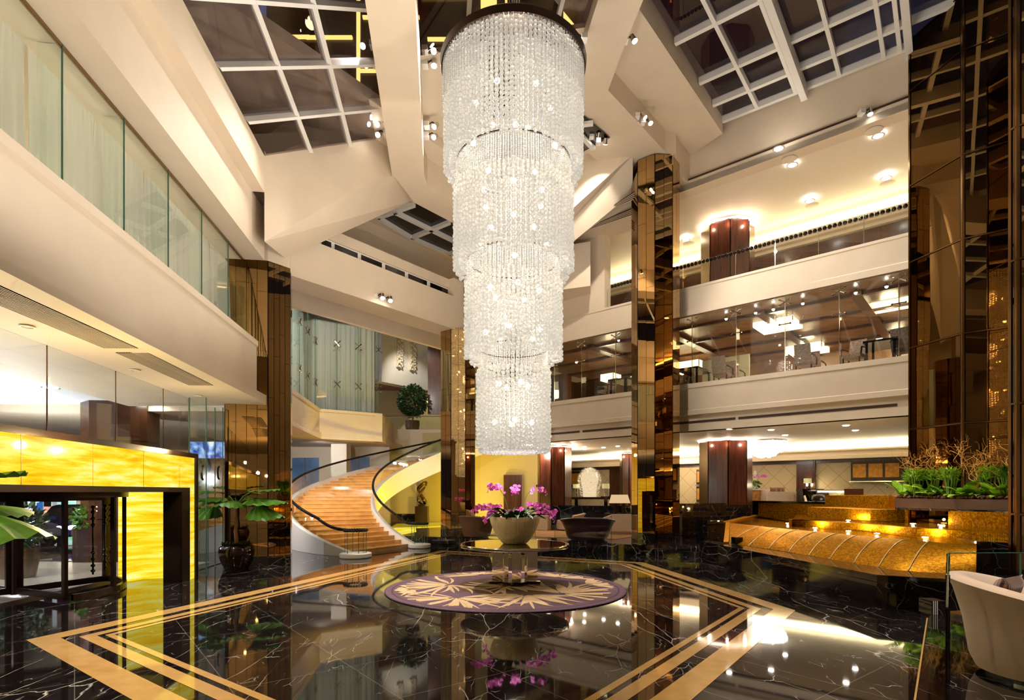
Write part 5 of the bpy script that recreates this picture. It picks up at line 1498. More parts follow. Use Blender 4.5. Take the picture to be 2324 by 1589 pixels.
# left back wall with black coping, left side wall and pier
w1, w2, w3 = G(1721, 1172, 1.0), G(1838, 1171, 1.1), G(1700, 1176, 1.0)
d = (w2 - w1).normalized(); nb = V(-d.y, d.x, 0)
mb = MB(); mb.prism([(p.x, p.y) for p in (w1, w1 + d * 3.4, w1 + d * 3.4 + nb * .5, w1 + nb * .5)], .9, 1.56); mb.build('back_wall', MOSA, ft)
a_ = G(1692, 1150, 1.45)
mb = MB(); mb.prism([(p.x, p.y) for p in (w1 - d * .1 - nb * .04, w1 + d * 3.4 - nb * .04, w1 + d * 3.4 + nb * .7, w1 - d * .1 + nb * .7)], 1.56, 1.64)
mb.prism([(p.x, p.y) for p in (w1 - d * .55 + nb * .05, w1 - d * .0 + nb * .05, w1 - d * .0 + nb * .7, w1 - d * .55 + nb * .7)], .3, 1.64)
mb.build('back_coping', BLACK, ft)
l0 = lip[0]; e0 = G(1646, 1186, 1.03)
mb = MB(); b = mb.vs([])
mb.prism([(p.x, p.y) for p in (l0, w1, w1 - V(.35, .0, 0), l0 - V(.30, -.0, 0))], .2, [1.03, 1.06, 1.06, 1.03])
mb.prism([(p.x, p.y) for p in (ri[0] + V(-.02, 0, 0), l0, l0 - V(.14, 0, 0), ri[0] - V(.16, 0, 0))], .3, [.6, 1.02, 1.02, .6])
mb.build('side_wall', MOSA, ft)
c = l0 + V(-.62, .15, 0)
mb = MB(); mb.box((c.x, c.y, .6), (.55, .8, .98), AZ0); mb.build('marble_pier', MARB2, ft)
# block tiers
f1, f2 = G(1833, 1172, 1.19), G(1976, 1182, 1.19)
d = (f2 - f1).normalized(); nb = V(-d.y, d.x, 0)
MB().prism([(p.x, p.y) for p in (f1, f2, f2 + nb * 2.6, f1 + nb * 2.6)], 1.1, 1.50).build('mosaic_block', MOSA, ft)
g1_, g2_ = G(1872, 1144.5, 1.5), G(2016, 1150, 1.5)
g1_, g2_ = f1 + nb * 1.3 + d * 0.6, None
zt4 = 1.89
q1b = P(1872, 0, 20.3); q2b = P(2017, 0, 17.2)
MB().prism([(q1b.x, q1b.y), (q2b.x, q2b.y), (q2b.x + 1.2, q2b.y + 1.6), (q1b.x + 1.2, q1b.y + 1.6)], 1.3, [1.88, 1.90, 1.90, 1.88]).build('mosaic_block', MOSA, ft)
q3b = P(2032, 0, 16.3)
MB().prism([(q2b.x, q2b.y), (q3b.x, q3b.y), (q3b.x + .9, q3b.y + .9), (q2b.x + .9, q2b.y + .9)], 1.1, 1.88).build('mosaic_block', MOSA, ft)
m1, m2_, m3 = P(2034, 0, 16.2), P(2152, 0, 15.3), G(2153, 1190.6, 1.19)
MB().prism([(m1.x, m1.y), (m2_.x, m2_.y), (m2_.x + .3, m2_.y + .4), (m1.x + .3, m1.y + .4)], 1.1, 1.55).build('mosaic_wall', MOSA, ft)
n1, n2, n3 = G(2152, 1190.6, 1.19), G(2291, 1199, 1.19), V(0, 0, 0)
dd_ = (n2 - n1).normalized(); nb2 = V(-dd_.y, dd_.x, 0)
MB().prism([(p.x, p.y) for p in (n1, n2, n2 + nb2 * 1.0, n1 + nb2 * 1.0)], 1.1, 1.535).build('mosaic_wall', MOSA, ft)
mb = MB(); k1, k2 = P(2216, 0, 11.25), P(2300, 0, 10.85)
mb.prism([(k1.x, k1.y), (k2.x, k2.y), (k2.x + .5, k2.y + 1), (k1.x + .4, k1.y + 1.0)], 0, [1.02, 1.02, 1.02, 1.02]); mb.build('marble_end_block', MARB2, ft)
FL = [(2008, 1172, 1.2), (2072, 1186, 1.2), (2135, 1189, 1.2), (1925, 1179, 1.2), (1788, 1186, 1.0), (1850, 1196, 1.0), (1925, 1203, 1.0), (1990, 1208, 1.0), (2100, 1217, 1.0), (1955, 1147, 1.5), (1885, 1148, 1.5)]
for px, py, z in FL:
    c = G(px, py, z); c.z = (.978 if z < 1.1 else 1.176 if z < 1.3 else 1.505); MB().lathe([(.001, .006), (.055, .006), (.065, .0), (.065, -.006)], c, 14).build('pool_light', LAMPS, ft)
# little black nozzle box at the left foot of the cascade
MB().box((*(ri[0] + V(.12, -.25, 0)).xy, LZ + .09), (.22, .22, .2), AZ0).build('nozzle_box', BLACK, ft)

# ================================================================== PLANTER
pl0, pl1 = P(2030, 0, 15.4), P(2294, 0, 12.7)
zb, zt = 1.56, 1.83
d = (pl1 - pl0); d.z = 0; Lp = d.length; d = d.normalized(); nb = V(-d.y, d.x, 0)
if nb.y < 0: nb = -nb
def pp(u, v, z): q = pl0 + d * (u * Lp) + nb * v; return V(q.x, q.y, z)
t = thing('long_planter', 'long dark brown planter trough above the gold fountain', 'planter', pp(.5, .4, 1.53))
PB_ = pbr('planter_brown', lin((86, 58, 46)), .45)
mb = MB(); mb.prism([pp(0, 0, 0).xy, pp(1, 0, 0).xy, pp(1, .85, 0).xy, pp(0, .85, 0).xy], zb + .02, zt); mb.build('trough', PB_, t)
MB().prism([pp(.01, .06, 0).xy, pp(.985, .06, 0).xy, pp(.985, .8, 0).xy, pp(.01, .8, 0).xy], 1.52, zb + .03).build('foot', MARB2, t)
MB().face([pp(.01, .05, zt + .004), pp(.99, .05, zt + .004), pp(.99, .82, zt + .004), pp(.01, .82, zt + .004)]).build('soil', SOIL, t)
rr = random.Random(21)
mb = MB()
for k in range(420):
    u, v = rr.random() * .98 + .01, .03 + rr.random() ** 1.6 * .4
    s = rr.uniform(.018, .04); mb.ball(pp(u, v, zt + .01 + s * .5 + rr.random() * .04), s, 6, 4, 0 if rr.random() < .6 else 1, sc=(1.3, 1, .75))
o = mb.build('pebble_mulch', [pbr('mulch_brown', lin((120, 66, 38)), .6), pbr('mulch_dark', lin((66, 38, 26)), .6)], None, smooth='all'); tag(o, 'brown cones and pebbles heaped along the planter front', 'mulch', kind='stuff')
o.location = (0, 0, 0)
# bamboo clumps
BAMB = pbr('bamboo', lin((96, 128, 44)), .35, noise=.25, nscale=12)
CX_PX = (2046, 2064, 2096, 2141, 2216, 2272, 2290)
lbl = ('clump at the left end of the planter', 'second clump from the left end', 'third clump from the left end', 'middle clump standing alone', 'clump before the lit mirror pier', 'clump near the right end', 'clump at the right end against the slim pier')
for i, px in enumerate(CX_PX):
    # place along the planter where this column of the view crosses it
    k = (px - CX) / F; u = ((k * pl0.y - pl0.x) / (d.x - k * d.y)) / Lp
    u = max(.03, min(.97, u)); v = .22 if i % 2 else .4
    c = pp(u, v, zt)
    b_ = thing('bamboo_plant', f'potted lucky bamboo, {lbl[i]}', 'plant', c, 'bamboo clumps in the planter')
    for s in range(13):
        q = rr.random() * 2 * pi; r = .03 + rr.random() * .06; h = rr.uniform(.50, .66)
        tp = V(c.x + r * 2.4 * cos(q), c.y + r * 2.4 * sin(q), zt + h); bt = V(c.x + r * .8 * cos(q), c.y + r * .8 * sin(q), zt + .0)
        n = 7; pts = [bt + (tp - bt) * j / (2 * n) for j in range(2 * n + 1)]
        MB().tube(pts, [.015 if j % 2 else .019 for j in range(2 * n + 1)], 6).build('cane', BAMB, b_, smooth='all')
    mb = MB()
    for s in range(170):
        q = rr.random() * 2 * pi; r = rr.uniform(.0, .17); up = rr.uniform(-.1, 1.3)
        b0 = V(c.x + r * cos(q), c.y + r * sin(q), zt + rr.uniform(.46, .72)); dv = V(cos(q), sin(q), up).normalized() * rr.uniform(.11, .21); sd = V(-sin(q), cos(q), 0) * .021
        mb.face([b0, b0 + dv * .5 + sd + V(0, 0, .01), b0 + dv, b0 + dv * .5 - sd + V(0, 0, .01)])
    mb.build('leaves', LEAFB if i not in (5, 6) else LEAF, b_)
# broad-leaved plants between them
for i in range(11):
    u = .02 + i * .094; c = pp(u, .2 + .12 * (i % 3), zt)
    nm = ('at the left end of the planter', 'second', 'third', 'fourth', 'fifth', 'sixth', 'seventh', 'eighth', 'ninth', 'tenth', 'at the right end of the planter')[i]
    b_ = thing('broadleaf_plant', f'low broad-leaved yellow green plant, {nm}' + ('' if i in (0, 10) else ' along the planter from its left end'), 'plant', c, 'broad-leaved plants in the planter')
    mb = MB()
    for s in range(15):
        q = rr.random() * 2 * pi; up = rr.uniform(.5, 1.6); L = rr.uniform(.28, .46); dv = V(cos(q), sin(q) * .8, 0); sd = V(-dv.y, dv.x, 0).normalized()
        n = 6; rows = []
        for j in range(n + 1):
            w = j / n; p = c + dv * (L * w) + V(0, 0, .05 + L * (up * w - .55 * w * w)); ww = L * .30 * sin(pi * (.06 + .9 * w)) ** .75
            rows.append((p + sd * ww + V(0, 0, .018), p, p - sd * ww + V(0, 0, .018)))
        for j in range(n):
            for k in (0, 1): mb.face([rows[j][k], rows[j][k + 1], rows[j + 1][k + 1], rows[j + 1][k]])
    mb.build('leaves', LEAFB, b_, smooth='all')
# curly willow
WIL = pbr('curly_twig', lin((236, 176, 86)), .55)
for i, (px, n, hgt, nm) in enumerate(((2060, 9, 1.3, 'at the left end of the planter'), (2100, 14, 1.5, 'left of the planter middle'), (2150, 11, 1.5, 'at the planter middle'), (2190, 8, 1.3, 'before the edge of the broad mirror pier'), (2240, 3, .85, 'before the lit mirror strip'), (2285, 8, 1.5, 'at the right end of the planter'))):
    k = (px - CX) / F; u = ((k * pl0.y - pl0.x) / (d.x - k * d.y)) / Lp; c = pp(max(.05, min(.97, u)), .5, zt)
    b_ = thing('curly_willow', f'bare golden curly willow branches {nm}', 'branches', c, 'curly willow in the planter')
    for s in range(n):
        mb = MB(); x, y, z = c.x + rr.uniform(-.1, .1), c.y + rr.uniform(-.08, .08), zt
        vx, vy = rr.uniform(-.35, .35), rr.uniform(-.3, .3); pts = []; ph, ph2 = rr.random() * 6, rr.random() * 6; f1_, f2_ = rr.uniform(7, 12), rr.uniform(7, 12); N_ = 40
        for j in range(N_):
            w = j / N_; am = .03 + .10 * w
            pts.append(V(x + vx * w + am * sin(f1_ * w * 2 + ph), y + vy * w + am * cos(f2_ * w * 2 + ph2), z + hgt * w * (1 - .1 * w) + .05 * sin(20 * w + ph)))
        mb.tube(pts, [.012 * (1 - .7 * j / N_) for j in range(N_)], 5)
        for q in range(4):
            j = rr.randint(14, 34); o_ = pts[j]; dx, dy = rr.uniform(-.4, .4), rr.uniform(-.3, .3); p2 = []
            for w_ in range(16):
                w = w_ / 15; p2.append(o_ + V(dx * w + .06 * sin(9 * w + q), dy * w + .05 * cos(8 * w + q), .35 * w + .05 * sin(11 * w + ph)))
            mb.tube(p2, [.006 * (1 - .6 * w_ / 15) for w_ in range(16)], 4)
        mb.build('branch', WIL, b_)

# ================================================================== RIGHT FOREGROUND PLATFORM, GLASS RAIL, TUB CHAIR
e0_, e1p = G(2082, 1579, .33), G(2107, 1403, .33)
de = (e1p - e0_).normalized()
m = MB()
s0, s1 = e0_ - de * 4, e1p
m.prism([s0.xy, s1.xy, (s1.x + .3, s1.y + .35), (7.6, 8.3), (17, 3.4), (17, -8), (s0.x, -8)], 0, .33)
struct('floor_side_platform', m, MARB2)
m = MB(); m.slab([s0 + V(-.004, .003, -.0), s1 + V(-.004, .003, 0), s1 + V(-.004, .003, -.33), s0 + V(-.004, .003, -.33)], (-.012, .009, 0))
struct('trim_8', m, INLAY)
p = G(2131, 1396, .33)
t = thing('striped_block', 'small black marble block with three white stripes at the platform corner', 'stone block', (p.x, p.y, .33))
MB().box((p.x, p.y + .12, .425), (.20, .24, .188)).build('block', MARB2, t)
mb = MB()
for k in range(3): mb.box((p.x - .075 + k * .026, p.y - .001, .425), (.010, .004, .186))
mb.build('stripes', WHITE, t)
t = thing('glass_balustrade', 'frameless glass balustrade with dark edge in front of the tub chair', 'balustrade', G(2152, 1450, .33))
r0 = VP(*(G(2152, 1436, .33).xy), AZ1); a = r0.pt(0); a.z = .34
b = r0.pt(-4.0); b.z = .34
n_ = r0.n * .012
MB().slab([a, b, b + V(0, 0, .93), a + V(0, 0, .93)], n_).build('glass_panel', GLASS, t)
c = a + V(3.4, .12, 0)
sg = a + (c - a) * .26
for q0, q1 in ((a, sg), (sg, c)):
    MB().slab([q0 + V(.006, 0, 0), q1, q1 + V(0, 0, .93), q0 + V(.006, 0, .93)], (0, .012, 0)).build('glass_panel', GLASS, t)
for tt in (0, -1.1, -2.2):
    q = r0.pt(tt); MB().box((q.x, q.y, .80), (.034, .03, .94), AZ1).build('dark_glass_edge', BLACK, t)  # added black uprights stand in for the dark edge-on glass
mb = MB()
for q in (sg, ): mb.box((q.x, q.y - .002, .80), (.012, .018, .93))
mb.tube([a + V(0, 0, .935), c + V(0, 0, .935)], .006, 6); mb.tube([a + V(0, 0, .935), b + V(0, 0, .935)], .006, 6)
mb.build('edge_strip', GEDGE, t)
# tub chair: sides lowest at the open front
def tub_chair(label, loc, face, Rr=.44, hb=.82, hf=.52, mat=None, group=None, lift=.04, flare=.10, inner=None):
    t = thing('tub_chair', label, 'armchair', loc, group, face)
    N_ = 40
    def rim(q):                               # q angle from the back
        w = (1 + cos(q)) / 2; return hf + (hb - hf) * w ** .8
    mb = MB(); rows = []
    for i in range(N_ + 1):
        q = -2.15 + 4.3 * i / N_; h = rim(q); row = []
        cs_, sn = -cos(q), sin(q)
        for r, z in ((.78, lift), (.86, .16), (.94, h * .55), (1.0 + flare * .6, h * .86), (1.04 + flare, h - .035), (1.0 + flare, h - .005), (.90 + flare, h + .005), (.80 + flare * .8, h - .02), (.76, h * .80), (.68, .30)):
            row.append((Rr * r * sn, Rr * r * cs_, z))
        rows.append(mb.vs(row))
    for a, b in zip(rows[:-1], rows[1:]):
        for j in range(9): mb.f.append((a + j, b + j, b + j + 1, a + j + 1)); mb.m.append(0)
    for r_ in (rows[0], rows[-1]): mb.f.append(tuple(r_ + j for j in range(10))); mb.m.append(0)
    mb.build('shell', mat, t, local=True, smooth=50)
    MB().lathe([(.001, lift + .02), (.76 * Rr, lift + .02), (.80 * Rr, .12), (.80 * Rr, .34), (.001, .35)], (0, 0, 0), 32).build('seat_base', mat, t, local=True, smooth=50)
    mb = MB(); mb.lathe([(.001, .33), (.68 * Rr, .33), (.74 * Rr, .37), (.74 * Rr, .43), (.66 * Rr, .46), (.001, .47)], (0, .03, 0), 32); mb.build('seat_cushion', inner or mat, t, local=True, smooth=60)
    MB().lathe([(.001, 0), (.70 * Rr, 0), (.70 * Rr, lift + .03), (.001, lift + .03)], (0, 0, 0), 28).build('foot_ring', BLACK, t, local=True)
    return t
CHX, CHY = 4.78, 5.06
tub_chair('large beige velvet tub chair in the right foreground behind the glass balustrade', (CHX, CHY, .33), 122, .62, .90, .56, BEIGE, None, .05, .10)
STR = None
def stripes():
    mt, nt, out = newmat('striped_cushion'); tc = nd(nt, 'ShaderNodeTexCoord'); w = nd(nt, 'ShaderNodeTexWave', wave_type='BANDS', bands_direction='X', i_Scale=9.0, i_Distortion=.3)
    nt.links.new(tc.outputs['Object'], w.inputs['Vector']); b = nd(nt, 'ShaderNodeBsdfPrincipled'); b.inputs['Roughness'].default_value = .6; b.inputs['Sheen Weight'].default_value = .4
    nt.links.new(ramp(nt, w.outputs['Fac'], [(.15, lin((44, 24, 16))), (.45, lin((110, 66, 40))), (.8, lin((150, 98, 60)))]), b.inputs['Base Color']); nt.links.new(b.outputs[0], out.inputs[0]); return mt
STR = stripes()
def cushion(label, loc, w, h, th, rx, rz, mat, name='cushion', group=None, cat='cushion'):
    mb = MB()
    for s in (-1, 1):
        def fn(u, v, s=s):
            x, y = 2 * u - 1, 2 * v - 1; k = max(0, (1 - x ** 4)) ** .5 * max(0, (1 - y ** 4)) ** .5; p = 1 - .06 * (1 - abs(x)) * 0
            return (x * w / 2 * (1 - .07 * (1 - y * y)), s * th / 2 * k, y * h / 2 * (1 - .07 * (1 - x * x)))
        mb.grid(fn, 10, 10)
    o = mb.build(name, mat, None, smooth='all'); o.location = loc; o.rotation_euler = (rad(rx), 0, rad(-rz))
    return tag(o, label, cat, group)
cushion('brown striped cushion standing against the back of the beige tub chair', (4.55, 5.22, 1.03), .46, .42, .15, -18, 150, STR, group='striped cushions')
cushion('brown striped cushion lying flat on the seat of the beige tub chair', (4.72, 5.0, .86), .44, .42, .13, -78, 130, STR, group='striped cushions')
# ================================================================== GALLERY, RESTAURANT, LOUNGE FITTINGS
# timber-clad octagonal columns
def timber(label, px0, px1, Y, z0, z1, top_px=None, n=(0,)):
    c = P((px0 + px1) / 2, 0, Y); r = (px1 - px0) / F * Y / 2 / cos(rad(22.5)) * 1.0
    t = thing('timber_column', label, 'column', (c.x, c.y, z0), 'wood-clad columns'); t['kind'] = 'thing'
    po = octagon(c.x, c.y, r)
    MB().prism([(p.x, p.y) for p in po], z0, z1).build('core', DARKM, t)
    mb, tr = MB(), MB()
    for i in range(8):
        a, b = po[i], po[(i + 1) % 8]; d = (b - a).normalized(); off = Vector((d.y, -d.x, 0))
        if off.dot((a + b) / 2 - Vector((c.x, c.y, 0))) < 0: off = -off
        tgt = tr if i in (1, 5) else mb
        q = [a + off * .03 + d * .01, b + off * .03 - d * .01]
        tgt.slab([V(q[0].x, q[0].y, z0 + .01), V(q[1].x, q[1].y, z0 + .01), V(q[1].x, q[1].y, z1 - .03), V(q[0].x, q[0].y, z1 - .03)], off * .012)
    mb.build('veneer', WOODR, t); tr.build('metal_facet', mirror('brushed_bronze', lin((150, 124, 86)), .3), t)
    MB().lathe([(r * 1.04, z1 - .05), (r * 1.16, z1 - .02), (r * 1.16, z1), (r * 1.0, z1)], (c.x, c.y, 0), 8).build('light_collar', glow('collar_light', (1, .8, .62), 7), t)
    return c, r
TC = []
TC.append(timber('wood-clad column rising through the upper gallery, lit at its top', 1600, 1702, 22.6, 9.0, 12.55))
TC.append(timber('wood-clad column in the reception behind the black steps', 1596, 1697, 23.5, 1.08, 4.12))
TC.append(timber('wood-clad column deep in the reception behind the crystal ceiling lamp', 1736, 1808, 28.0, 1.08, 4.0))
TC.append(timber('wood-clad column in the lounge, right of the chandelier foot', 1224, 1293, 26.4, .33, 4.1))
TC.append(timber('wood-clad column at the back of the lounge, left of the mirrored column', 1410, 1448, 30.5, .33, 4.1))
# timber wall panels
m = MB()
a, b = PR.sh(9.2), None
for x0, x1, z1 in ((1808, 1848, 3.45), (1384, 1420, 3.45), (1846, 1850, 3.45)):
    p1, p0 = a.tpx(x0), a.tpx(x1); m.sweep([a.pt(p0), a.pt(p1)], [(-.05, .3), (.0, .3), (.0, z1), (-.05, z1)])
struct('wall_timber_panels', m, WOODD)
# pictures on the reception wall
pw_ = PR.sh(9.22)
def picture(label, x0, x1, y0, y1, panels, grp=None):
    c = pw_.hit((x0 + x1) / 2, y1); t = thing('framed_picture', label, 'picture', (c.x, c.y, c.z), grp)
    A_, B_ = pw_.hit(x0, y0), pw_.hit(x1, y1); tb_, ta = pw_.tpx(x0), pw_.tpx(x1); zt, zb = max(A_.z, B_.z), min(A_.z, B_.z)
    MB().sweep([pw_.pt(ta), pw_.pt(tb_)], [(-.09, zb), (-.03, zb), (-.03, zt), (-.09, zt)]).build('frame', pbr('frame_dark', lin((50, 30, 22)), .3), t)
    for u0, u1 in panels:
        q0, q1 = ta + (tb_ - ta) * u0, ta + (tb_ - ta) * u1; h = zt - zb
        MB().sweep([pw_.pt(q0), pw_.pt(q1)], [(-.10, zb + h * .16), (-.092, zb + h * .16), (-.092, zt - h * .14), (-.10, zt - h * .14)]).build('golden_print', pbr('gold_print', lin((214, 150, 50)), .4, noise=.3, nscale=7), t)
    MB().sweep([pw_.pt(ta - .05), pw_.pt(tb_ + .05)], [(-.14, zb - .06), (-.03, zb - .06), (-.03, zb - .02), (-.14, zb - .02)]).build('ledge', STEEL, t)
picture('wide dark framed picture of three golden panels on the quilted reception wall', 1932, 2050, 1048, 1090, ((.07, .33), (.38, .65), (.70, .96)))
picture('dark framed gold picture beside the near reception column, upper of two', 1582, 1597, 1066, 1100, ((.3, .9),), 'pictures beside the reception column')
picture('dark framed gold picture beside the near reception column, lower of two', 1582, 1597, 1104, 1140, ((.3, .9),), 'pictures beside the reception column')
picture('framed yellow picture behind the coral lamp in the lounge', 1297, 1322, 1070, 1106, ((.1, .9),))

# ceiling downlights, sensors
def downl(px, py, z, lab, nm='ceiling_downlight', grp='ceiling downlights', r=.09, bright=True):
    p = G(px, py, z); t = thing(nm, lab, 'downlight', p, grp)
    MB().lathe([(.001, -.006), (r, -.006)], p, 18).build('lens', LAMPS if bright else CREAM2, t)
    MB().lathe([(r, -.014), (r * 1.35, -.01), (r * 1.35, 0), (r, 0), (r, -.014)], p, 18).build('trim_ring', WHITE, t)
    return p
GD = []
for px, py, nm in ((1993, 308, 'brightest in the upper gallery, near the mirror pier'), (1798, 374, 'in the upper gallery, left of the brightest pair'), (1767, 337, 'at the front edge of the gallery ceiling'), (2011, 404, 'above the gallery railing, near the mirror pier'), (1838, 456, 'in the gallery ceiling, right of the wood column'), (1556, 544, 'in the gallery between mirrored and wood columns')):
    GD.append(downl(px, py, 12.6, f'round downlight {nm}', r=.13))
for px, py, nm in ((1984, 297, 'beside the brightest gallery downlight'), (1791, 362, 'beside the gallery downlight above the wood column'), (2014, 416, 'nearest the gallery cove at right'), (1843, 466, 'nearest the gallery cove at middle'), (1563, 553, 'behind the mirrored column')):
    p = G(px, py, 12.6); t = thing('ceiling_speaker', f'round flush ceiling speaker {nm}', 'speaker', p, 'flush ceiling speakers')
    MB().lathe([(.001, -.012), (.2, -.012), (.23, -.006), (.23, 0), (.001, 0)], p, 24).build('grille', CREAM2, t, smooth=40)
LD = []
for px, py, nm in ((1655, 974, 'above the near reception column'), (1750, 976, 'right of the near reception column'), (1782, 988, 'above the crystal ceiling lamp'), (1920, 966, 'under the right part of the slotted soffit'), (1941, 977, 'before the cove, right'), (1268, 1011, 'above the lounge wood column'), (1326, 1014, 'in the lounge, above the coral lamp'), (1327, 1020, 'behind the one above the coral lamp'), (1370, 1016, 'in the lounge, middle'), (1402, 1013, 'in the lounge, left of the mirrored column')):
    LD.append(downl(px, py, 4.14, f'small round downlight {nm}'))
for px, py, nm in ((62, 741, 'at the left end of the balcony soffit'), (306, 840, 'between the two balcony soffit grilles'), (450, 898, 'at the far end of the balcony soffit')):
    downl(px, py, 4.3, f'small unlit round fitting {nm}', r=.07, bright=False)
p = G(1975, 256, 12.98)
# spotlights on the roof beams: a box on the beam, an arm and a can
SPOTS = []
def spotlight(label, px, py, Y, to, side=1):
    p = P(px, py, Y); t = thing('spotlight', label, 'spotlight', p, 'track spotlights on the beams')
    MB().box((p.x - side * .22, p.y + .05, p.z + .06), (.14, .2, .12)).build('gear_box', WHITE, t)
    d = (Vector(to) - p).normalized()
    MB().tube([p + V(-side * .18, .05, .08), p + V(-side * .06, 0, .12), p - d * .1], .018, 6).build('arm', DARKM, t)
    MB().tube([p - d * .16, p + d * .02], [.06, .075], 14).build('can', STEEL, t, smooth=40)
    MB().tube([p + d * .015, p + d * .03], .066, 14).build('lens', LAMPS, t)
    SPOTS.append((p + d * .06, to))
for px, py, Y, to, lab, sd in (
    (824, 104, 13.4, (-6.3, 8, 5.2), 'bright spotlight on the left roof beam, upper of the left pair', -1), (830, 147, 13.7, (-6.4, 12.5, 5.0), 'spotlight on the left roof beam, lower of the left pair', -1),
    (985, 116, 13.4, (-5.2, 4.5, 5.2), 'upper spotlight left of the chandelier rim', 1), (985, 148, 13.7, (-1.4, 11.0, 0), 'second spotlight left of the chandelier rim', 1),
    (986, 287, 15.6, (-6.3, 11.0, 5.0), 'upper spotlight beside the first chandelier tier', 1), (985, 311, 15.9, (-5.5, 10, 5), 'lower spotlight beside the first chandelier tier', 1),
    (857, 282, 15.6, (-6.3, 9.5, 5.0), 'upper spotlight at the foot of the left roof beam', -1), (858, 306, 15.9, (-6.3, 6.5, 4.9), 'lower spotlight at the foot of the left roof beam', -1),
    (1306, 88, 13.6, (8.5, 17, 5), 'spotlight on the right roof beam, facing the chandelier', -1), (1440, 92, 14.0, (8.0, 11.2, .9), 'small spotlight on the outer side of the right roof beam', 1),
    (1463, 266, 17.0, (10.0, 16.0, 5.2), 'upper spotlight above the tall mirrored column', 1), (1476, 279, 17.2, (7.6, 12.6, .9), 'lower spotlight above the tall mirrored column', 1),
    (1359, 311, 17.6, (2.2, 23.5, 5.2), 'bright spotlight right of the chandelier, left of a pair', 1), (1374, 325, 17.8, (3.0, 22.5, 8.8), 'bright spotlight right of the chandelier, right of a pair', 1)):
    spotlight(lab, px, py, Y, to, sd)
ps = PF.sh(.18)
for px, py, lab in ((868, 676, 'bright spotlight on the fascia above the stair, left of a pair'), (886, 682, 'bright spotlight on the fascia above the stair, right of a pair')):
    p = ps.hit(px, py); spotlight(lab, px, py, p.y, (-3, 13, 0), 1)
p = PR.hit(1975, 258); p = p - PR.n * .15
spotlight('spotlight on the header above the upper gallery, left of the mirror pier', 1975, 258, p.y, (10.6, 14.2, 2.2), 1)
# grilles: two in the balcony soffit, two beside the rising beam
GRD = pbr('grille_dark', lin((44, 26, 18)), .6)
def grille(label, quad, n, z):
    t = thing('air_grille', label, 'grille', sum(quad, Vector()) / 4, 'ceiling air grilles')
    MB().slab(quad, (0, 0, .01)).build('backing', GRD, t)
    mb = MB()
    for k in range(n):
        u0, u1 = (k + .0) / n, (k + .36) / n
        mb.slab([quad[0].lerp(quad[3], u0), quad[1].lerp(quad[2], u0), quad[1].lerp(quad[2], u1), quad[0].lerp(quad[3], u1)], (0, 0, -.006))
    mb.build('slats', CREAM, t)
zz = 4.3
A1_, A2_ = G(0, 694, zz), G(235.8, 790.6, zz); B1_, B2_ = G(0, 641, zz), G(315, 790.6, zz)
k_ = (A2_ - A1_); grille('long dark slatted air grille in the left balcony soffit, cut by the left edge', [A2_ - k_ * 1.6, A2_, B2_, B2_ - k_ * 1.6], 14, zz)
grille('dark slatted air grille in the left balcony soffit, nearer the mirrored column', [G(262.5, 801, zz), G(428.7, 874.8, zz), G(485.6, 874.8, zz), G(337, 801, zz)], 14, zz)
zz = 12.09
for pts, lab in ((((1377, 479), (1440, 452), (1440, 434), (1396, 464)), 'upper'), (((1340, 520), (1440, 487), (1440, 470), (1362, 504)), 'lower')):
    grille(f'slatted air grille in the ceiling left of the tall mirrored column, {lab} of two', [G(x, y, zz) for x, y in pts], 4, zz)
# gallery balustrade with beaded rail
t = thing('gallery_balustrade', 'glass balustrade with black beaded handrail along the upper gallery', 'balustrade', PR.pt(0, 9.2))
segs = [PR.tpx(p) for p in (2066, 1958, 1854, 1755, 1665, 1605, 1545, 1440, 1372)]
for a, b in zip(segs[:-1], segs[1:]):
    if abs(a - segs[6]) < 1e-6: continue
    MB().slab([PR.pt(a + .01, 9.2, .2), PR.pt(b - .01, 9.2, .2), PR.pt(b - .01, 10.0, .2), PR.pt(a + .01, 10.0, .2)], PR.n * .014).build('glass_panel', GLASS, t)
    MB().box((*PR.pt(b, 9.6, .195).xy, 9.6), (.015, .015, .8), -49).build('edge_strip', STEEL, t)
mb = MB(); n = int((segs[-1] - segs[0]) / .135)
for i in range(n): mb.ball(PR.pt(segs[0] + i * .135, 10.04, .2), .066, 8, 6)
mb.build('beaded_handrail', BLACK, t, smooth='all')
# restaurant glazing with spider fittings
w = bpy.data.objects.new('window_11', None); C.objects.link(w); w['kind'] = 'structure'
segs = [PR.tpx(p) for p in (2140, 2039, 1903, 1780, 1668.7, 1568.5, 1480, 1394.5, 1317, 1255, 1190)]
for a, b in zip(segs[:-1], segs[1:]):
    MB().slab([PR.pt(a + .012, 5.8, .1), PR.pt(b - .012, 5.8, .1), PR.pt(b - .012, 8.2, .1), PR.pt(a + .012, 8.2, .1)], PR.n * .014).build('pane', GLASS, w)
    MB().slab([PR.pt(b, 5.8, .13), PR.pt(b, 8.2, .13), PR.pt(b, 8.2, .42), PR.pt(b, 5.8, .42)], PR.d * .015).build('glass_fin', GGREEN, w)
    MB().box((*PR.pt(b, 7, .09).xy, 7.0), (.022, .02, 2.4), -49).build('edge_strip', STEEL, w)
    for z in (7.3, 8.0):
        mb = MB(); c = PR.pt(b, z, .06)
        for su in (-1, 1):
            for sz in ((-1, 1) if z > 7.5 else (0,)):
                e = c + PR.d * (su * .16) + V(0, 0, sz * .09); mb.tube([c, e], .018, 6); mb.ball(e, .035, 6, 4)
        mb.build('spider_fitting', STEEL, w)
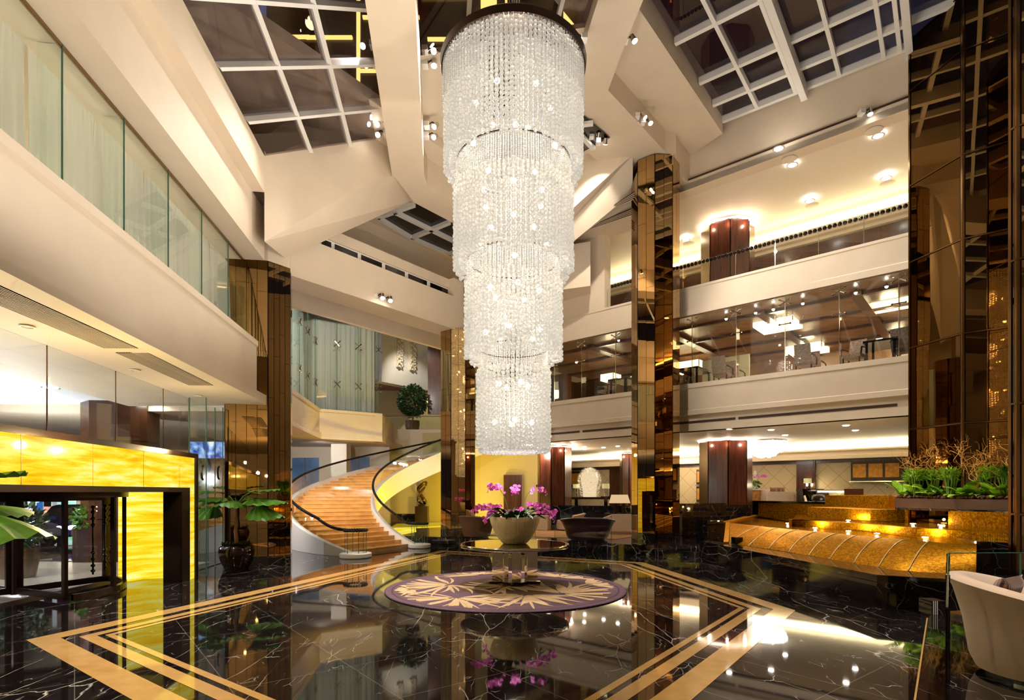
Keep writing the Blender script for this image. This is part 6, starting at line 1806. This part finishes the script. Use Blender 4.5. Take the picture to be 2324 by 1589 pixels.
# lanterns in the restaurant
def lantern(label, px, py, Y, wd, ht):
    c = P(px, py, Y); t = thing('box_lantern', label, 'pendant lamp', c, 'paper box lanterns of the restaurant')
    MB().box(c, (wd, wd, ht), -49).build('paper_box', LANT, t)
    mb = MB()
    for s in (-1, 1):
        for s2 in (-1, 1):
            q = c + PR.d * (s * wd / 2) + PR.n * (s2 * wd / 2); mb.box((q.x, q.y, c.z), (.03, .03, ht + .02), -49)
    mb.build('frame', pbr('lantern_frame', lin((190, 140, 80)), .5), t)
    mb = MB()
    for s in (-1, 1): mb.tube([c + PR.d * (s * wd * .3) + V(0, 0, ht / 2), V(c.x + PR.d.x * s * wd * .3, c.y + PR.d.y * s * wd * .3, 8.15)], .008, 5)
    mb.build('hanger', STEEL, t)
    return c
LN = [lantern('glowing box lantern in the restaurant, hanging at its middle', 1765, 736, 20.6, 1.35, .26), lantern('largest glowing box lantern in the restaurant, beside the mirror pier', 2018, 686, 18.6, 1.3, .28),
      lantern('glowing box lantern lower behind the two dining chairs', 1832, 792, 24.0, 1.4, .26), lantern('glowing box lantern behind the dining table by the mirror pier', 2036, 760, 22.5, 1.3, .30),
      lantern('glowing box lantern behind the mirrored column, low at left of the restaurant', 1566, 834, 25.2, 1.4, .28), lantern('small glowing lantern left of the mirrored column', 1386, 858, 26.5, .7, .3)]
# screen wall and dark column inside
m = MB(); s_ = PR.sh(4.2); m.sweep([s_.pt(s_.tpx(1702)), s_.pt(s_.tpx(1596))], [(-.1, 5.66), (0, 5.66), (0, 7.5), (-.1, 7.5)])
struct('wall_pale_screen', m, pbr('pale_green_screen', lin((206, 206, 180)), .5))
m = MB(); m.prism([P(1247, 0, 27.2).xy, P(1278, 0, 26.6).xy, P(1297, 0, 27.2).xy, P(1290, 0, 28.5).xy, P(1250, 0, 28.5).xy], 5.66, 7.6)
o = m.build('faceted_timber_pillar', WOODD); tag(o, 'faceted brown timber pillar behind the left restaurant glass', 'column'); o['kind'] = 'thing'
# dining table and chairs
def make_table(label, loc, rz):
    t = thing('dining_table', label, 'table', loc, 'restaurant tables', rz)
    MB().box((0, 0, .73), (1.3, .85, .06)).build('table_top', BLACK, t, local=True)
    for sx in (-1, 1):
        for sy in (-1, 1): MB().box((sx * .55, sy * .34, .35), (.06, .06, .70)).build('leg', BLACK, t, local=True)
    return t
CHK = pbr('check_upholstery', lin((132, 108, 92)), .8, noise=.5, nscale=26)
def make_chair(label, loc, rz):
    t = thing('dining_chair', label, 'chair', loc, 'restaurant chairs', rz)
    MB().box((0, 0, .44), (.50, .50, .10)).build('seat', CHK, t, local=True)
    mb = MB(); mb.slab([(-.24, -.24, .46), (.24, -.24, .46), (.23, -.38, 1.02), (-.23, -.38, 1.02)], (0, -.07, 0)); mb.build('backrest', CHK, t, local=True)
    for s in (-1, 1):
        MB().tube([(s * .27, .24, .44), (s * .28, .22, .66), (s * .28, 0, .69), (s * .26, -.30, .70)], .022, 8).build('armrest', BLACK, t, local=True, smooth='all')
        for y in (-.22, .22): MB().tube([(s * .22, y, .0), (s * .22, y, .42)], .022, 8).build('leg', BLACK, t, local=True)
    return t
zf = 5.66
def onf(px, off): q = PR.sh(off); return q.at(px, zf)
tb1 = make_table('dark dining table at the restaurant glass beside the tall mirrored column', onf(1575, .8), -49)
tb2 = dup(tb1, onf(2005, .9), -49, 'dark dining table at the restaurant glass beside the mirror pier')
tb3 = dup(tb1, onf(1420, .9), -49, 'dark dining table at the restaurant glass left of the tall mirrored column')
ch = make_chair('checked dining chair left of the curtain of lantern light, beside the first table', onf(1640, .75), 41)
for px, off, rz, lab in ((1668, 1.8, 41, 'checked dining chair half hidden behind another one, before the pale screen'), (1828, .9, 41, 'checked dining chair in front of the low lantern at the restaurant middle'), (1850, 2.2, 41, 'small checked dining chair just right of the one before the low lantern'),
                         (1938, .7, 230, 'curved arm dining chair at the glass, left of the table by the mirror pier'), (2052, .8, 50, 'dining chair at the restaurant glass, cut by the mirror pier'), (1376, .9, 230, 'dining chair left of the table beside the lounge-side mirrored column'), (1552, 1.6, 230, 'dining chair behind the table next to the tall mirrored column')):
    dup(ch, onf(px, off), rz, lab)
for k, (px, off) in enumerate(((1965, .75), (1990, .8))):
    p = onf(px, off); o = MB().lathe([(.001, .01), (.06, .01), (.075, .05), (.07, .075), (.065, .05), (.001, .02)], (p.x, p.y, zf + .76), 16).build('bowl', WHITE, smooth='all')
    o.location = (0, 0, 0); tag(o, ('white bowl on the dining table by the mirror pier, left of two', 'white bowl on the dining table by the mirror pier, right of two')[k], 'bowl', 'bowls on the table')
# small ceiling spots inside the restaurant
RS = []
for px, py, lab in ((1648, 720, 'pink tinted spotlight at the left of the restaurant track'), (1715, 707, 'spotlight second from left on the restaurant track'), (1755, 699, 'small spotlight third from left on the restaurant track'), (1822, 686, 'spotlight at the middle of the restaurant track'), (1942, 660, 'red tinted spotlight right of the restaurant middle'), (2012, 645, 'spotlight on the restaurant track nearest the mirror pier'), (1308, 822, 'bright spotlight in the left part of the restaurant'), (1404, 772, 'spotlight in the restaurant just left of the mirrored column')):
    q = PR.sh(.75).hit(px, py); q.z = min(q.z, 8.05); t = thing('restaurant_spotlight', lab, 'spotlight', q, 'track spotlights of the restaurant')
    MB().tube([q + V(0, 0, .12), q], [.03, .05], 10).build('can', STEEL, t); MB().ball(q - V(0, 0, .005), .045, 8, 5).build('lens', LAMPS, t)
    RS.append(q)
# ------------------------------------------------------------------ lounge furniture (floor 0.33) and reception (1.08)
def onl(px, py, z=.33): return G(px, py, z)
p = onl(1338, 1228); tub_chair('dark brown tub chair behind glass, in front of the cream sofa', (p.x, p.y + .5, .342), 12, .86, .80, .56, BROWNF, None, .03, .10)
p = onl(1080, 1222); tub_chair('brown tub chair behind glass, left of the orchid table', (p.x, p.y + .6, .342), 40, .62, .80, .58, TAUPE, None, .03, .08)
p = onl(1296, 1207); tub_chair('cream tub chair behind the dark brown tub chair', (p.x, p.y + .8, .342), 230, .70, .84, .60, BEIGE, None, .03, .12)
p = onl(1237, 1205); t = thing('side_cube', 'cream patterned cube table between the cream tub chair and the orchid bowl', 'side table', (p.x, p.y + .4, .342))
MB().box((p.x, p.y + .4, .65), (.56, .56, .60), 30).build('body', pbr('patterned_cream', lin((222, 200, 166)), .6, noise=.2, nscale=30), t); MB().box((p.x, p.y + .4, .965), (.62, .62, .03), 30).build('top', WHITE, t)
p = onl(1400, 1214); t = thing('sofa', 'cream sofa left of the tall mirrored column, under the trapezoid lamp', 'sofa', (p.x + .5, p.y + .6, .342))
c = V(p.x + .45, p.y + .6, 0)
MB().box((c.x, c.y, .56), (2.2, .85, .40)).build('base', BEIGE, t); mb = MB(); mb.slab([(c.x - 1.1, c.y - .5, .45), (c.x + 1.1, c.y - .5, .45), (c.x + 1.1, c.y - .5, 1.13), (c.x - .6, c.y - .5, 1.12), (c.x - 1.15, c.y - .5, .9)], (0, .18, 0)); mb.build('backrest', BEIGE, t)
p = onl(1392, 1170, 1.1); b0 = V(P(1392, 0, 24.0).x, 24.0, 0)
def low_wall(pts, z0, z1, th=.3): m.sweep([V(*q) if len(q) == 3 else V(q[0], q[1], 0) for q in pts], [(-th / 2, z0), (th / 2, z0), (th / 2, z1), (-th / 2, z1)])
m = MB()
a, b = P(1220, 0, 25.0), P(1432, 0, 23.6); low_wall([(a.x, a.y), (b.x, b.y)], .3, 1.42)
a, b = P(1548, 0, 20.6), P(1640, 0, 21.8); low_wall([(a.x, a.y), (b.x, b.y)], .3, 1.58)
a, b = P(1640, 0, 22.0), P(1700, 0, 22.4); low_wall([(a.x, a.y), (b.x, b.y)], .9, 1.50, .2)
a, b = P(1540, 0, 20.4), P(1565, 0, 20.5); low_wall([(a.x, a.y), (b.x, b.y)], .3, 1.56, .5)
struct('wall_low_marble', m, MARB2)
c = V(P(1392, 0, 24.4).x, 23.0, 0)
t = thing('trapezoid_lamp', 'table lamp with wide beige trapezoid shade on two dark posts', 'lamp', (c.x, c.y, 1.15))
z0, z1, zs = P(0, 1165, c.y).z, P(0, 1142, c.y).z, P(0, 1123, c.y).z
for dx in (-.16, .16): MB().box((c.x + dx, c.y, (z0 + z1) / 2), (.12, .12, z1 - z0 + .06)).build('post', DARKM, t)
mb = MB(); w0, w1 = .40, .31
b_ = mb.vs([(c.x - w0, c.y - .2, z1), (c.x + w0, c.y - .2, z1), (c.x + w0, c.y + .2, z1), (c.x - w0, c.y + .2, z1), (c.x - w1, c.y - .14, zs), (c.x + w1, c.y - .14, zs), (c.x + w1, c.y + .14, zs), (c.x - w1, c.y + .14, zs)])
for q in ((0, 1, 5, 4), (1, 2, 6, 5), (2, 3, 7, 6), (3, 0, 4, 7)): mb.f.append(tuple(b_ + i for i in q)); mb.m.append(0)
mb.build('lamp_shade', glow('shade_beige', (1.0, .68, .36), .75), t)
MB().box((c.x, c.y, z0 - .2), (1.2, .3, .4)).build('base', DARKM, t)
# coral lamp on console
c = P(1338, 0, 26.6); zb, zt = P(0, 1128, 26.6).z, P(0, 1064, 26.6).z
t = thing('coral_lamp', 'glowing cream coral-like lamp sculpture on the dark lounge console', 'lamp', (c.x, c.y, zb))
hh = zt - zb; ww = 24 / F * 26.6; rr = random.Random(2); mb = MB()
mb.lathe([(ww * .62, 0), (ww * .68, hh * .3), (ww * .86, hh * .62), (ww * .74, hh * .86), (.01, hh * .95)], (c.x, c.y, zb), 24)
for k in range(1500):
    q, w_ = rr.random() * 2 * pi, rr.random()
    if w_ < .62: r, z = ww * (.74 + .25 * w_ / .62), hh * w_
    else: a_ = (w_ - .62) / .38 * pi / 2; r, z = ww * .98 * cos(a_), hh * (.62 + .36 * sin(a_))
    b0 = V(c.x + r * cos(q), c.y + r * sin(q), zb + z); dv = V(cos(q), sin(q), .5 if w_ < .62 else 1.2).normalized() * .13; sd = V(-sin(q), cos(q), .2) * .014
    mb.face([b0 - sd, b0 + dv, b0 + sd])
mb.build('coral_body', onyx('coral_light', .9, 14, (.55, .30, .12), (1, .62, .3), (1, .86, .62)) if True else glow('coral_glow', (1.0, .70, .40), .85), t)
t2 = thing('console', 'dark console carrying the coral lamp', 'console', (c.x, c.y, .342))
MB().box((c.x, c.y, zb - .06), (1.9, .5, .10)).build('top', DARKM, t2); MB().box((c.x - .1, c.y, .95), (1.5, .42, zb - 1.05)).build('body', WOODD, t2); MB().box((c.x, c.y, .37), (1.6, .44, .06)).build('plinth', BLACK, t2)
def drum_lamp(label, px, yb, y0, y1, Y, wpx, stand=None):
    c = P(px, 0, Y); zb, z0, z1 = P(0, yb, Y).z, P(0, y0, Y).z, P(0, y1, Y).z; r = wpx / 2 / F * Y
    t = thing('table_lamp', label, 'lamp', (c.x, c.y, zb), 'drum-shade table lamps')
    MB().lathe([(r, z0), (r * .95, z1)], (c.x, c.y, 0), 24).build('lamp_shade', GREENS, t, smooth='all')
    mb = MB()
    for s in (-1, 1): mb.box((c.x + s * r * .4, c.y, (zb + z0) / 2), (r * .16, r * .3, z0 - zb))
    for k in range(3): mb.box((c.x, c.y, zb + (z0 - zb) * (.02 + .48 * k)), (r * .9, r * .34, .02))
    mb.tube([V(c.x, c.y, zb), V(c.x, c.y, z1)], r * .06, 6); mb.build('base', STEEL, t)
    return c
lamps = [drum_lamp('table lamp with pale green drum shade right of the coral lamp', 1375, 1126, 1109, 1098, 25.6, 17), drum_lamp('table lamp with pale drum shade half hidden left of the coral lamp', 1308, 1128, 1108, 1099, 27.6, 16),
         drum_lamp('table lamp with green drum shade on the reception desk', 1833, 1110, 1097, 1086, 25.5, 17), drum_lamp('table lamp with green drum shade at the left end of the planter', 2019, 1105, 1091, 1080, 24.0, 18)]
m = MB()
t = thing('lamp_table', 'dark side table under the reception lamp', 'side table', (lamps[2].x, lamps[2].y, 1.08)); zt = P(0, 1110, 25.5).z
MB().box((lamps[2].x + .1, lamps[2].y, zt - .05), (.95, .6, .10)).build('top', BLACK, t)
for s in (-1, 1): MB().box((lamps[2].x + .1 + s * .4, lamps[2].y, (1.08 + zt - .1) / 2), (.08, .5, zt - .1 - 1.08)).build('leg', BLACK, t)
for k, (lc, Y) in enumerate(((lamps[0], 25.6), (lamps[1], 27.6), (lamps[3], 24.0))):
    z0 = (.342, .342, 1.08)[k]; zt = lc.z * 0 + (P(0, 1126, 25.6).z, P(0, 1128, 27.6).z, P(0, 1105, 24).z)[k]
    t = thing('lamp_table', ('dark side table under the lamp right of the coral lamp', 'dark side table under the lamp left of the coral lamp', 'dark side table under the lamp behind the planter end')[k], 'side table', (lc.x, lc.y, z0))
    MB().box((lc.x, lc.y, zt - .03), (.55, .5, .05)).build('top', BLACK, t); MB().box((lc.x, lc.y, (z0 + zt - .05) / 2), (.14, .14, zt - .05 - z0)).build('post', BLACK, t)
# reception: burr-wood console with white orchids, sofa with brown cushions, desk, chairs
Y = 25.6; a, b = P(1699, 0, Y), P(1752, 0, Y); zt, z0 = P(0, 1111, Y).z, 1.08
t = thing('burr_console', 'burr wood console with pale top carrying the small orchid pot', 'console', ((a.x + b.x) / 2, Y + .25, 1.08))
MB().box(((a.x + b.x) / 2 + .05, Y + .25, zt - .015), (b.x - a.x + .3, .55, .03)).build('top', WHITE, t)
MB().box(((a.x + b.x) / 2 - .1, Y + .25, (zt - .03 + z0) / 2), ((b.x - a.x) * .8, .45, zt - .03 - z0)).build('body', pbr('burr', lin((190, 132, 66)), .35, noise=.4, nscale=6), t)
c = P(1717, 0, Y); t = thing('orchid_pot', 'small clear pot with pink and white orchids on the burr wood console', 'flower pot', (c.x, Y + .2, zt))
MB().lathe([(.001, .005), (.12, .005), (.17, .07), (.18, .13), (.16, .13), (.001, .03)], (c.x, Y + .2, zt), 20).build('bowl', WHITE, t, smooth='all')
mb = MB(); bush(mb, (c.x, Y + .2, zt + .2), .2, 70, .16, 3, .6); mb.build('leaves', LEAF, t)
rr = random.Random(12)
for dx, n, mt in ((-.30, 6, PINK), (.1, 7, PINK), (.42, 8, PINK), (-.02, 8, WHITE)):
    h = .62 if mt is PINK else .78; s = MB().tube([V(c.x, Y + .2, zt + .12), V(c.x + dx * .5, Y + .15, zt + h), V(c.x + dx, Y + .1, zt + h - .12 * abs(dx))], .008, 5).build('flower_stem', STEM, t)
    mb = MB()
    for i in range(n): flower(mb, V(c.x + dx * (.6 + .6 * i / n) + rr.uniform(-.04, .04), Y + .08, zt + h * (1 if mt is PINK else .6 + .5 * i / n) + rr.uniform(-.05, .03)), V(0, -1, .1), .055)
    mb.build('blossoms', [mt, YEL], s)
Y = 25.0; a, b, e = P(1741, 0, Y), P(1786, 0, Y), P(1820, 0, Y); z0, zt = P(0, 1140, Y).z, P(0, 1121, Y).z
t = thing('reception_sofa', 'cream block sofa with brown cushions on the reception floor', 'sofa', ((a.x + b.x) / 2, Y + .4, 1.08))
MB().box(((a.x + b.x) / 2, Y + .06, (1.08 + zt + .1) / 2), (b.x - a.x, .14, zt + .1 - 1.08)).build('armrest', BEIGE, t); MB().box(((b.x + e.x) / 2 - .1, Y + .5, 1.08 + .2), (e.x - a.x, .8, .36)).build('base', BEIGE, t)
MB().box((a.x + .08, Y + .6, (1.08 + zt + .18) / 2), (.16, 1.0, zt + .18 - 1.08)).build('backrest', BEIGE, t); MB().box((b.x + .3, Y + 1.05, (1.08 + zt + .1) / 2), (1.0, .14, zt + .1 - 1.08)).build('armrest', BEIGE, t)
FUR = pbr('brown_velvet', lin((116, 62, 24)), .5, sheen=.6, noise=.3, nscale=10)
for k, x in enumerate((1757, 1768, 1778)):
    q = P(x, 0, Y + .3); cushion(f'round brown velvet cushion on the reception sofa, {("left", "middle", "right")[k]} of three', (q.x, Y + .35 + .06 * k, zt + .13), .30, .34, .16, -12, 20, FUR, group='velvet cushions')
Y = 25.2; a, b = P(1840, 0, Y), P(1912, 0, Y); zt = P(0, 1113, Y).z
t = thing('reception_desk', 'white topped reception desk lit from behind, left of the leather chair', 'desk', ((a.x + b.x) / 2, Y, 1.08))
MB().box(((a.x + b.x) / 2, Y, zt), (b.x - a.x, .8, .05)).build('top', WHITE, t); MB().box(((a.x + b.x) / 2 + .1, Y + .2, (1.08 + zt) / 2), (b.x - a.x - .3, .4, zt - 1.1)).build('body', WOODD, t)
MB().box(((a.x + b.x) / 2, Y - .395, zt - .06), (b.x - a.x - .2, .02, .06)).build('light_strip', glow('desk_light', (1, .85, .55), 9), t)
def executive_chair(label, px, Y, z0, rz):
    c = P(px, 0, Y); t = thing('leather_chair', label, 'chair', (c.x, c.y, z0), None, rz)
    MB().box((0, 0, .46), (.6, .58, .12)).build('seat', LEATH, t, local=True); mb = MB(); mb.slab([(-.34, -.26, .5), (.34, -.26, .5), (.36, -.36, 1.06), (-.36, -.36, 1.06)], (0, -.1, 0)); mb.build('backrest', LEATH, t, local=True)
    for s in (-1, 1): MB().box((s * .33, .0, .64), (.07, .5, .06)).build('armrest', LEATH, t, local=True)
    for s in (-1, 1):
        for y in (-.22, .22): MB().box((s * .24, y, .2), (.05, .05, .40)).build('leg', BLACK, t, local=True)
    return t
executive_chair('brown leather chair showing its back above the gold mosaic block', 1942, 23.6, 1.08, 200)
c = P(1856, 0, 23.9); t = thing('curved_arm_chair', 'dark tub chair with curved silver arms behind the fountain wall', 'chair', (c.x, c.y, 1.08), None, 20)
MB().lathe([(.001, .36), (.36, .36), (.40, .5), (.36, .56), (.001, .54)], (0, 0, 0), 24).build('seat', BLACK, t, local=True)
MB().lathe([(.36, .52), (.42, .72), (.44, .82), (.39, .82), (.34, .54)], (0, 0, 0), 20, a0=0, a1=pi).build('backrest', BLACK, t, local=True, smooth='all')
for s in (-1, 1):
    MB().tube([(s * .50, -.3, 0), (s * .42, -.25, .35), (s * .52, -.1, .76)], [.04, .05, .06], 8).build('armrest', STEEL, t, local=True, smooth='all'); MB().tube([(s * .46, .25, 0), (s * .40, .22, .35), (s * .48, .15, .7)], .045, 8).build('leg', STEEL, t, local=True, smooth='all')
# flush crystal lamp of the reception
c = P(1735, 1003, 23.5); t = thing('crystal_ceiling_lamp', 'flush oval crystal ceiling lamp with dripping edge in the reception', 'ceiling lamp', (c.x, c.y, 4.1))
mb = MB()
cs, rs = [], []
rr = random.Random(31)
for k in range(900):
    u, v = rr.uniform(-1, 1), rr.uniform(-1, 1)
    if u * u + v * v > 1: continue
    dpt = .62 * (1 - (u * u + v * v)) ** .5 + .06
    cs.append((c.x + u * .85, c.y + v * .85, 4.12 - dpt * rr.uniform(.3, 1))); rs.append(.045)
beads('crystal_drops', cs, rs, crystal('crystal_lamp', 2.2, .2), t)
MB().lathe([(.001, 0), (.85, 0), (.85, -.05), (.001, -.05)], (c.x, c.y, 4.14), 32).build('plate', STEEL, t)
# dark doorway in the cream lounge wall
d_ = bpy.data.objects.new('door_3', None); C.objects.link(d_); d_['kind'] = 'structure'
a, b = P(1143, 1135, 29.5), P(1184, 1078, 29.5)
MB().box(((a.x + b.x) / 2, 29.62, (a.z + b.z) / 2 - .3), (b.x - a.x, .3, b.z - a.z + .6)).build('panel', WOODD, d_)
# potted plants standing by the shop windows behind the stair
for k, (px, lab) in enumerate(((702, 'left bush'), (664, 'bush nearest the mirrored column'))):
    c = P(px, 0, 29.6); topiary(f'low dark shrub before the blue shop window behind the stair, {lab}', (c.x, c.y, 0), .8, .7, .75, .55, 260, 30 + k, .22, LEAFD, 'potted_shrub')

t = thing('lounge_balustrade', 'frameless glass balustrade along the lounge platform edge behind the round table', 'balustrade', G(1300, 1230, .33))
A_, B_ = G(1259, 1228, .335), G(1436, 1233.5, .335); M_ = A_.lerp(B_, .74)
for q0, q1 in ((A_, M_), (M_, B_)):
    MB().slab([q0 + V(.008, .06, 0), q1 + V(-.008, .06, 0), q1 + V(-.008, .06, .92), q0 + V(.008, .06, .92)], (0, .014, 0)).build('glass_panel', GLASS, t)
A2, B2 = G(1004, 1218.5, .335), G(1215, 1227, .335); M2 = A2.lerp(B2, .33)
for q0, q1 in ((A2, M2), (M2, B2)):
    MB().slab([q0 + V(.008, .06, 0), q1 + V(-.008, .06, 0), q1 + V(-.008, .06, .92), q0 + V(.008, .06, .92)], (0, .014, 0)).build('glass_panel', GLASS, t)
for q in (A_, M_, B_, A2, M2, B2): MB().box((q.x, q.y + .055, q.z + .46), (.012, .012, .92)).build('edge_strip', GEDGE, t)
EXPO = 0.0
# ================================================================== CAMERA, WORLD, LIGHT
cam = bpy.data.cameras.new('camera'); co = bpy.data.objects.new('camera', cam); C.objects.link(co)
co.location = (0, 0, H); co.rotation_euler = (rad(90), 0, 0)
cam.sensor_width = 36; cam.lens = F / 2324 * 36; cam.shift_y = (HY - 794.5) / 2324; cam.clip_start = .05; cam.clip_end = 400
SC.camera = co
SC.view_settings.view_transform = 'Standard'; SC.view_settings.look = 'None'; SC.view_settings.gamma = 1; SC.view_settings.use_curve_mapping = False
SC.view_settings.exposure = EXPO
wd = bpy.data.worlds.new('night'); SC.world = wd; wd.use_nodes = True
bg = wd.node_tree.nodes['Background']; bg.inputs[0].default_value = (.018, .016, .030, 1); bg.inputs[1].default_value = 1.0
cy = SC.cycles
cy.max_bounces = 7; cy.diffuse_bounces = 3; cy.glossy_bounces = 5; cy.transmission_bounces = 3; cy.transparent_max_bounces = 14
cy.use_adaptive_sampling = True; cy.adaptive_threshold = .12; cy.adaptive_min_samples = 16
cy.caustics_reflective = False; cy.caustics_refractive = False; cy.sample_clamp_indirect = 4.0; cy.blur_glossy = .5
WARM = (1.0, .80, .56)
def point(loc, watts, col=WARM, r=.15):
    l = bpy.data.lights.new('lamp', 'POINT'); l.energy = watts; l.color = col; l.shadow_soft_size = r
    o = bpy.data.objects.new('lamp', l); C.objects.link(o); o.location = loc; return o
def spot(loc, to, watts, ang=60, col=WARM, r=.06, blend=.6):
    l = bpy.data.lights.new('spot_lamp', 'SPOT'); l.energy = watts; l.color = col; l.shadow_soft_size = r; l.spot_size = rad(ang); l.spot_blend = blend
    o = bpy.data.objects.new('spot_lamp', l); C.objects.link(o); o.location = loc
    o.rotation_euler = (Vector(to) - Vector(loc)).to_track_quat('-Z', 'Y').to_euler(); return o
def area(loc, to, sx, sy, watts, col=WARM):
    l = bpy.data.lights.new('cove_lamp', 'AREA'); l.shape = 'RECTANGLE'; l.size = sx; l.size_y = sy; l.energy = watts; l.color = col
    o = bpy.data.objects.new('cove_lamp', l); C.objects.link(o); o.location = loc
    o.rotation_euler = (Vector(to) - Vector(loc)).to_track_quat('-Z', 'Y').to_euler(); return o
for z, wt in ((10.2, 170), (8.0, 130), (6.0, 90), (3.9, 50)):
    point((.03, 12.1, z), wt, (1, .88, .72), .35)
# hall lights: the spotlights on the beams, downlights, coves, lanterns, pool lights
for i, (p, to) in enumerate(SPOTS):
    left = p.x < -2.8 and p.z > 10
    spot(p, to, 620 if left else 480 if 1.5 < p.x < 3.4 and p.y > 17 else 1400, 42 if left else 66, (1, .91, .80), .05)
for (p) in GD: spot(p - V(0, 0, .05), p - V(0, 0, 5), 70, 120)
for (p) in LD: spot(p - V(0, 0, .05), p - V(0, 0, 5), 90, 130)
# gallery cove washes its ceiling; reception cove likewise
bpy.context.view_layer.update()
def strip(t0_, t1_, z, off, watts, aim, col=WARM):
    a, b = PR.pt(t0_, z, off), PR.pt(t1_, z, off); c = (a + b) / 2; L = (b - a).length
    l = bpy.data.lights.new('cove_lamp', 'AREA'); l.shape = 'RECTANGLE'; l.size = L; l.size_y = .2; l.energy = watts; l.color = col
    o = bpy.data.objects.new('cove_lamp', l); C.objects.link(o); o.location = c
    zax = -Vector(aim).normalized(); xax = PR.d.copy(); yax = zax.cross(xax).normalized(); xax = yax.cross(zax)
    o.rotation_euler = Matrix((xax, yax, zax)).transposed().to_euler()
strip(-9.5, 5.5, 12.2, 5.2, 170, V(-PR.n.x * .7, -PR.n.y * .7, .3), (1, .86, .5))
strip(-10, 8, 3.95, 8.4, 300, V(-PR.n.x * .7, -PR.n.y * .7, .35), (1, .84, .52))
for c in LN: point(c - V(0, 0, .35), 60, (1, .78, .45), .25)
for q in RS: spot(q - V(0, 0, .08), q - V(0, 0, 3) + PR.n * .8, 60, 110, (1, .8, .66))
for px, py, z in FL:
    c = G(px, py, z); point(V(c.x, c.y, (1.10 if z < 1.1 else 1.27 if z < 1.3 else 1.58)), 20, (1, .80, .40), .03)
# timber column collars
for (c, r), z in zip(TC, (12.3, 3.9, 3.8, 3.9, 3.9)):
    for k in range(4):
        a = rad(180 + 35 * (k - 1.5)); point((c.x + (r + .16) * sin(a), c.y + (r + .16) * cos(a), z), 10, (1, .74, .52), .04)
# entrance and street
for x, y in ((-10.5, 6), (-11, 12), (-13, 18)): spot((x, y, 4.5), (x, y, 0), 420, 130, (.86, .9, 1.0))
point((-17, 24, 5), 900, (.8, .8, 1.0), .4); point((-22, 30, 4.5), 700, (1, .75, .8), .4)
# added lights brighten relief wall, curtain and stair; yellow spots for the lit ledge
spot((-6.0, 31.0, 12), (-5.5, 33.2, 8.5), 900, 70, (1, .93, .76)); spot((-5.2, 36, 8.0), (-7.5, 36.8, 6.4), 120, 80)
point((-6.9, 22.5, 9.4), 420, (1, .97, .92), .1); spot((-9.2, 26.8, 4.3), (-9.6, 30.4, 1.8), 170, 130, (.9, .95, 1), .3)
spot((-3.2, 22.6, .5), (-4.6, 26.2, 2.8), 900, 120, (1, .74, .02), .1); spot((-2.4, 27.0, .6), (-3.0, 32.4, 2.6), 380, 130, (1, .78, .12), .1)
point((1.0, 25.5, 3.7), 120, WARM, .06); point((3.0, 28, 3.6), 120, WARM, .06)
point((12, 27, 3.7), 220, WARM, .06); point((8, 28, 3.7), 180, WARM, .06); point((17, 24, 3.7), 160, WARM, .06)
for c in lamps: point((c.x, c.y - .1, P(0, 1100, 25).z), 14, (1, .84, .55), .08)

# added uplights in mid-air round the chandelier, filling the ceiling and upper walls
def upl(x, y, z, w, ang=166, tilt=(0, 0)): spot((x, y, z), (x + tilt[0], y + tilt[1], z + 5), w, ang, (1, .93, .83), .06, .35)
for z, rr_, wt, n in ((6.6, 2.9, 190, 4), (4.0, 2.3, 230, 4)):
    for k in range(n):
        a = 2 * pi * (k + .35) / n
        upl(XC + rr_ * cos(a), YC + rr_ * sin(a), z, wt)
point((-6.3, 8.5, 2.7), 150, (1, .76, .36), .05); point((-5.7, 4.5, 2.7), 150, (1, .76, .36), .05); point((-6.9, 12.2, 2.9), 60, (1, .78, .4), .04)  # added points stand in for the onyx glow on the balcony soffit
for x, y in ((-10.8, 7), (-12, 11.5), (-14, 16)): point((x, y, 2.6), 520, (.94, .96, 1), .06)  # added points without fittings brighten the porch ceiling
for y in (4.5, 8.5, 12.5): point((-8.9 - (y - 4) * .1, y, 7.0), 90, (.98, .95, .8), .1)  # added behind the sheers to brighten the left curtains
spot((-9.0, 18.6, 4.2), (-8.2, 21.4, .9), 520, 110, (1, .93, .88), .05); spot((-7.2, 16.6, 4.2), (-6.8, 22.0, 3.6), 700, 130, (1, .9, .78), .05); spot((-5.0, 21.2, 7.6), (-6.2, 24.5, 1.5), 650, 80, (1, .88, .72), .05)  # added spots without fittings brighten the stair and its stringers
upl(-5.0, 4.0, 6.6, 90); upl(2.5, 4, 7.0, 230); upl(6.5, 9, 6.0, 330); upl(-2.5, 5, 4.0, 330); upl(-2.6, 8.5, 3.6, 260); upl(5.5, 14.0, 4.4, 160)  # more added mid-air uplights, filling the upper hall
spot((3.6, 3.0, 9.5), (4.7, 5.0, .8), 2600, 46, (1, .9, .78), .08); spot((.0, 9.0, 10.5), (-.9, 11.3, 0), 700, 30, (1, .92, .84), .05)  # first spot is added out of view to brighten the tub chair

spot((XC, YC, 2.74), (XC, YC, 0), 130, 150, (1, .93, .82), .25)
